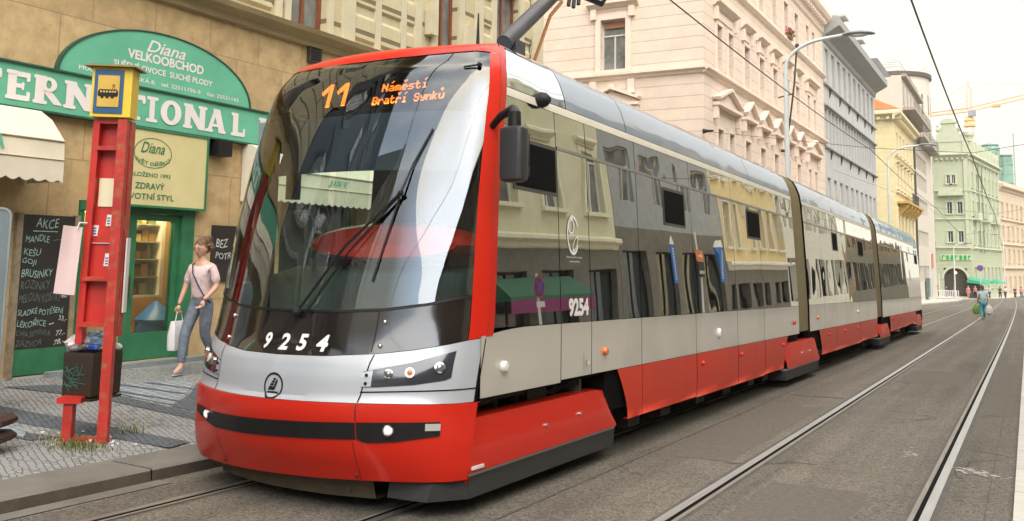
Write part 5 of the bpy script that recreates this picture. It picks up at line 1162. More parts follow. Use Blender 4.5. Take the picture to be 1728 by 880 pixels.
# --- body sides
GAP = .006
def side(mb, y0, y1, z0, z1, off=0.0, sides=(1, -1), ny=2):
    """y0/y1 may be functions of z, z0/z1 of y"""
    f0 = y0 if callable(y0) else (lambda z: y0); f1 = y1 if callable(y1) else (lambda z: y1)
    zs = sorted(set([z0, z1]+[z for z, _ in HWZ if z0 < z < z1]))
    if len(zs) < 5: zs = frange(z0, z1, 5)
    for sg in sides: mb.grid(lambda k, z: SP(f0(z)+(f1(z)-f0(z))*k/ny, z, off, sg), range(ny+1), zs)
    return mb
ycf = lambda z: yyc(z)+.004
MODS = [(None, 15.40, [6.66, 7.25, 8.42, 10.09, 11.78, 13.15]), (16.24, 24.28, [17.6, 18.75, 19.9, 21.6, 22.85]), (25.22, 35.15, [26.9, 28.6, 30.2, 31.9, 33.5])]
for mi, (a, b, js) in enumerate(MODS):
    a0 = a; ed = [a if a is not None else ycf]+js+[b]
    for k in range(len(ed)-1):
        lo, hi = ed[k], ed[k+1]; l = lo if callable(lo) else lo+GAP; h = hi-GAP if k < len(ed)-2 else hi
        mb = MB()
        if callable(lo):   # cab panel: its top edge drops towards the windscreen
            for sg in (1,): mb.grid(lambda u, v: (lambda yq, zq: SP(yq, zq, 0, sg))(ycf(.9)+(h-ycf(.9))*u, .755+(lerp(u, [(0, 1.165), (.25, 1.195), (.45, 1.21), (1, 1.212)])-.755)*v), frange(0, 1, 8), frange(0, 1, 5))
        else: side(mb, l, h, .775, 1.212, 0, (1,))
        mb.build('side_panel', SILV, TRAM, True)
        mb = MB(); sides = (1,)
        g0 = (lambda z: yyc(z)+.088) if callable(lo) else l
        side(mb, g0, h, 1.217, 2.615, 0, sides); mb.build('side_window', SIDEG, TRAM, True)
        mb = MB(); side(mb, g0, h, 2.645 if not callable(lo) else 2.615, 2.925, 0, (1,)); mb.build('upper_window', SIDEG2, TRAM, True)
    s0 = (lambda z: yyc(z)+.088) if a is None else a
    mb = MB(); side(mb, s0, b, 2.928, 2.995, .003, (1,)); mb.build('cream_line', CANT, TRAM, True)
    if mi == 0:
        mb = MB(); side(mb, 6.67, b, 2.617, 2.643, .006, (1,)); mb.build('window_rail', pm('rail_alu', (.42, .42, .40), .3, .8, var=.05), TRAM)
    else:
        mb = MB(); side(mb, a, b, 2.617, 2.643, .006, (1,)); mb.build('window_rail', pm('rail_alu', (.42, .42, .40), .3, .8, var=.05), TRAM)
    seams = {0: [6.9, 8.25, 12.8], 1: [20.2], 2: [29.5]}[mi]; rr = [(lambda z: yyc(z)+.088) if a is None else a]+seams+[b]
    for k in range(len(rr)-1):
        l = rr[k] if callable(rr[k]) else rr[k]+.008*(k > 0); h = rr[k+1]-(.008 if k < len(rr)-2 else 0)
        mb = MB(); zs = [3.0, 3.05, 3.1, 3.16, 3.22, 3.27, 3.32, 3.36, 3.40, 3.43, 3.46, 3.48, 3.50, 3.53]
        f0 = l if callable(l) else (lambda z, l=l: l)
        for sg in (1, -1): mb.grid(lambda u, z: SP(f0(z)+(h-f0(z))*u, z, .004*(3.53-z > .01), sg), [0, .5, 1], zs)
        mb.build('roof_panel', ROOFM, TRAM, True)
    # dark core behind the panels
    mb = MB(); c0 = 7.6 if a is None else a+.02
    prof = [(sg*(hw(z)-.03), z) for sg, zs in ((1, [.42, 1.2, 2.0, 2.62, 2.95, 3.1, 3.22, 3.32, 3.4]), (-1, [3.4, 3.32, 3.22, 3.1, 2.95, 2.62, 2.0, 1.2, .42])) for z in zs]
    mb.loft([[Vector((x, y, z)) for x, z in prof] for y in (c0, b-.01)], True, True)
    if a is None:
        mb.box(1.02, 1.03, 5.95, 7.6, 1.22, 2.9); mb.box(.2, 1.18, 5.55, 7.6, .74, 1.2); mb.box(-1.19, .2, 5.55, 7.6, .74, 1.2)
    mb.build('body_core', DARK, TRAM)
    mb = MB(); side(mb, 7.25 if a is None else a, b, .31, 2.995, .0, (-1,))
    if a is None: side(mb, lambda z: yyc(z)+.05, 7.24, .31, 1.235, 0, (-1,)); side(mb, lambda z: yyc(z)+.05, 7.24, 2.61, 2.995, 0, (-1,))
    mb.build('kerb_flank', SILV, TRAM, True)
mb = MB(); side(mb, 5.88, 6.6, 1.24, 2.6, 0, (-1,)); side(mb, 6.68, 7.2, 1.24, 2.6, 0, (-1,)); mb.build('cab_side_window', CABG, TRAM, recalc=False)
# rear end
mb = MB(); mb.grid(lambda t, z: Vector((t*hw(z), 35.15+.55*(1-abs(t)**3)*(1-max(0, z-1.2)*.35), z)), frange(-1, 1, 16), frange(.3, 3.5, 14)); mb.build('rear_end', RED, TRAM, True)
# --- skirts and bogie covers
def arc_front(yb, yt): return lambda z: yb+(yt-yb)*max(0, min(1, (z-.31)/.46))**1.5
RSEG = [(arc_front(8.07, 7.80), 8.42, .31), (8.43, 10.08, .31), (10.10, 11.77, .30), (11.79, 13.14, .30), (13.16, arc_front(14.28, 14.55), .31), (arc_front(17.25, 17.02), 18.74, .33), (18.76, 21.59, .33), (21.61, 24.2, .35), (arc_front(26.68, 26.55), 28.59, .37), (28.61, 30.2, .38), (30.22, 33.1, .40)]
for y0, y1, zb in RSEG:
    mb = MB(); side(mb, y0, y1, zb, .772, .006, (1,))
    for sg in (1,): mb.grid(lambda k, d: Vector((sg*(hw(zb)+.006-d), (y0(zb) if callable(y0) else y0)+((y1(zb) if callable(y1) else y1)-(y0(zb) if callable(y0) else y0))*k, zb)), [0, 1], [0, .05])
    mb.build('red_skirt', REDS, TRAM, True)
def cover(y0, y1, ztop, first=False):
    mb = MB(); x0 = 1.195 if first else 1.225
    for sg in (1, -1):
        n = 14
        def top(u): return ztop-.26*max(0, (u-.90)/.10)**2 - (0 if first else .20*max(0, (.12-u)/.12)**2)
        mb.grid(lambda u, v: Vector((sg*(x0+.03-.05*v*v), y0+(y1-y0)*u, .285+(top(u)-.285)*v)), frange(0, 1, n), frange(0, 1, 5))
        mb.grid(lambda u, v: Vector((sg*(x0-.02-.12*v), y0+(y1-y0)*u, top(u)+.004)), frange(0, 1, n), [0, 1])
    c = mb.build('bogie_cover', RED if first else REDS, TRAM, True)
    mb = MB()
    for sg in (1, -1): mb.hexa([(sg*(x0+.014), y0+.02, .262), (sg*(x0-.3), y0+.02, .262), (sg*(x0-.3), y1, .262), (sg*(x0+.014), y1, .262), (sg*(x0+.014), y0+.02, .284), (sg*(x0-.3), y0+.02, .284), (sg*(x0-.3), y1, .284), (sg*(x0+.014), y1, .284)])
    mb.build('grey_edge', GREYL, c)
    mb = MB()
    for sg in (1, -1): mb.hexa([(sg*(x0+.0), y0+.04, .115), (sg*(x0-.3), y0+.04, .115), (sg*(x0-.3), y1, .115), (sg*(x0+.0), y1, .115), (sg*(x0+.008), y0+.02, .261), (sg*(x0-.3), y0+.02, .261), (sg*(x0-.3), y1+.01, .261), (sg*(x0+.008), y1+.01, .261)])
    if first:
        for sg in (1,): mb.hexa([(sg*1.02, 5.12, .115), (sg*.72, 5.10, .115), (sg*.85, 5.4, .115), (sg*x0, 5.36, .115), (sg*1.06, 5.13, .235), (sg*.74, 5.10, .235), (sg*.9, 5.4, .235), (sg*(x0+.008), 5.36, .235)])
    mb.build('lower_skirt', SKIRTB, c)
    mb = MB()
    for y in ((y0*.55+y1*.45), (y0*.3+y1*.7)): mb.lathe((x0+.028, y, .47 if not first else .43+.06*(y-y0)/(y1-y0)), [(.016, -.02), (.016, .004), (.008, .008)], 10, 'x')
    mb.build('bolt', CHROME, c)
cover(5.31, 7.79, .625, True); cover(14.38, 16.86, .66); cover(24.5, 26.35, .60); cover(33.1, 34.85, .64)
def bogie(yc):
    mb = MB(); mb.box(-.95, .95, yc-1.05, yc+1.05, .42, .60); mb.box(-.6, .6, yc-.3, yc+.3, .3, .75)
    for y in (yc-.62, yc+.62): mb.tube([(-1.0, y, .33), (1.0, y, .33)], .06, 8); mb.box(.86, 1.02, y-.22, y+.22, .38, .62)
    for k in range(4): mb.lathe((.95, yc-.5+k*.33, .6), [(.05, 0), (.05, .12)], 8)
    mb.tube([(1.0, yc-1, .66), (1.02, yc-.3, .70), (1.0, yc+.4, .64), (.98, yc+1, .72)], .02, 6); mb.box(.7, 1.05, yc-.12, yc+.2, .6, .7); bg = mb.build('bogie', UNDER, TRAM)
    for y in (yc-.62, yc+.62):
        for x in (-.78, .78):
            mb = MB(); mb.lathe((x, y, .31), [(.33, -.06), (.30, -.03), (.30, .06), (.22, .065), (.20, .045), (.08, .05), (.07, .09)], 24, 'x'); mb.build('wheel', STEELD, bg, True)
for y in (6.55, 15.8, 25.3, 33.9): bogie(y)
mb = MB()
for y0, y1 in ((8.3, 14.2), (17.2, 24.1), (26.8, 33.0)): mb.box(-.9, .9, y0, y1, .22, .42)
for y in (8.5, 9.4, 10.6, 11.7, 12.9, 13.7): mb.box(.7, 1.05, y, y+.3, .16, .40); mb.lathe((1.02, y+.15, .24), [(.05, -.1), (.05, .03)], 8, 'x')
mb.build('underframe', UNDER, TRAM)
# --- bellows
for y0, y1 in ((15.41, 16.23), (24.29, 25.21)):
    mb = MB(); n = 22
    def bs(sg, zlist): return [(sg, z) for z in zlist]
    ring = [(1, z) for z in (.80, 1.2, 1.6, 2.0, 2.4, 2.7, 2.95, 3.1, 3.22, 3.32, 3.4, 3.46, 3.5, 3.53)]+[(-1, z) for z in (3.5, 3.46, 3.4, 3.32, 3.22, 3.1, 2.95, 2.7, 2.4, 2.0, 1.6, 1.2, .80)]
    mb.loft([[SP(y0+(y1-y0)*k/n, z, -.012-(.022 if k % 2 else 0)-(.05 if k in (0, n) else 0), sg) for sg, z in ring] for k in range(n+1)], False, False); mb.build('bellows', BELL, TRAM, 20)
# --- opening vents
def vent(y0, y1, z0, z1):
    mb = MB(); side(mb, y0-.035, y1+.035, z0-.03, z1+.03, .004, (1,)); v = mb.build('opening_window', pm('vent_frame', (.06, .06, .055), .4), TRAM); mb = MB(); side(mb, y0, y1, z0, z1, .006, (1,)); mb.build('opening', DARK, v)
for q in ((5.95, 6.63, 2.255, 2.60), (9.2, 9.84, 2.18, 2.525), (12.53, 13.17, 2.2, 2.545), (18.86, 19.36, 2.26, 2.565), (22.0, 22.66, 2.24, 2.55), (33.9, 34.7, 2.35, 2.60)): vent(*q)
# --- small fittings on the side
mb = MB(); text(mb, '9254', lambda a, b: SP(a, b, .004), .05, 0, (6.80, 7.19, 1.262, 1.412)); mb.build('side_number', WHITE, TRAM, recalc=False)
mb = MB(); ec, ez = 6.92, 1.93
def sq(a, b): return SP(ec+a, ez+b, .004)
for k in range(30):
    a, b = 2*math.pi*k/36+.5, 2*math.pi*(k+1)/36+.5
    mb.face([sq(r*math.cos(e), 1.45*r*math.sin(e)) for r, e in ((.115, a), (.115, b), (.095, b), (.095, a))])
for ox, oy, sg in ((-.03, .07, 1), (.04, -.07, -1)):
    pts = [(ox+.055*math.cos(a)-.02*sg*math.sin(a), oy+.06*math.sin(a)+.03*math.cos(a)) for a in [2*math.pi*k/14 for k in range(14)]]
    for k in range(14):
        p, q = pts[k], pts[(k+1) % 14]; m = lambda w: (ox+(w[0]-ox)*.72, oy+(w[1]-oy)*.72); mb.face([sq(*p), sq(*q), sq(*m(q)), sq(*m(p))])
text(mb, 'Dopravní podnik hl. m. Prahy', lambda a, b: SP(a, b, .004), 0, 0, (6.79, 7.09, 1.735, 1.755)); text(mb, 'akciová společnost', lambda a, b: SP(a, b, .004), 0, 0, (6.85, 7.03, 1.700, 1.722)); mb.build('operator_mark', WHITE, TRAM, recalc=False)
def blob(y, z, r, m, nm, sq_=1.0):
    mb = MB(); x = hw(z); mb.loft([[Vector((x+h, y+rr*math.cos(e), z+rr*sq_*math.sin(e))) for e in [2*math.pi*k/14 for k in range(14)]] for rr, h in ((r, -.01), (r, .02), (r*.8, .035), (r*.2, .04))], True, True); return mb.build(nm, m, TRAM, True)
blob(5.73, .945, .042, LAMPW, 'side_lamp'); blob(10.94, .965, .042, LAMPW, 'side_lamp', 1.4); blob(7.51, .95, .035, LAMPO, 'indicator')
for y in (10.28, 11.9, 14.2, 17.9, 19.6, 21.2, 27.2, 29.0): blob(y, .66, .028, REDS, 'jacking_cap')
blob(15.0, .96, .03, REDS, 'jacking_cap'); blob(16.9, .99, .03, LAMPO, 'indicator'); blob(21.3, 1.0, .035, LAMPW, 'side_lamp')
mb = MB(); side(mb, 7.09, 7.20, .80, .96, .003, (1,)); side(mb, 7.095, 7.195, .805, .955, .004, (1,)); hb = mb.build('key_flap', SILV, TRAM); mb = MB(); mb.box(1.23, 1.25, 7.12, 7.16, .86, .90); mb.build('lock', CHROME, hb)
# side door glass joint lines in front of the black glass (thin seals)
# --- mirrors
def mirror(sg):
    X = 1.43*sg; mb = MB()
    rg = [(1.36, 5.44, 2.26), ]
    def rr(z, sc): return [Vector((X+.092*sc*c*sg, 5.47+.07*sc*s, z)) for c, s in [(math.copysign(abs(math.cos(a))**.5, math.cos(a)), math.copysign(abs(math.sin(a))**.5, math.sin(a))) for a in [2*math.pi*k/20 for k in range(20)]]]
    mb.loft([rr(2.22, .7), rr(2.235, .95), rr(2.26, 1.0), rr(2.56, 1.03), rr(2.59, .98), rr(2.605, .7)], True, True); m = mb.build('mirror_housing', pm('mirror_grey', (.032, .032, .034), .45, var=.15), TRAM, True)
    mb = MB(); mb.tube([(1.14*sg, 5.66, 2.66), (1.25*sg, 5.60, 2.72), (1.40*sg, 5.5, 2.735), (X, 5.47, 2.70), (X, 5.47, 2.58)], [.026, .03, .036, .045, .05], 10); mb.build('mirror_arm', BLACK, m, True)
    mb = MB(); mb.box(X-.08, X+.08, 5.542, 5.547, 2.26, 2.56); mb.build('mirror_glass', pm('mirror_face', (.5, .52, .54), .03, 1, var=0), m)
mirror(1)
mb = MB(); mb.loft([[Vector((-1.29+.075*math.cos(a), 6.25+.06*math.sin(a), z)) for a in [2*math.pi*k/14 for k in range(14)]] for z in (2.24, 2.27, 2.55, 2.6)], True, True); mb.tube([(-1.15, 6.3, 2.55), (-1.29, 6.25, 2.55)], .03, 6); mb.build('mirror_housing', BLACK, TRAM, True)
mb = MB(); mb.lathe((1.13, 6.40, 2.985), [(.06, -.02), (.065, .03), (.055, .07), (.025, .10)], 14, 'x'); mb.build('side_camera', BLACK, TRAM, True)
p = front(.90, 3.13, .02); mb = MB(); mb.tube([front(.80, 3.12, .01), p], .007, 6); mb.sphere(p, .02, 8, 6); mb.build('front_sensor', BLACK, TRAM)
mb = MB(); mb.tube([(.76, 6.05, 3.3), (.76, 6.05, 3.66)], [.018, .006], 6); mb.build('antenna', BLACK, TRAM)
# --- pantograph: folded half-scissor arm on the roof of the first module
PG = pm('pantograph_grey', (0.105, 0.105, 0.115), .45, .5, var=.2, scale=5)
mb = MB(); mb.box(-.2, .2, 7.8, 8.3, 3.532, 3.58); mb.box(-.08, .08, 7.9, 8.1, 3.58, 3.98); pan = mb.build('pantograph_base', PG, TRAM)
mb = MB(); mb.tube([(0, 7.80, 3.92), (0, 8.0, 4.07), (0, 8.85, 4.70), (0, 9.3, 5.02)], [.085, .085, .08, .07], 12); mb.build('lower_arm', PG, pan, True)
mb = MB(); mb.tube([(.06, 8.2, 3.62), (.08, 8.66, 4.42), (.1, 8.9, 4.64)], .02, 6); mb.build('control_rod', pm('copper_rod', (.35, .16, .06), .45, .5), pan)
mb = MB(); mb.tube([(-.3, 9.2, 4.95), (.35, 9.2, 4.95)], .06, 8); mb.tube([(.0, 9.25, 4.95), (0, 7.7, 5.40)], .03, 8); mb.box(-.12, .12, 8.95, 9.25, 4.78, 5.0)
mb.tube([(.3, 9.1, 4.72), (.36, 9.4, 4.72), (.42, 9.45, 4.82), (.38, 9.3, 4.93), (.25, 9.0, 4.9)], .035, 8); [mb.tube([(.15+.06*k, 9.0, 4.75), (.16+.06*k, 8.95, 4.6-.03*(k % 2))], .022, 6) for k in range(3)]; mb.build('upper_arm', BLACK, pan)
mb = MB(); mb.box(-.8, .8, 7.55, 7.62, 5.42, 5.46); mb.box(-.8, .8, 7.78, 7.85, 5.42, 5.46); mb.tube([(-.8, 7.6, 5.44), (-1.0, 7.6, 5.34)], .02, 6); mb.tube([(.8, 7.6, 5.44), (1.0, 7.6, 5.34)], .02, 6); mb.build('collector_head', BLACK, pan)
# ------------------------------------------------------------------ tram stop post (front faces the viewpoint), local x across, y back
SRED = pm('post_red', (0.50, 0.022, 0.014), .45, var=.12, scale=5, dirt=((0.28, 0.035, 0.018), .5, 7)); SREDD = pm('post_red_worn', (0.42, 0.024, 0.016), .5, var=.2, scale=5, dirt=((.30, .16, .06), .75, 11))
SYEL = pm('sign_yellow', (0.72, 0.52, 0.035), .45, var=.08, dirt=((.4, .3, .05), .3, 6)); SBLU = pm('sign_blue', (0.012, 0.085, 0.22), .4, var=.15); SORA = pm('sign_ochre', (0.56, 0.36, 0.055), .35, var=.10, scale=6); PAPER = pm('paper', (0.70, 0.66, 0.45), .8, var=.05); PINKP = pm('pink_paper', (0.66, 0.50, 0.50), .8, var=.05)
P = thing('tram_stop_post', 'red tram stop post with yellow tram sign head on the cobbled pavement', 'stop post', (-7.04, 5.245, -.07), R(35.4), world=False); P.rotation_euler = (0, R(0.15), R(35.4))
mb = MB(); mb.box(.115, .195, -.05, .04, 0, 2.78); mb.box(.185, .205, .051, .17, .9, 2.78); P2 = mb.build('right_upright' if 0 else 'upright', SREDD, P)
mb = MB(); mb.hexa([(-.150, .05, .83), (-.095, .05, .83), (-.095, .16, .83), (-.150, .16, .83), (-.105, .0, 2.78), (-.05, .0, 2.78), (-.05, .14, 2.78), (-.105, .14, 2.78)]); mb.build('upright', SRED, P)
mb = MB(); mb.box(-.10, .10, .10, .115, .98, 2.78); mb.build('back_panel', SRED, P)
mb = MB()
for z in (1.39, 2.53, 2.765, 1.0): mb.box(-.135+.02*z, .10, .0, .10, z-.018, z+.018)
mb.build('crossbar', SREDD, P)
mb = MB(); mb.box(-.09, .10, .085, .0999, 1.695, 1.702); mb.build('shelf_edge', pm('pale_edge', (.55, .45, .42), .6), P)
mb = MB(); mb.box(-.175, -.10, -.04, .06, 0, .345); mb.build('leg', SREDD, P)
mb = MB(); mb.box(-.225, -.03, -.06, .34, .345, .392); mb.build('bin_shelf', SRED, P)
mb = MB(); mb.box(-.20, .20, -.0, .03, 0.02, .06); mb.build('foot_bar', SREDD, P)
mb = MB(); mb.box(-.125, .215, -.055, .15, 2.80, 3.24); head = mb.build('sign_head', SYEL, P)
mb = MB(); mb.box(-.10, .145, -.064, -.056, 2.83, 3.215); mb.build('blue_border', SBLU, head); mb = MB(); mb.box(-.068, .115, -.072, -.065, 2.885, 3.165); mb.build('sign_face', SORA, head)
mb = MB(); TB = lambda a, b: (.034+a*.86, -.0735, b)
mb.face([TB(*q) for q in ((-.115, 2.99), (-.105, 2.975), (.075, 2.975), (.085, 2.99), (.085, 3.02), (.07, 3.04), (-.10, 3.04), (-.115, 3.02))])
for x in (-.07, -.02, .03): mb.face([(.034+.86*x+.014*math.cos(a), -.0738, 2.972+.014*math.sin(a)) for a in [2*math.pi*k/10 for k in range(10)]])
for q in (((.02, 3.042), (.026, 3.042), (.04, 3.075), (.034, 3.075)), ((.05, 3.042), (.056, 3.042), (.042, 3.075), (.036, 3.075)), ((.02, 3.076), (.055, 3.076), (.055, 3.082), (.02, 3.082))): mb.face([TB(*w) for w in q])
mb.build('tram_symbol', BLACK, head, recalc=False); mb = MB(); [mb.face([(x, -.0745, 3.012), (x+.016, -.0745, 3.012), (x+.016, -.0745, 3.028), (x, -.0745, 3.028)]) for x in (-.045, -.02, .004, .03, .052, .074)]; mb.build('symbol_window', SORA, head, recalc=False)
mb = MB(); mb.hexa([(-.18, -.11, 3.241), (.25, -.11, 3.241), (.27, .20, 3.241), (-.16, .20, 3.241), (-.16, -.09, 3.262), (.23, -.09, 3.262), (.25, .18, 3.272), (-.14, .18, 3.272)]); mb.build('roof_plate', pm('sign_cap', (.16, .14, .04), .6, var=.3), head)
mb = MB(); mb.box(-.05, .09, .09, .096, 2.02, 2.27); mb.build('notice', PAPER, P)
for x, z, h in ((.025, 1.85, .10), (-.085, 1.76, .095), (.03, 1.50, .11)):
    mb = MB(); mb.hexa([(x, .094, z), (x+.045, .094, z), (x+.045, .0985, z), (x, .0985, z), (x+.01, .094, z+h), (x+.055, .094, z+h), (x+.055, .0985, z+h), (x+.01, .0985, z+h)]); s = mb.build('sticker', WHITE, P)
    mb = MB(); [mb.box(x+.012, x+.035, .0925, .0935, z+.015+k*.024, z+.027+k*.024) for k in range(3)]; mb.build('print', pm('print_blue', (.06, .07, .25), .6), s)
mb = MB(); mb.grid(lambda u, v: (-.15-.165*u+.02*v*u+.03*v, -.04-.02*u+.03*math.sin(u*4)*v, 1.25+.58*v+.015*u), frange(0, 1, 6), frange(0, 1, 5)); nt_ = mb.build('paper_flag', PINKP, P, True)
mb = MB(); mb.tube([(-.10, .0, 1.87), (-.15, -.04, 1.87), (-.16, -.045, 1.82)], .008, 6); mb.build('wire_hook', WHITE, nt_)
mb = MB(); mb.box(.212, .226, .08, .17, 1.1, 1.75); mb.build('timetable_edge', WHITE, P)
# rubbish bin on the post's shelf
BINB = pm('bin_brown', (0.030, 0.020, 0.012), .5, var=.25, scale=4, stretch=(6, 6, .6)); GRAF = pm('graffiti_green', (0.03, 0.12, 0.10), .7, var=.4, scale=20)
B = thing('rubbish_bin', 'overfull brown litter bin with green graffiti standing against the red post', 'bin', (-7.22, 5.42, .30), R(12.7), world=False)
mb = MB()
o, h = .150, .385
mb.loft([[(-o+i, -.18+i, z), (o-i, -.18+i, z), (o-i, .18-i, z), (-o+i, .18-i, z)] for i, z in ((.02, .0), (.0, .02), (-.004, h-.03), (.0, h), (.015, h), (.02, h-.10))], True, True); mb.build('bin_body', BINB, B)
mb = MB(); random.seed(21)
for k in range(16):
    x = random.uniform(-.12, .05); z = random.uniform(.10, .26); a = random.uniform(0, 3.1); l = random.uniform(.03, .09); dx, dz = math.cos(a)*l, math.sin(a)*l; w = .0035
    nx, nz = -math.sin(a)*w, math.cos(a)*w; mb.face([(x-dx-nx, -.1855-.00012*k, z-dz-nz), (x+dx-nx, -.1855-.00012*k, z+dz-nz), (x+dx+nx, -.1855-.00012*k, z+dz+nz), (x-dx+nx, -.1855-.00012*k, z-dz+nz)])
mb.build('graffiti', GRAF, B, recalc=False)
mb = MB(); mb.box(-.16, .16, -.19, .19, -.02, .0); mb.build('bin_base', BINB, B)
def crumple(name, label, c, r, m, seed, sq=(1, 1, .7), cat='rubbish', grp='rubbish in the bin'):
    rnd = random.Random(seed); mb = MB(); n, k = 14, 9; rings = []
    for j in range(k+1):
        t = math.pi*j/k; rings.append([Vector(c)+Vector((sq[0]*r*math.sin(t)*math.cos(a)*rnd.uniform(.75, 1.2), sq[1]*r*math.sin(t)*math.sin(a)*rnd.uniform(.75, 1.2), -sq[2]*r*math.cos(t)*rnd.uniform(.85, 1.15))) for a in [2*math.pi*i/n for i in range(n)]])
    mb.loft(rings, True, True); o = mb.build(name, m); tag(o, label, cat, grp); return o
crumple('plastic_bag', 'pale crumpled plastic bag, largest piece of rubbish on the bin', (-7.30, 5.33, .755), .125, pm('bag_clear', (.50, .47, .48), .25, var=.35, scale=16, spec=.8), 1, (1.1, 1, .6))
crumple('plastic_bag', 'pale blue crumpled bag on top of the full bin', (-7.22, 5.42, .785), .095, pm('bag_ltblue', (.28, .45, .60), .25, var=.5, scale=22, spec=.8), 2, (1, 1, .8))
crumple('wrapper', 'dark blue wrapper in the full bin', (-7.15, 5.36, .72), .055, pm('bag_blue', (.02, .07, .34), .3, var=.3, scale=20, spec=.8), 3, (1.2, 1, .5))
crumple('plastic_cup', 'small red cup lid in the full bin', (-7.11, 5.52, .745), .03, pm('cup_red', (.55, .03, .02), .4), 4)
crumple('wrapper', 'white crumpled wrapper at the back edge of the bin', (-7.12, 5.58, .72), .04, WHITE, 6)
mb = MB(); mb.tube([(-7.31, 5.36, .76), (-7.14, 5.44, .86)], .008, 6); o = mb.build('drinking_stick', PAPER); tag(o, 'cream stick poking out of the full bin', 'stick')
# grass round the foot of the post, litter
GRS = pm('weed_green', (0.095, 0.125, 0.028), .8, var=.35, scale=18); GRY = pm('weed_straw', (0.30, 0.24, 0.10), .8, var=.3, scale=18)
mb = MB(); random.seed(9)
for i in range(430):
    x = random.gauss(-6.93, .17); y = random.gauss(5.10, .11); 
    if i > 400: x, y = random.gauss(-7.08, .06), random.gauss(5.72, .05)
    h = abs(random.gauss(.035, .025))+.012 if i <= 400 else random.uniform(.05, .13); z = pav_z(x, y)-.004; a = random.random()*6.28; ln = random.uniform(.1, 1.1)*h; w = random.uniform(.002, .005)
    dx, dy = math.cos(a), math.sin(a); mb.cur = 1 if random.random() < .3 else 0
    p0, p1, p2 = Vector((x, y, z)), Vector((x+dx*ln*.4, y+dy*ln*.4, z+h*.7)), Vector((x+dx*ln, y+dy*ln, z+h*random.uniform(.7, 1))); s = Vector((-dy*w, dx*w, 0))
    mb.face([p0-s, p0+s, p1+s*.8, p1-s*.8]); mb.face([p1-s*.8, p1+s*.8, p2])
setting(mb.build('grass', [GRS, GRY], recalc=False), 'stuff')
mb = MB(); random.seed(31)
for i in range(14):
    x, y = random.gauss(-6.95, .25), random.gauss(5.35, .2); r = random.uniform(.008, .022); z = pav_z(x, y)+.006; mb.prism([(x+r*math.cos(a)*random.uniform(.6, 1.1), y+r*math.sin(a)) for a in (0, 1, 2.2, 3.3, 4.6)], z, z+random.uniform(.004, .02), lambda a, b, d: (a, b, d))
setting(mb.build('litter', WHITE), 'stuff')
# grey board at the left edge, bench end
t = thing('info_board', 'grey rounded metal board standing before the chalk price list', 'board', (-8.3, 5.25, -.02), R(52), world=False)
GRB = pm('board_grey', (0.16, 0.20, 0.215), .45, .2, var=.10, scale=3)
def rrect(x0, x1, z0, z1, r):
    P = []
    for cx, cz, s in ((x1-r, z1-r, 0), (x0+r, z1-r, 1), (x0+r, z0+r, 2), (x1-r, z0+r, 3)):
        for j in range(6): an = math.pi/2*(s+j/5); P.append((cx+r*math.cos(an), cz+r*math.sin(an)))
    return P
mb = MB(); mb.prism(rrect(-1.0, .0, .30, 1.96, .07), -.02, .02, lambda a, b, d: (a, d, b)); mb.build('panel', GRB, t)
mb = MB(); P_ = rrect(-1.0, .0, .30, 1.96, .07)
for i in range(len(P_)):
    a, b = P_[i], P_[(i+1) % len(P_)]; mb.tube([(a[0], -.02, a[1]), (b[0], -.02, b[1])], .013, 5)
mb.build('rim', pm('rim_grey', (.30, .34, .35), .4, .5), t); mb = MB(); mb.box(-.98, -.13, -.024, -.0205, 1.68, 1.695); mb.build('line', BLACK, t)
mb = MB(); [mb.box(x, x+.05, -.015, .03, 0, .31) for x in (-.85, -.12)]; mb.build('leg', GRB, t)
t = thing('bench', 'dark brown plank bench end on the cobbled pavement', 'bench', (-7.05, 4.58, -.05), R(30), world=False); WD = pm('dark_planks', (0.045, 0.022, 0.016), .55, var=.3, scale=5)
mb = MB()
for z in (.10, .225): mb.prism([(-1.6, z), (-.04, z), (.0, z+.03), (.0, z+.055), (-.05, z+.085), (-1.6, z+.085)], -.12, .12, lambda a, b, d: (a, d, b))
mb.build('plank', WD, t); mb = MB(); [mb.box(x, x+.06, -.09, .09, 0, .10) for x in (-.45, -1.4)]; [mb.box(x, x+.06, -.09, .09, .185, .226) for x in (-.45, -1.4)]; mb.build('leg', SREDD, t)

# ------------------------------------------------------------------ street lamps, wires, far street furniture
LPW = pm('lamp_post_paint', (0.58, 0.62, 0.62), .5, var=.06); LPD = pm('lamp_head', (0.20, 0.205, 0.21), .45, var=.15)
def lamp(x, y, z0, h, reach, label, ztip):
    t = thing('street_lamp', label, 'street lamp', (x, y, z0)); mb = MB(); top = h
    pts = [(x, y, z0), (x, y, z0+2.5), (x, y, top-1.1)]+[(x+reach*.62*(1-math.cos(a)), y, top-1.1+(ztip-top+1.1)*math.sin(a)) for a in frange(.25, 1.45, 6)]+[(x+reach*.82, y, ztip+.06)]
    mb.tube(pts, [.10, .09, .07]+[.055]*7+[.045], 10); mb.build('post', LPW, t, True)
    mb = MB(); a = x+reach*.8; mb.loft([[Vector((a+d, y+w*math.cos(e), ztip+zc+hh*math.sin(e))) for e in [2*math.pi*k/12 for k in range(12)]] for d, w, hh, zc in ((-.05, .06, .05, .06), (.15, .12, .07, .08), (.5, .15, .075, .07), (.8, .12, .06, .03), (.92, .05, .03, .0))], True, True); hd = mb.build('lamp_head', LPD, t, True)
    mb = MB(); mb.sphere((a+.45, y, ztip+.0), (.3, .11, .07), 10, 6); mb.build('diffuser', pm('diffuser', (.55, .56, .55), .2, var=.05), hd, True)
    return t
t = lamp(-6.6, 30, -.75, 8.95, 2.3, 'tall pale street lamp with curved arm in front of the pink house', 8.72)
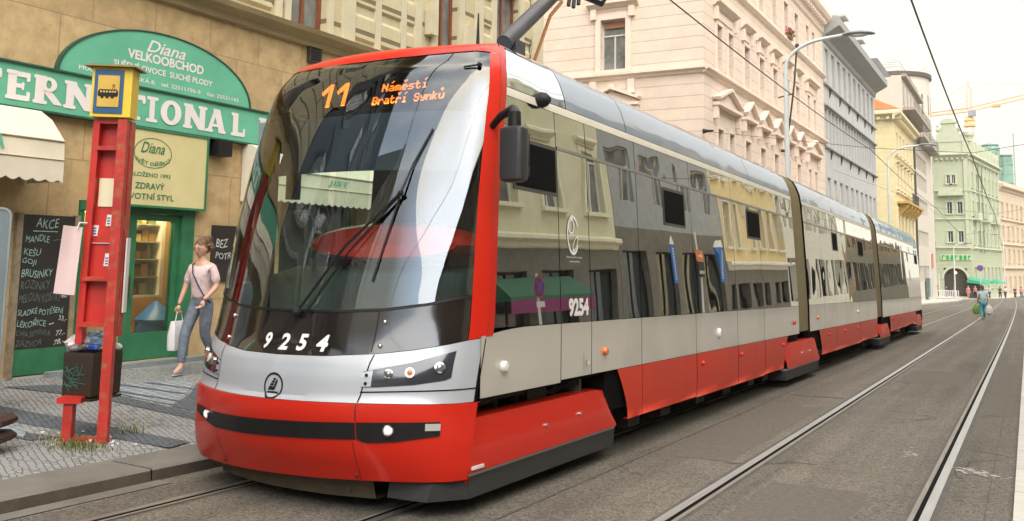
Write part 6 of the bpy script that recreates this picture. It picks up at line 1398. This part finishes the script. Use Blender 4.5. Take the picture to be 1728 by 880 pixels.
mb = MB(); mb.tube([(-6.25, 30.1, 8.6), (-6.35, 30.05, 7.3), (-6.62, 30, 5.2)], .03, 6); mb.sphere((-6.25, 30.1, 8.6), .07, 6, 5); mb.tube([(-6.85, 30, 6.9), (-6.35, 30, 7.0)], .025, 5); mb.tube([(-6.8, 30, 5.15), (-6.6, 30, 5.15)], .05, 5); mb.build('tie_rod', pm('iron', (.05, .05, .05), .6), t)
lamp(-6.93, 58, -1.3, 8.75, 2.2, 'pale street lamp with curved arm in front of the yellow house', 8.45)
lamp(-8.2, 132, -2.9, 4.6, 1.6, 'slim pale lamp post in front of the green palace entrance', 4.4)
lamp(-3.0, 158, -3.3, 6.5, -1.8, 'slim pale lamp post in front of the salmon house', 6.3)
WIR = pm('wire', (.035, .035, .038), .6, var=0)
def wire(pts, label, r=.012):
    out = []
    for a, b in zip(pts, pts[1:]):
        for k in range(8): u = k/8; out.append(tuple(a[i]+(b[i]-a[i])*u-(0.10*(1-(2*u-1)**2) if i == 2 and (b[1]-a[1]) > 3 else 0) for i in range(3)))
    out.append(pts[-1]); mb = MB(); mb.tube(out, r, 5); o = mb.build('overhead_wire', WIR); tag(o, label, 'wire')
wire([(-4.475, -12, 5.55), (-4.475, 12.4, 5.42), (-4.475, 33, 5.42), (-4.55, 60, 4.9), (-4.9, 100, 4.0)], 'contact wire running above the roof of the tram', .012)
wire([(-1.4, -10, 5.9), (-1.4, 14.5, 5.68), (-1.4, 33, 5.05), (-1.5, 60, 4.5), (-2.0, 100, 3.6)], 'contact wire above the empty track, crossing the bright sky', .016)
wire([(-10.38, 33.2, 6.4), (-4.475, 33.2, 5.5), (-1.4, 33.2, 5.2), (6.2, 33.2, 6.3)], 'span wire from the corner of the pink house across the street', .009)
wire([(-10.38, 60.0, 7.4), (-4.55, 60, 4.95), (-1.5, 60, 4.55), (6.2, 60, 6.0)], 'span wire from the grey house across the street', .008)
wire([(-10.38, 91.9, 9.2), (-4.8, 92, 4.3), (6.2, 92, 6.5)], 'span wire from the yellow house across the street', .009)
mb = MB(); mb.lathe((-10.38, 33.2, 6.4), [(.10, 0), (.05, .2), (.03, .4)], 8, 'x'); o = mb.build('wall_anchor', BLACK); tag(o, 'black wall anchor for the span wire near the corner of the pink house', 'anchor')
# barrier railing in front of the green palace
t = thing('barrier', 'white pedestrian barrier railing in front of the green palace', 'railing', (-9.8, 139, -2.8)); mb = MB(); xx = frange(-11.6, -8.3, 14); zb = lambda x: road_z(x, 139)+.12
for x in xx: mb.box(x, x+.10, 138.95, 139.05, zb(x), zb(x)+1.05)
mb.build('bar', WHITE, t); mb = MB()
for h in (.12, .98): mb.box(-11.6, -8.2, 138.94, 139.06, zb(-10)+h, zb(-10)+h+.08)
mb.build('rail', WHITE, t)
GA = pm('green_awning', (0.03, 0.30, 0.17), .6, var=.2, scale=1); zs = road_z(-6, 143)
t = thing('kiosk', 'stall with green canopy at the corner of the green palace', 'kiosk', (-6.2, 143.5, zs))
mb = MB(); mb.hexa([(-7.4, 142.5, zs+2.3), (-4.6, 142.5, zs+2.0), (-4.6, 146, zs+2.6), (-7.4, 146, zs+2.9), (-7.2, 142.6, zs+2.75), (-4.7, 142.6, zs+2.2), (-4.8, 146, zs+2.7), (-7.2, 146, zs+3.0)]); mb.build('canopy', GA, t)
mb = MB(); mb.box(-7.35, -5.6, 144, 146, zs+.1, zs+2.35); mb.build('counter', pm('kiosk_dark', (.07, .08, .07), .5, var=.4), t)
t = thing('umbrella', 'second smaller green canopy beside the stall', 'canopy', (-3.9, 150, zs)); mb = MB(); mb.lathe((-3.9, 150, zs), [(1.15, 2.15), (1.1, 2.3), (.1, 2.75)], 10); mb.build('cover', GA, t); mb = MB(); mb.tube([(-3.9, 150, zs), (-3.9, 150, zs+2.6)], .04, 6); mb.build('pole', WHITE, t)
t = thing('traffic_sign', 'round blue and red no stopping sign by the green palace', 'road sign', (-5.9, 140, zs)); mb = MB(); mb.tube([(-5.55, 140, zs), (-5.55, 140, zs+4.9)], .05, 6); mb.build('pole', LPW, t)
def disc(c, r, m, nm, par, y): mb = MB(); mb.prism([(c[0]+r*math.cos(a), c[1]+r*math.sin(a)) for a in [2*math.pi*k/20 for k in range(20)]], y, y+.03, lambda a, b, d: (a, d, b)); mb.build(nm, m, par)
disc((-5.55, zs+4.3), .42, pm('sign_red', (.5, .03, .05), .5), 'rim', t, 139.92); disc((-5.55, zs+4.3), .32, pm('sign_blue2', (.03, .10, .38), .5), 'face', t, 139.88)
t = thing('shelter_post', 'grey glazed stop shelter beside the beige block', 'shelter', (-10.2, 118, -2.5)); zs2 = road_z(-9, 118)
mb = MB(); mb.box(-9.9, -9.75, 117.9, 118.05, zs2, zs2+5.6); mb.box(-9.0, -8.9, 117.9, 118, zs2, zs2+3.1); mb.build('post', LPW, t); mb = MB(); mb.box(-10.3, -9.95, 117, 121, zs2+.4, zs2+2.6); mb.build('panel', pm('shelter_glass', (.12, .17, .16), .15, var=.3), t)

# things on the other pavement, mirrored in the tram
t = thing('no_stopping_sign', 'round blue and red no stopping sign on a pole mirrored in the cab side glass', 'road sign', (2.5, 17.5, -.3)); mb = MB(); mb.tube([(2.5, 17.5, -.3), (2.5, 17.5, 1.85)], .03, 8); mb.build('pole', LPW, t)
def sdisc(mb, r, x): mb.prism([(17.5+r*math.cos(a), 1.55+r*math.sin(a)) for a in [2*math.pi*k/28 for k in range(28)]], x, x-.006, lambda a, b, d: (d, a, b))
mb = MB(); sdisc(mb, .25, 2.46); mb.build('rim', pm('sign_red3', (.55, .02, .02), .4), t); mb = MB(); sdisc(mb, .205, 2.45); mb.build('face', pm('sign_blue3', (.01, .06, .36), .4), t)
mb = MB(); [mb.hexa([(2.444-k*.001, 17.5+s*.14-.025, 1.41), (2.442-k*.001, 17.5+s*.14-.025, 1.41), (2.442-k*.001, 17.5+s*.14+.025, 1.41), (2.444-k*.001, 17.5+s*.14+.025, 1.41), (2.444-k*.001, 17.5-s*.14-.025, 1.69), (2.442-k*.001, 17.5-s*.14-.025, 1.69), (2.442-k*.001, 17.5-s*.14+.025, 1.69), (2.444-k*.001, 17.5-s*.14+.025, 1.69)]) for k, s in ((0, 1), (2, -1))]; mb.build('cross', MATS['sign_red3'], t)
mb = MB(); mb.box(2.45, 2.46, 17.33, 17.67, 1.12, 1.24); mb.build('plate', WHITE, t)
t = thing('direction_sign', 'orange and black direction sign on a leaning pole mirrored in the tram side', 'road sign', (2.5, 28.8, -.55)); mb = MB(); mb.tube([(2.5, 28.85, -.55), (2.5, 28.8, 3.2)], .045, 8); mb.build('pole', LPW, t)
mb = MB(); mb.box(2.42, 2.45, 28.3, 29.2, 2.15, 2.55); mb.build('orange_plate', pm('sign_orange', (.62, .17, .03), .5), t); mb = MB(); mb.box(2.42, 2.45, 28.3, 29.2, 1.65, 2.145); mb.build('black_plate', BLACK, t)
mb = MB(); mb.box(2.415, 2.419, 28.55, 29.0, 2.32, 2.38); mb.prism([(28.9, 2.24), (28.9, 2.46), (29.1, 2.35)], 2.4185, 2.4145, lambda a, b, d: (d, a, b)); [mb.box(2.415, 2.419, 28.4+.2*k, 28.52+.2*k, 1.75, 1.85) for k in range(4)]; mb.build('arrow', WHITE, t)
t = thing('shop_awning', 'dark green awning with magenta valance on the sage house opposite the tram', 'awning', (6.1, 24.2, 1.2)); mb = MB(); mb.hexa([(5.5, 21.6, 1.32), (6.18, 21.6, 1.32), (6.18, 27, 1.32), (5.5, 27, 1.32), (5.52, 21.6, 1.42), (6.18, 21.6, 2.0), (6.18, 27, 2.0), (5.52, 27, 1.42)]); mb.build('canvas', pm('awn_green', (.012, .09, .045), .7), t); mb = MB(); mb.box(5.49, 5.52, 21.6, 27, .95, 1.319); mb.build('valance', pm('awn_magenta', (.20, .02, .115), .7), t)

# ------------------------------------------------------------------ people
def skin(chains, name='p', sub=2):
    """chains of (x,y,z,r); equal points merge; first point is the root"""
    idx, vs, rs, es = {}, [], [], []
    for ch in chains:
        prev = None
        for p in ch:
            k = tuple(round(c, 4) for c in p[:3])
            if k not in idx: idx[k] = len(vs); vs.append(k); rs.append(p[3])
            if prev is not None and prev != idx[k]: es.append((prev, idx[k]))
            prev = idx[k]
    me = bpy.data.meshes.new(name); me.from_pydata(vs, es, []); ob = bpy.data.objects.new(name, me); COL.objects.link(ob)
    ob.modifiers.new('s', 'SKIN').use_smooth_shade = True
    for i, d in enumerate(me.skin_vertices[0].data): d.radius = (rs[i], rs[i]) if not isinstance(rs[i], tuple) else rs[i]; d.use_root = i == 0
    m = ob.modifiers.new('u', 'SUBSURF'); m.levels = sub; m.render_levels = sub
    dg = bpy.context.evaluated_depsgraph_get(); dg.update(); out = bpy.data.meshes.new_from_object(ob.evaluated_get(dg))
    bpy.data.objects.remove(ob); bpy.data.meshes.remove(me); return out
def headmesh(mb, c, r, yaw=0.0, pitch=0.0, nose=1.0):
    """face towards -y: brow, eye hollows, nose, lips, chin, ears"""
    M = Matrix.Rotation(yaw, 3, 'Z') @ Matrix.Rotation(pitch, 3, 'X'); n, m = 28, 22; rings = []
    for j in range(m+1):
        t = math.pi*j/m; ring = []
        for k in range(n):
            a = 2*math.pi*k/n; x, y, z = math.sin(t)*math.cos(a), math.sin(t)*math.sin(a), -math.cos(t)
            X, Y, Z = x*.78, y*.96, z*1.18
            if Z < -.2: s = 1-.32*min(1, (-.2-Z)/.95); X *= s; Y = Y*s if Y > 0 else Y*(1-.12*min(1, (-.2-Z)/.95))
            if y < -.3:
                g = lambda cx, cz, w, h: math.exp(-((X-cx)/w)**2-((Z-cz)/h)**2)
                Y -= .20*nose*g(0, -.22, .11, .15)+.10*g(0, -.02, .09, .2)+.06*g(0, -.55, .22, .07)+.07*g(0, -.88, .2, .15)-.09*g(.27, .04, .14, .09)-.09*g(-.27, .04, .14, .09)+.05*g(0, .2, .5, .08)-.03*g(0, -.44, .3, .05)
            for sg in (-1, 1):
                if x*sg > .75 and abs(y-.05) < .3: X += sg*.10*math.exp(-((Z+.02)/.18)**2-((Y-.08)/.14)**2)
            ring.append(Vector(c)+M @ Vector((X*r, Y*r, Z*r)))
        rings.append(ring)
    mb.loft(rings, True, True); return M
SKINM = pm('skin', (0.56, 0.33, 0.23), .55, var=.06, scale=12); JEAN = pm('jeans', (0.135, 0.165, 0.205), .85, var=.42, scale=7, bump=.9, bscale=26); PINKS = pm('pink_knit', (0.62, 0.48, 0.48), .85, var=.10, scale=9, bump=.8, bscale=22); HAIR = pm('auburn_hair', (0.13, 0.068, 0.032), .55, var=.35, scale=25, bump=.4, bscale=90)
wp = thing('person', 'woman in pink top and blue jeans with hair bun carrying a white bag', 'person', (-9.36, 8.55, .026), R(12), world=False)
# skeleton: pelvis first
pel = (0, .02, .95, .085); hL, hR = (.09, .02, .86, .07), (-.09, .02, .86, .07)
kR, aR, tR = (-.085, -.17, .50, .058), (-.075, -.23, .10, .036), (-.075, -.36, .035, .028); kL, aL, tL = (.09, .0, .49, .058), (.095, .24, .15, .037), (.10, .17, .045, .028)
ch_ = (0, .0, 1.22, .125); uch = (0, .01, 1.36, .085); nk = (0, .0, 1.445, .048); nk2 = (0, -.02, 1.50, .046); hd_ = (0, -.03, 1.56, .06)
sL, eL, wL = (.155, .01, 1.365, .052), (.215, .03, 1.11, .040), (.16, -.16, .935, .027); sR, eR, wR = (-.155, .01, 1.365, .052), (-.225, -.01, 1.10, .040), (-.25, -.10, .865, .027)
mb = MB()
mb.addmesh(skin([[pel, (0, .01, 1.08, .09), ch_, uch, nk, nk2, hd_], [pel, hL, kL, aL, tL], [pel, hR, kR, aR, tR], [uch, sL, eL, wL], [uch, sR, eR, wR]]))
def hand(w, d, side, curl):
    d = Vector(d).normalized(); up = Vector((0, 0, 1)); s = d.cross(up).normalized()*side; w = Vector(w[:3]); palm = w+d*.075; ch = [[(*w, .024), (*(w+d*.035), .03), (*palm, .031)]]; n = s.cross(d).normalized()
    for k, ln in enumerate((.065, .075, .07, .055)):
        b = w+d*.07+s*(-.027+.018*k); a = b+d*ln*.5+n*curl*.012; e = a+d*ln*.35+n*curl*.035; ch.append([(*b, .010), (*a, .009), (*e, .0075)])
    b = w+d*.025-s*.025; ch.append([(*b, .012), (*(b-s*.02+d*.03), .010), (*(b-s*.022+d*.062), .008)])
    for c in ch: mb.addmesh(skin([c], sub=1))
hand(wL, (-.15, -.40, -.9), 1, 1.2); hand(wR, (.02, -.1, -1), -1, 1.5)
HM = headmesh(mb, (0, -.035, 1.59), .101, yaw=R(-6), pitch=R(8))
body_o = mb.build('body', SKINM, wp, 60)
mb = MB(); mb.addmesh(skin([[(0, .02, .93, .128), (0, .012, 1.02, .132), (0, .0, 1.12, .132), (0, -.005, 1.24, .150), (0, .008, 1.36, .100), (0, .0, 1.415, .058)], [(0, .008, 1.36, .100), (.148, .01, 1.345, .060), (.19, .02, 1.24, .064), (.205, .028, 1.13, .062)], [(0, .008, 1.36, .100), (-.148, .01, 1.345, .060), (-.19, .005, 1.24, .064), (-.215, -.005, 1.12, .062)]])); mb.build('pink_top', PINKS, wp, 60)
mb = MB(); mb.addmesh(skin([[(0, .018, 1.03, .108), (0, .02, .95, .125), (.085, .02, .84, .098), (.092, 0, .66, .082), (.09, .0, .49, .068), (.093, .12, .33, .060), (.095, .215, .18, .052)], [(0, .02, .95, .125), (-.085, .02, .84, .098), (-.09, -.08, .67, .084), (-.085, -.17, .50, .070), (-.08, -.205, .30, .060), (-.076, -.224, .135, .052)]])); mb.build('jeans', JEAN, wp, 60)
mb = MB(); mb.addmesh(skin([[(0, .045, 1.645, .078), (0, .02, 1.69, .06)], [(0, .045, 1.645, .078), (0, .075, 1.59, .055), (0, .07, 1.53, .035)]])); rnd = random.Random(3)
n_, m_ = 28, 22; pts_ = [[None]*n_ for _ in range(m_+1)]
for j in range(m_+1):
    for k in range(n_): t_ = math.pi*j/m_; a_ = 2*math.pi*k/n_; q_ = Vector((math.sin(t_)*math.cos(a_)*.78, math.sin(t_)*math.sin(a_)*.96, -math.cos(t_)*1.18)); pts_[j][k] = q_*(1.09+.03*math.sin(9*a_+5*t_))
for j in range(m_):
    for k in range(n_):
        Q = [pts_[j][k], pts_[j][(k+1) % n_], pts_[j+1][(k+1) % n_], pts_[j+1][k]]; c_ = (Q[0]+Q[2])/2
        if (c_.z > .52 and c_.y > -.80) or (c_.y > .10+.25*(-c_.z if c_.z < 0 else 0) and c_.z > -.75) or (c_.z > .2 and c_.y > -.25): mb.face([Vector((0, -.035, 1.59))+HM @ (q*.101) for q in Q])
for k in range(46):   # loose curls and bun
    a, b = rnd.uniform(0, 6.28), rnd.uniform(-.2, 1.4); c = Vector((0, .01, 1.615))+Vector((.088*math.cos(a)*math.cos(b), .098*math.sin(a)*math.cos(b)+.012, .098*math.sin(b)))
    if c.y < -.035 and c.z < 1.665: continue
    mb.sphere(c, (rnd.uniform(.02, .034),)*3, 7, 5)
for k in range(26):
    v = Vector((rnd.gauss(0, 1), rnd.gauss(0, 1), rnd.gauss(0, 1))).normalized(); mb.sphere(Vector((.01, .105, 1.685))+v*.036, rnd.uniform(.014, .024), 6, 5)
mb.build('hair', HAIR, wp, 70)
gl = lambda x, y, z: Vector((0, -.035, 1.59))+HM @ Vector((x, y, z)); mb = MB()
for sg in (-1, 1):
    mb.tube([gl(sg*.031+.024*math.cos(a), -.104+.012*abs(math.cos(a)), .004+.017*math.sin(a)) for a in [2*math.pi*k/14 for k in range(15)]], .0024, 5); mb.tube([gl(sg*.056, -.092, .008), gl(sg*.079, .0, .008)], .002, 5)
mb.tube([gl(-.009, -.112, .008), gl(.009, -.112, .008)], .003, 5); mb.build('glasses', BLACK, wp)
mb = MB(); FACE = pm('face_dark', (.10, .045, .03), .5)
for sg in (-1, 1): mb.sphere(gl(sg*.028, -.083, .004), (.008, .006, .005), 6, 4); mb.tube([gl(sg*.014, -.094, .026), gl(sg*.045, -.088, .028)], .003, 5)
mb.build('eyes', FACE, wp); mb = MB(); mb.sphere(gl(0, -.098, -.052), (.019, .007, .006), 8, 5); mb.build('lips', pm('lips', (.40, .12, .10), .4), wp)
mb = MB(); mb.addmesh(skin([[(-.075, -.20, .055, .036), (-.075, -.28, .042, .038), (-.075, -.37, .036, .030)], ])); mb.addmesh(skin([[(.097, .255, .12, .036), (.10, .21, .075, .038), (.103, .145, .042, .030)]])); mb.build('shoe', pm('grey_espadrille', (.28, .28, .32), .8, var=.2, scale=20), wp, 60)
mb = MB(); [mb.sphere((-.075, -.29, .012), (.031, .105, .009), 14, 6)]; mb.build('sole', pm('sole', (.55, .5, .42), .8), wp)
mb = MB(); mb.tube([(-.10, .05, 1.425), (-.085, -.085, 1.385), (-.03, -.155, 1.28), (.06, -.158, 1.13), (.125, -.10, .98), (.15, .0, .90)], .0085, 6); mb.build('shoulder_strap', pm('navy', (.03, .035, .07), .6), wp)
mb = MB(); mb.tube([(wL[0]-.03, wL[1]-.0, wL[2]+.02), (wL[0]+.03, wL[1]+.005, wL[2]+.02)], .006, 5); mb.build('wristband', BLACK, wp)
# the carrier bag hangs from her right hand
bg = thing('carrier_bag', 'white paper carrier bag hanging from the hand of the woman in pink', 'bag', (-9.36, 8.55, .026), R(12), world=False)
mb = MB(); cx_, cy_ = -.27, -.06
mb.loft([[Vector((cx_+w*sx+bx, cy_+d*sy, z)) for sx, sy in ((-1, -1), (-.3, -1.15), (.4, -1), (1, -.9), (1, 1), (.3, 1.1), (-.5, .95), (-1, 1))] for w, d, z, bx in ((.05, .135, .29, 0), (.055, .145, .35, .005), (.05, .14, .48, -.005), (.04, .135, .60, .004), (.02, .13, .66, 0))], True, True); mb.build('bag_body', pm('white_bag', (.68, .66, .68), .45, var=.06), bg, 50)
mb = MB(); mb.tube([(cx_, cy_-.07, .65), (cx_+.01, cy_-.05, .78), (cx_+.015, cy_-.02, .80), (cx_+.01, cy_+.03, .78), (cx_, cy_+.08, .65)], .006, 5); mb.build('bag_handle', WHITE, bg)
mb = MB()
for k in range(3): mb.tube([(cx_+.067, cy_+.02+.045*k+.018*math.cos(a), .40+.02*k+.022*math.sin(a)) for a in frange(0, 5, 8)], .004, 4)
mb.build('bag_print', BLACK, bg)
def walker(label, loc, rz, top, trs, hair, h=1.68, step=.22, bags=None, skirt=False, hat=None, group=None, sub=1):
    k = h/1.7; o = thing('person', label, 'person', loc, R(rz), group, world=False); o.scale = (k, k, k)
    pel = (0, 0, .93, .12); u = (0, 0, 1.36, .095); mb = MB()
    kn, an = (-.09, -step*.55, .50, .065), (-.085, -step*.9, .08, .04); kn2, an2 = (.09, 0, .49, .065), (.09, step, .11, .04)
    mb.addmesh(skin([[pel, (0, 0, 1.15, .12), u, (0, 0, 1.46, .05), (0, -.01, 1.55, .06)], [pel, (-.09, 0, .86, .09), kn, an, (an[0], an[1]-.12, .03, .03)], [pel, (.09, 0, .86, .09), kn2, an2, (an2[0], an2[1]-.10, .04, .03)], [u, (.17, 0, 1.37, .055), (.23, .02, 1.1, .042), (.23, -.06, .85, .032), (.23, -.08, .76, .03)], [u, (-.17, 0, 1.37, .055), (-.23, .02, 1.1, .042), (-.23, -.06, .85, .032), (-.23, -.08, .76, .03)]], sub=sub))
    headmesh(mb, (0, -.02, 1.585), .1); mb.build('body', SKINM, o, 60)
    mb = MB(); mb.addmesh(skin([[(0, 0, .92, .15), (0, 0, 1.15, .14), (0, 0, 1.36, .115), (0, 0, 1.42, .06)], [(0, 0, 1.36, .115), (.17, 0, 1.36, .072), (.205, .01, 1.2, .062)], [(0, 0, 1.36, .115), (-.17, 0, 1.36, .072), (-.205, .01, 1.2, .062)]], sub=sub)); mb.build('top', top, o, 60)
    mb = MB(); mb.addmesh(skin([[(0, 0, .92, .145), (.095, 0, .85, .105), (kn2[0], kn2[1], kn2[2], .078), (an2[0], an2[1], .16, .07)], [(0, 0, .92, .145), (-.095, 0, .85, .105), (kn[0], kn[1], kn[2], .078), (an[0], an[1], .14, .07)]], sub=sub)); mb.build('trousers', trs, o, 60)
    mb = MB(); mb.sphere((0, .015, 1.635), (.092, .108, .095), 10, 7); 
    if hat is None: mb.sphere((0, .05, 1.57), (.08, .07, .1), 8, 6)
    mb.build('hair', hair, o, True); return o
C = lambda n, c: pm('cloth_'+n, c, .85, var=.15, scale=10)
TURQ = C('turquoise', (.42, .66, .72)); TEAL = C('teal', (.09, .38, .48)); NAVY = C('navy', (.03, .04, .09)); BLK = C('black', (.02, .02, .025)); PNK = C('pink', (.60, .22, .25)); LBL = C('light_blue', (.30, .42, .60)); WHT = C('white', (.6, .6, .6)); DENIM = C('denim', (.08, .12, .2)); KHA = C('khaki', (.28, .23, .15))
zr = road_z(-2, 51.7)
fw = walker('woman in turquoise top and teal trousers crossing the tracks with shopping', (-2.0, 51.7, zr), 200, TURQ, TEAL, HAIR, 1.68, .14, sub=2)
def shopping(dx, label, m, r=.17):
    c = (-2.0+dx, 51.6, zr); t = thing('shopping_bag', label, 'bag', (c[0], c[1], zr+.3)); mb = MB(); mb.loft([[Vector((c[0]+w*math.cos(a)*(1+.1*math.sin(3*a)), c[1]+w*.7*math.sin(a), zr+z)) for a in [2*math.pi*k/12 for k in range(12)]] for w, z in ((.06, .27), (r, .33), (r*1.1, .48), (r*.8, .64), (.04, .74))], True, True); mb.build('bag_body', m, t, True)
    mb = MB(); mb.tube([(c[0]-.03, c[1], zr+.72), (c[0], c[1], zr+.80), (c[0]+.03, c[1], zr+.72)], .012, 5); mb.build('bag_handle', m, t)
shopping(-.30, 'green patterned shopping bag in the hand of the woman in turquoise', C('green_bag', (.14, .25, .05)), .16); shopping(.27, 'white shopping bag in the hand of the woman in turquoise', WHT)
FAR = [('pedestrian in pink top and pink trousers beside the green canopy stall', -7.0, 138, 20, PNK, PNK), ('pedestrian in black beside the person in pink at the stall', -6.2, 139, -30, PNK, BLK), ('pedestrian in light blue near the stall, half hidden by the crossing woman', -4.6, 141, 60, LBL, NAVY), ('tall pedestrian in white top and dark trousers below the far lamp post', -2.9, 152, 200, WHT, NAVY), ('pedestrian in black below the far lamp post', -3.6, 153, 160, BLK, BLK),
       ('person in navy on the far pavement before the salmon house', -1.7, 155, 10, NAVY, BLK), ('person in pink top and jeans before the salmon house', -.9, 158, 180, PNK, DENIM), ('person in black top and jeans before the salmon house', -.1, 156, 90, BLK, DENIM), ('pedestrian in khaki behind the white barrier', -10.9, 141.5, 90, KHA, BLK), ('pedestrian in black behind the white barrier', -9.9, 142, 250, BLK, NAVY), ('pedestrian in denim top behind the white barrier', -8.9, 141.8, 250, DENIM, KHA)]
for lab, x, y, rz, a, b in FAR: walker(lab, (x, y, road_z(x, y)+.12), rz, a, b, HAIR if y % 2 else BLK, 1.72, .16, group='distant pedestrians')
mb = MB(); mb.box(-2600, 2600, -160, 3100, -9.5, 66); hz = mb.build('haze', [])
def hazemat():
    m = bpy.data.materials.new('haze'); m.use_nodes = True; nt = m.node_tree; nt.nodes.clear(); o = nt.nodes.new('ShaderNodeOutputMaterial'); v = nt.nodes.new('ShaderNodeVolumePrincipled')
    v.inputs['Color'].default_value = (.97, .95, .90, 1); v.inputs['Density'].default_value = HAZE; v.inputs['Anisotropy'].default_value = .2; nt.links.new(v.outputs[0], o.inputs['Volume']); return m
hz.data.materials.append(hazemat()); setting(hz, 'stuff')
for o in bpy.data.objects:
    if '_w' in o.keys(): del o['_w']
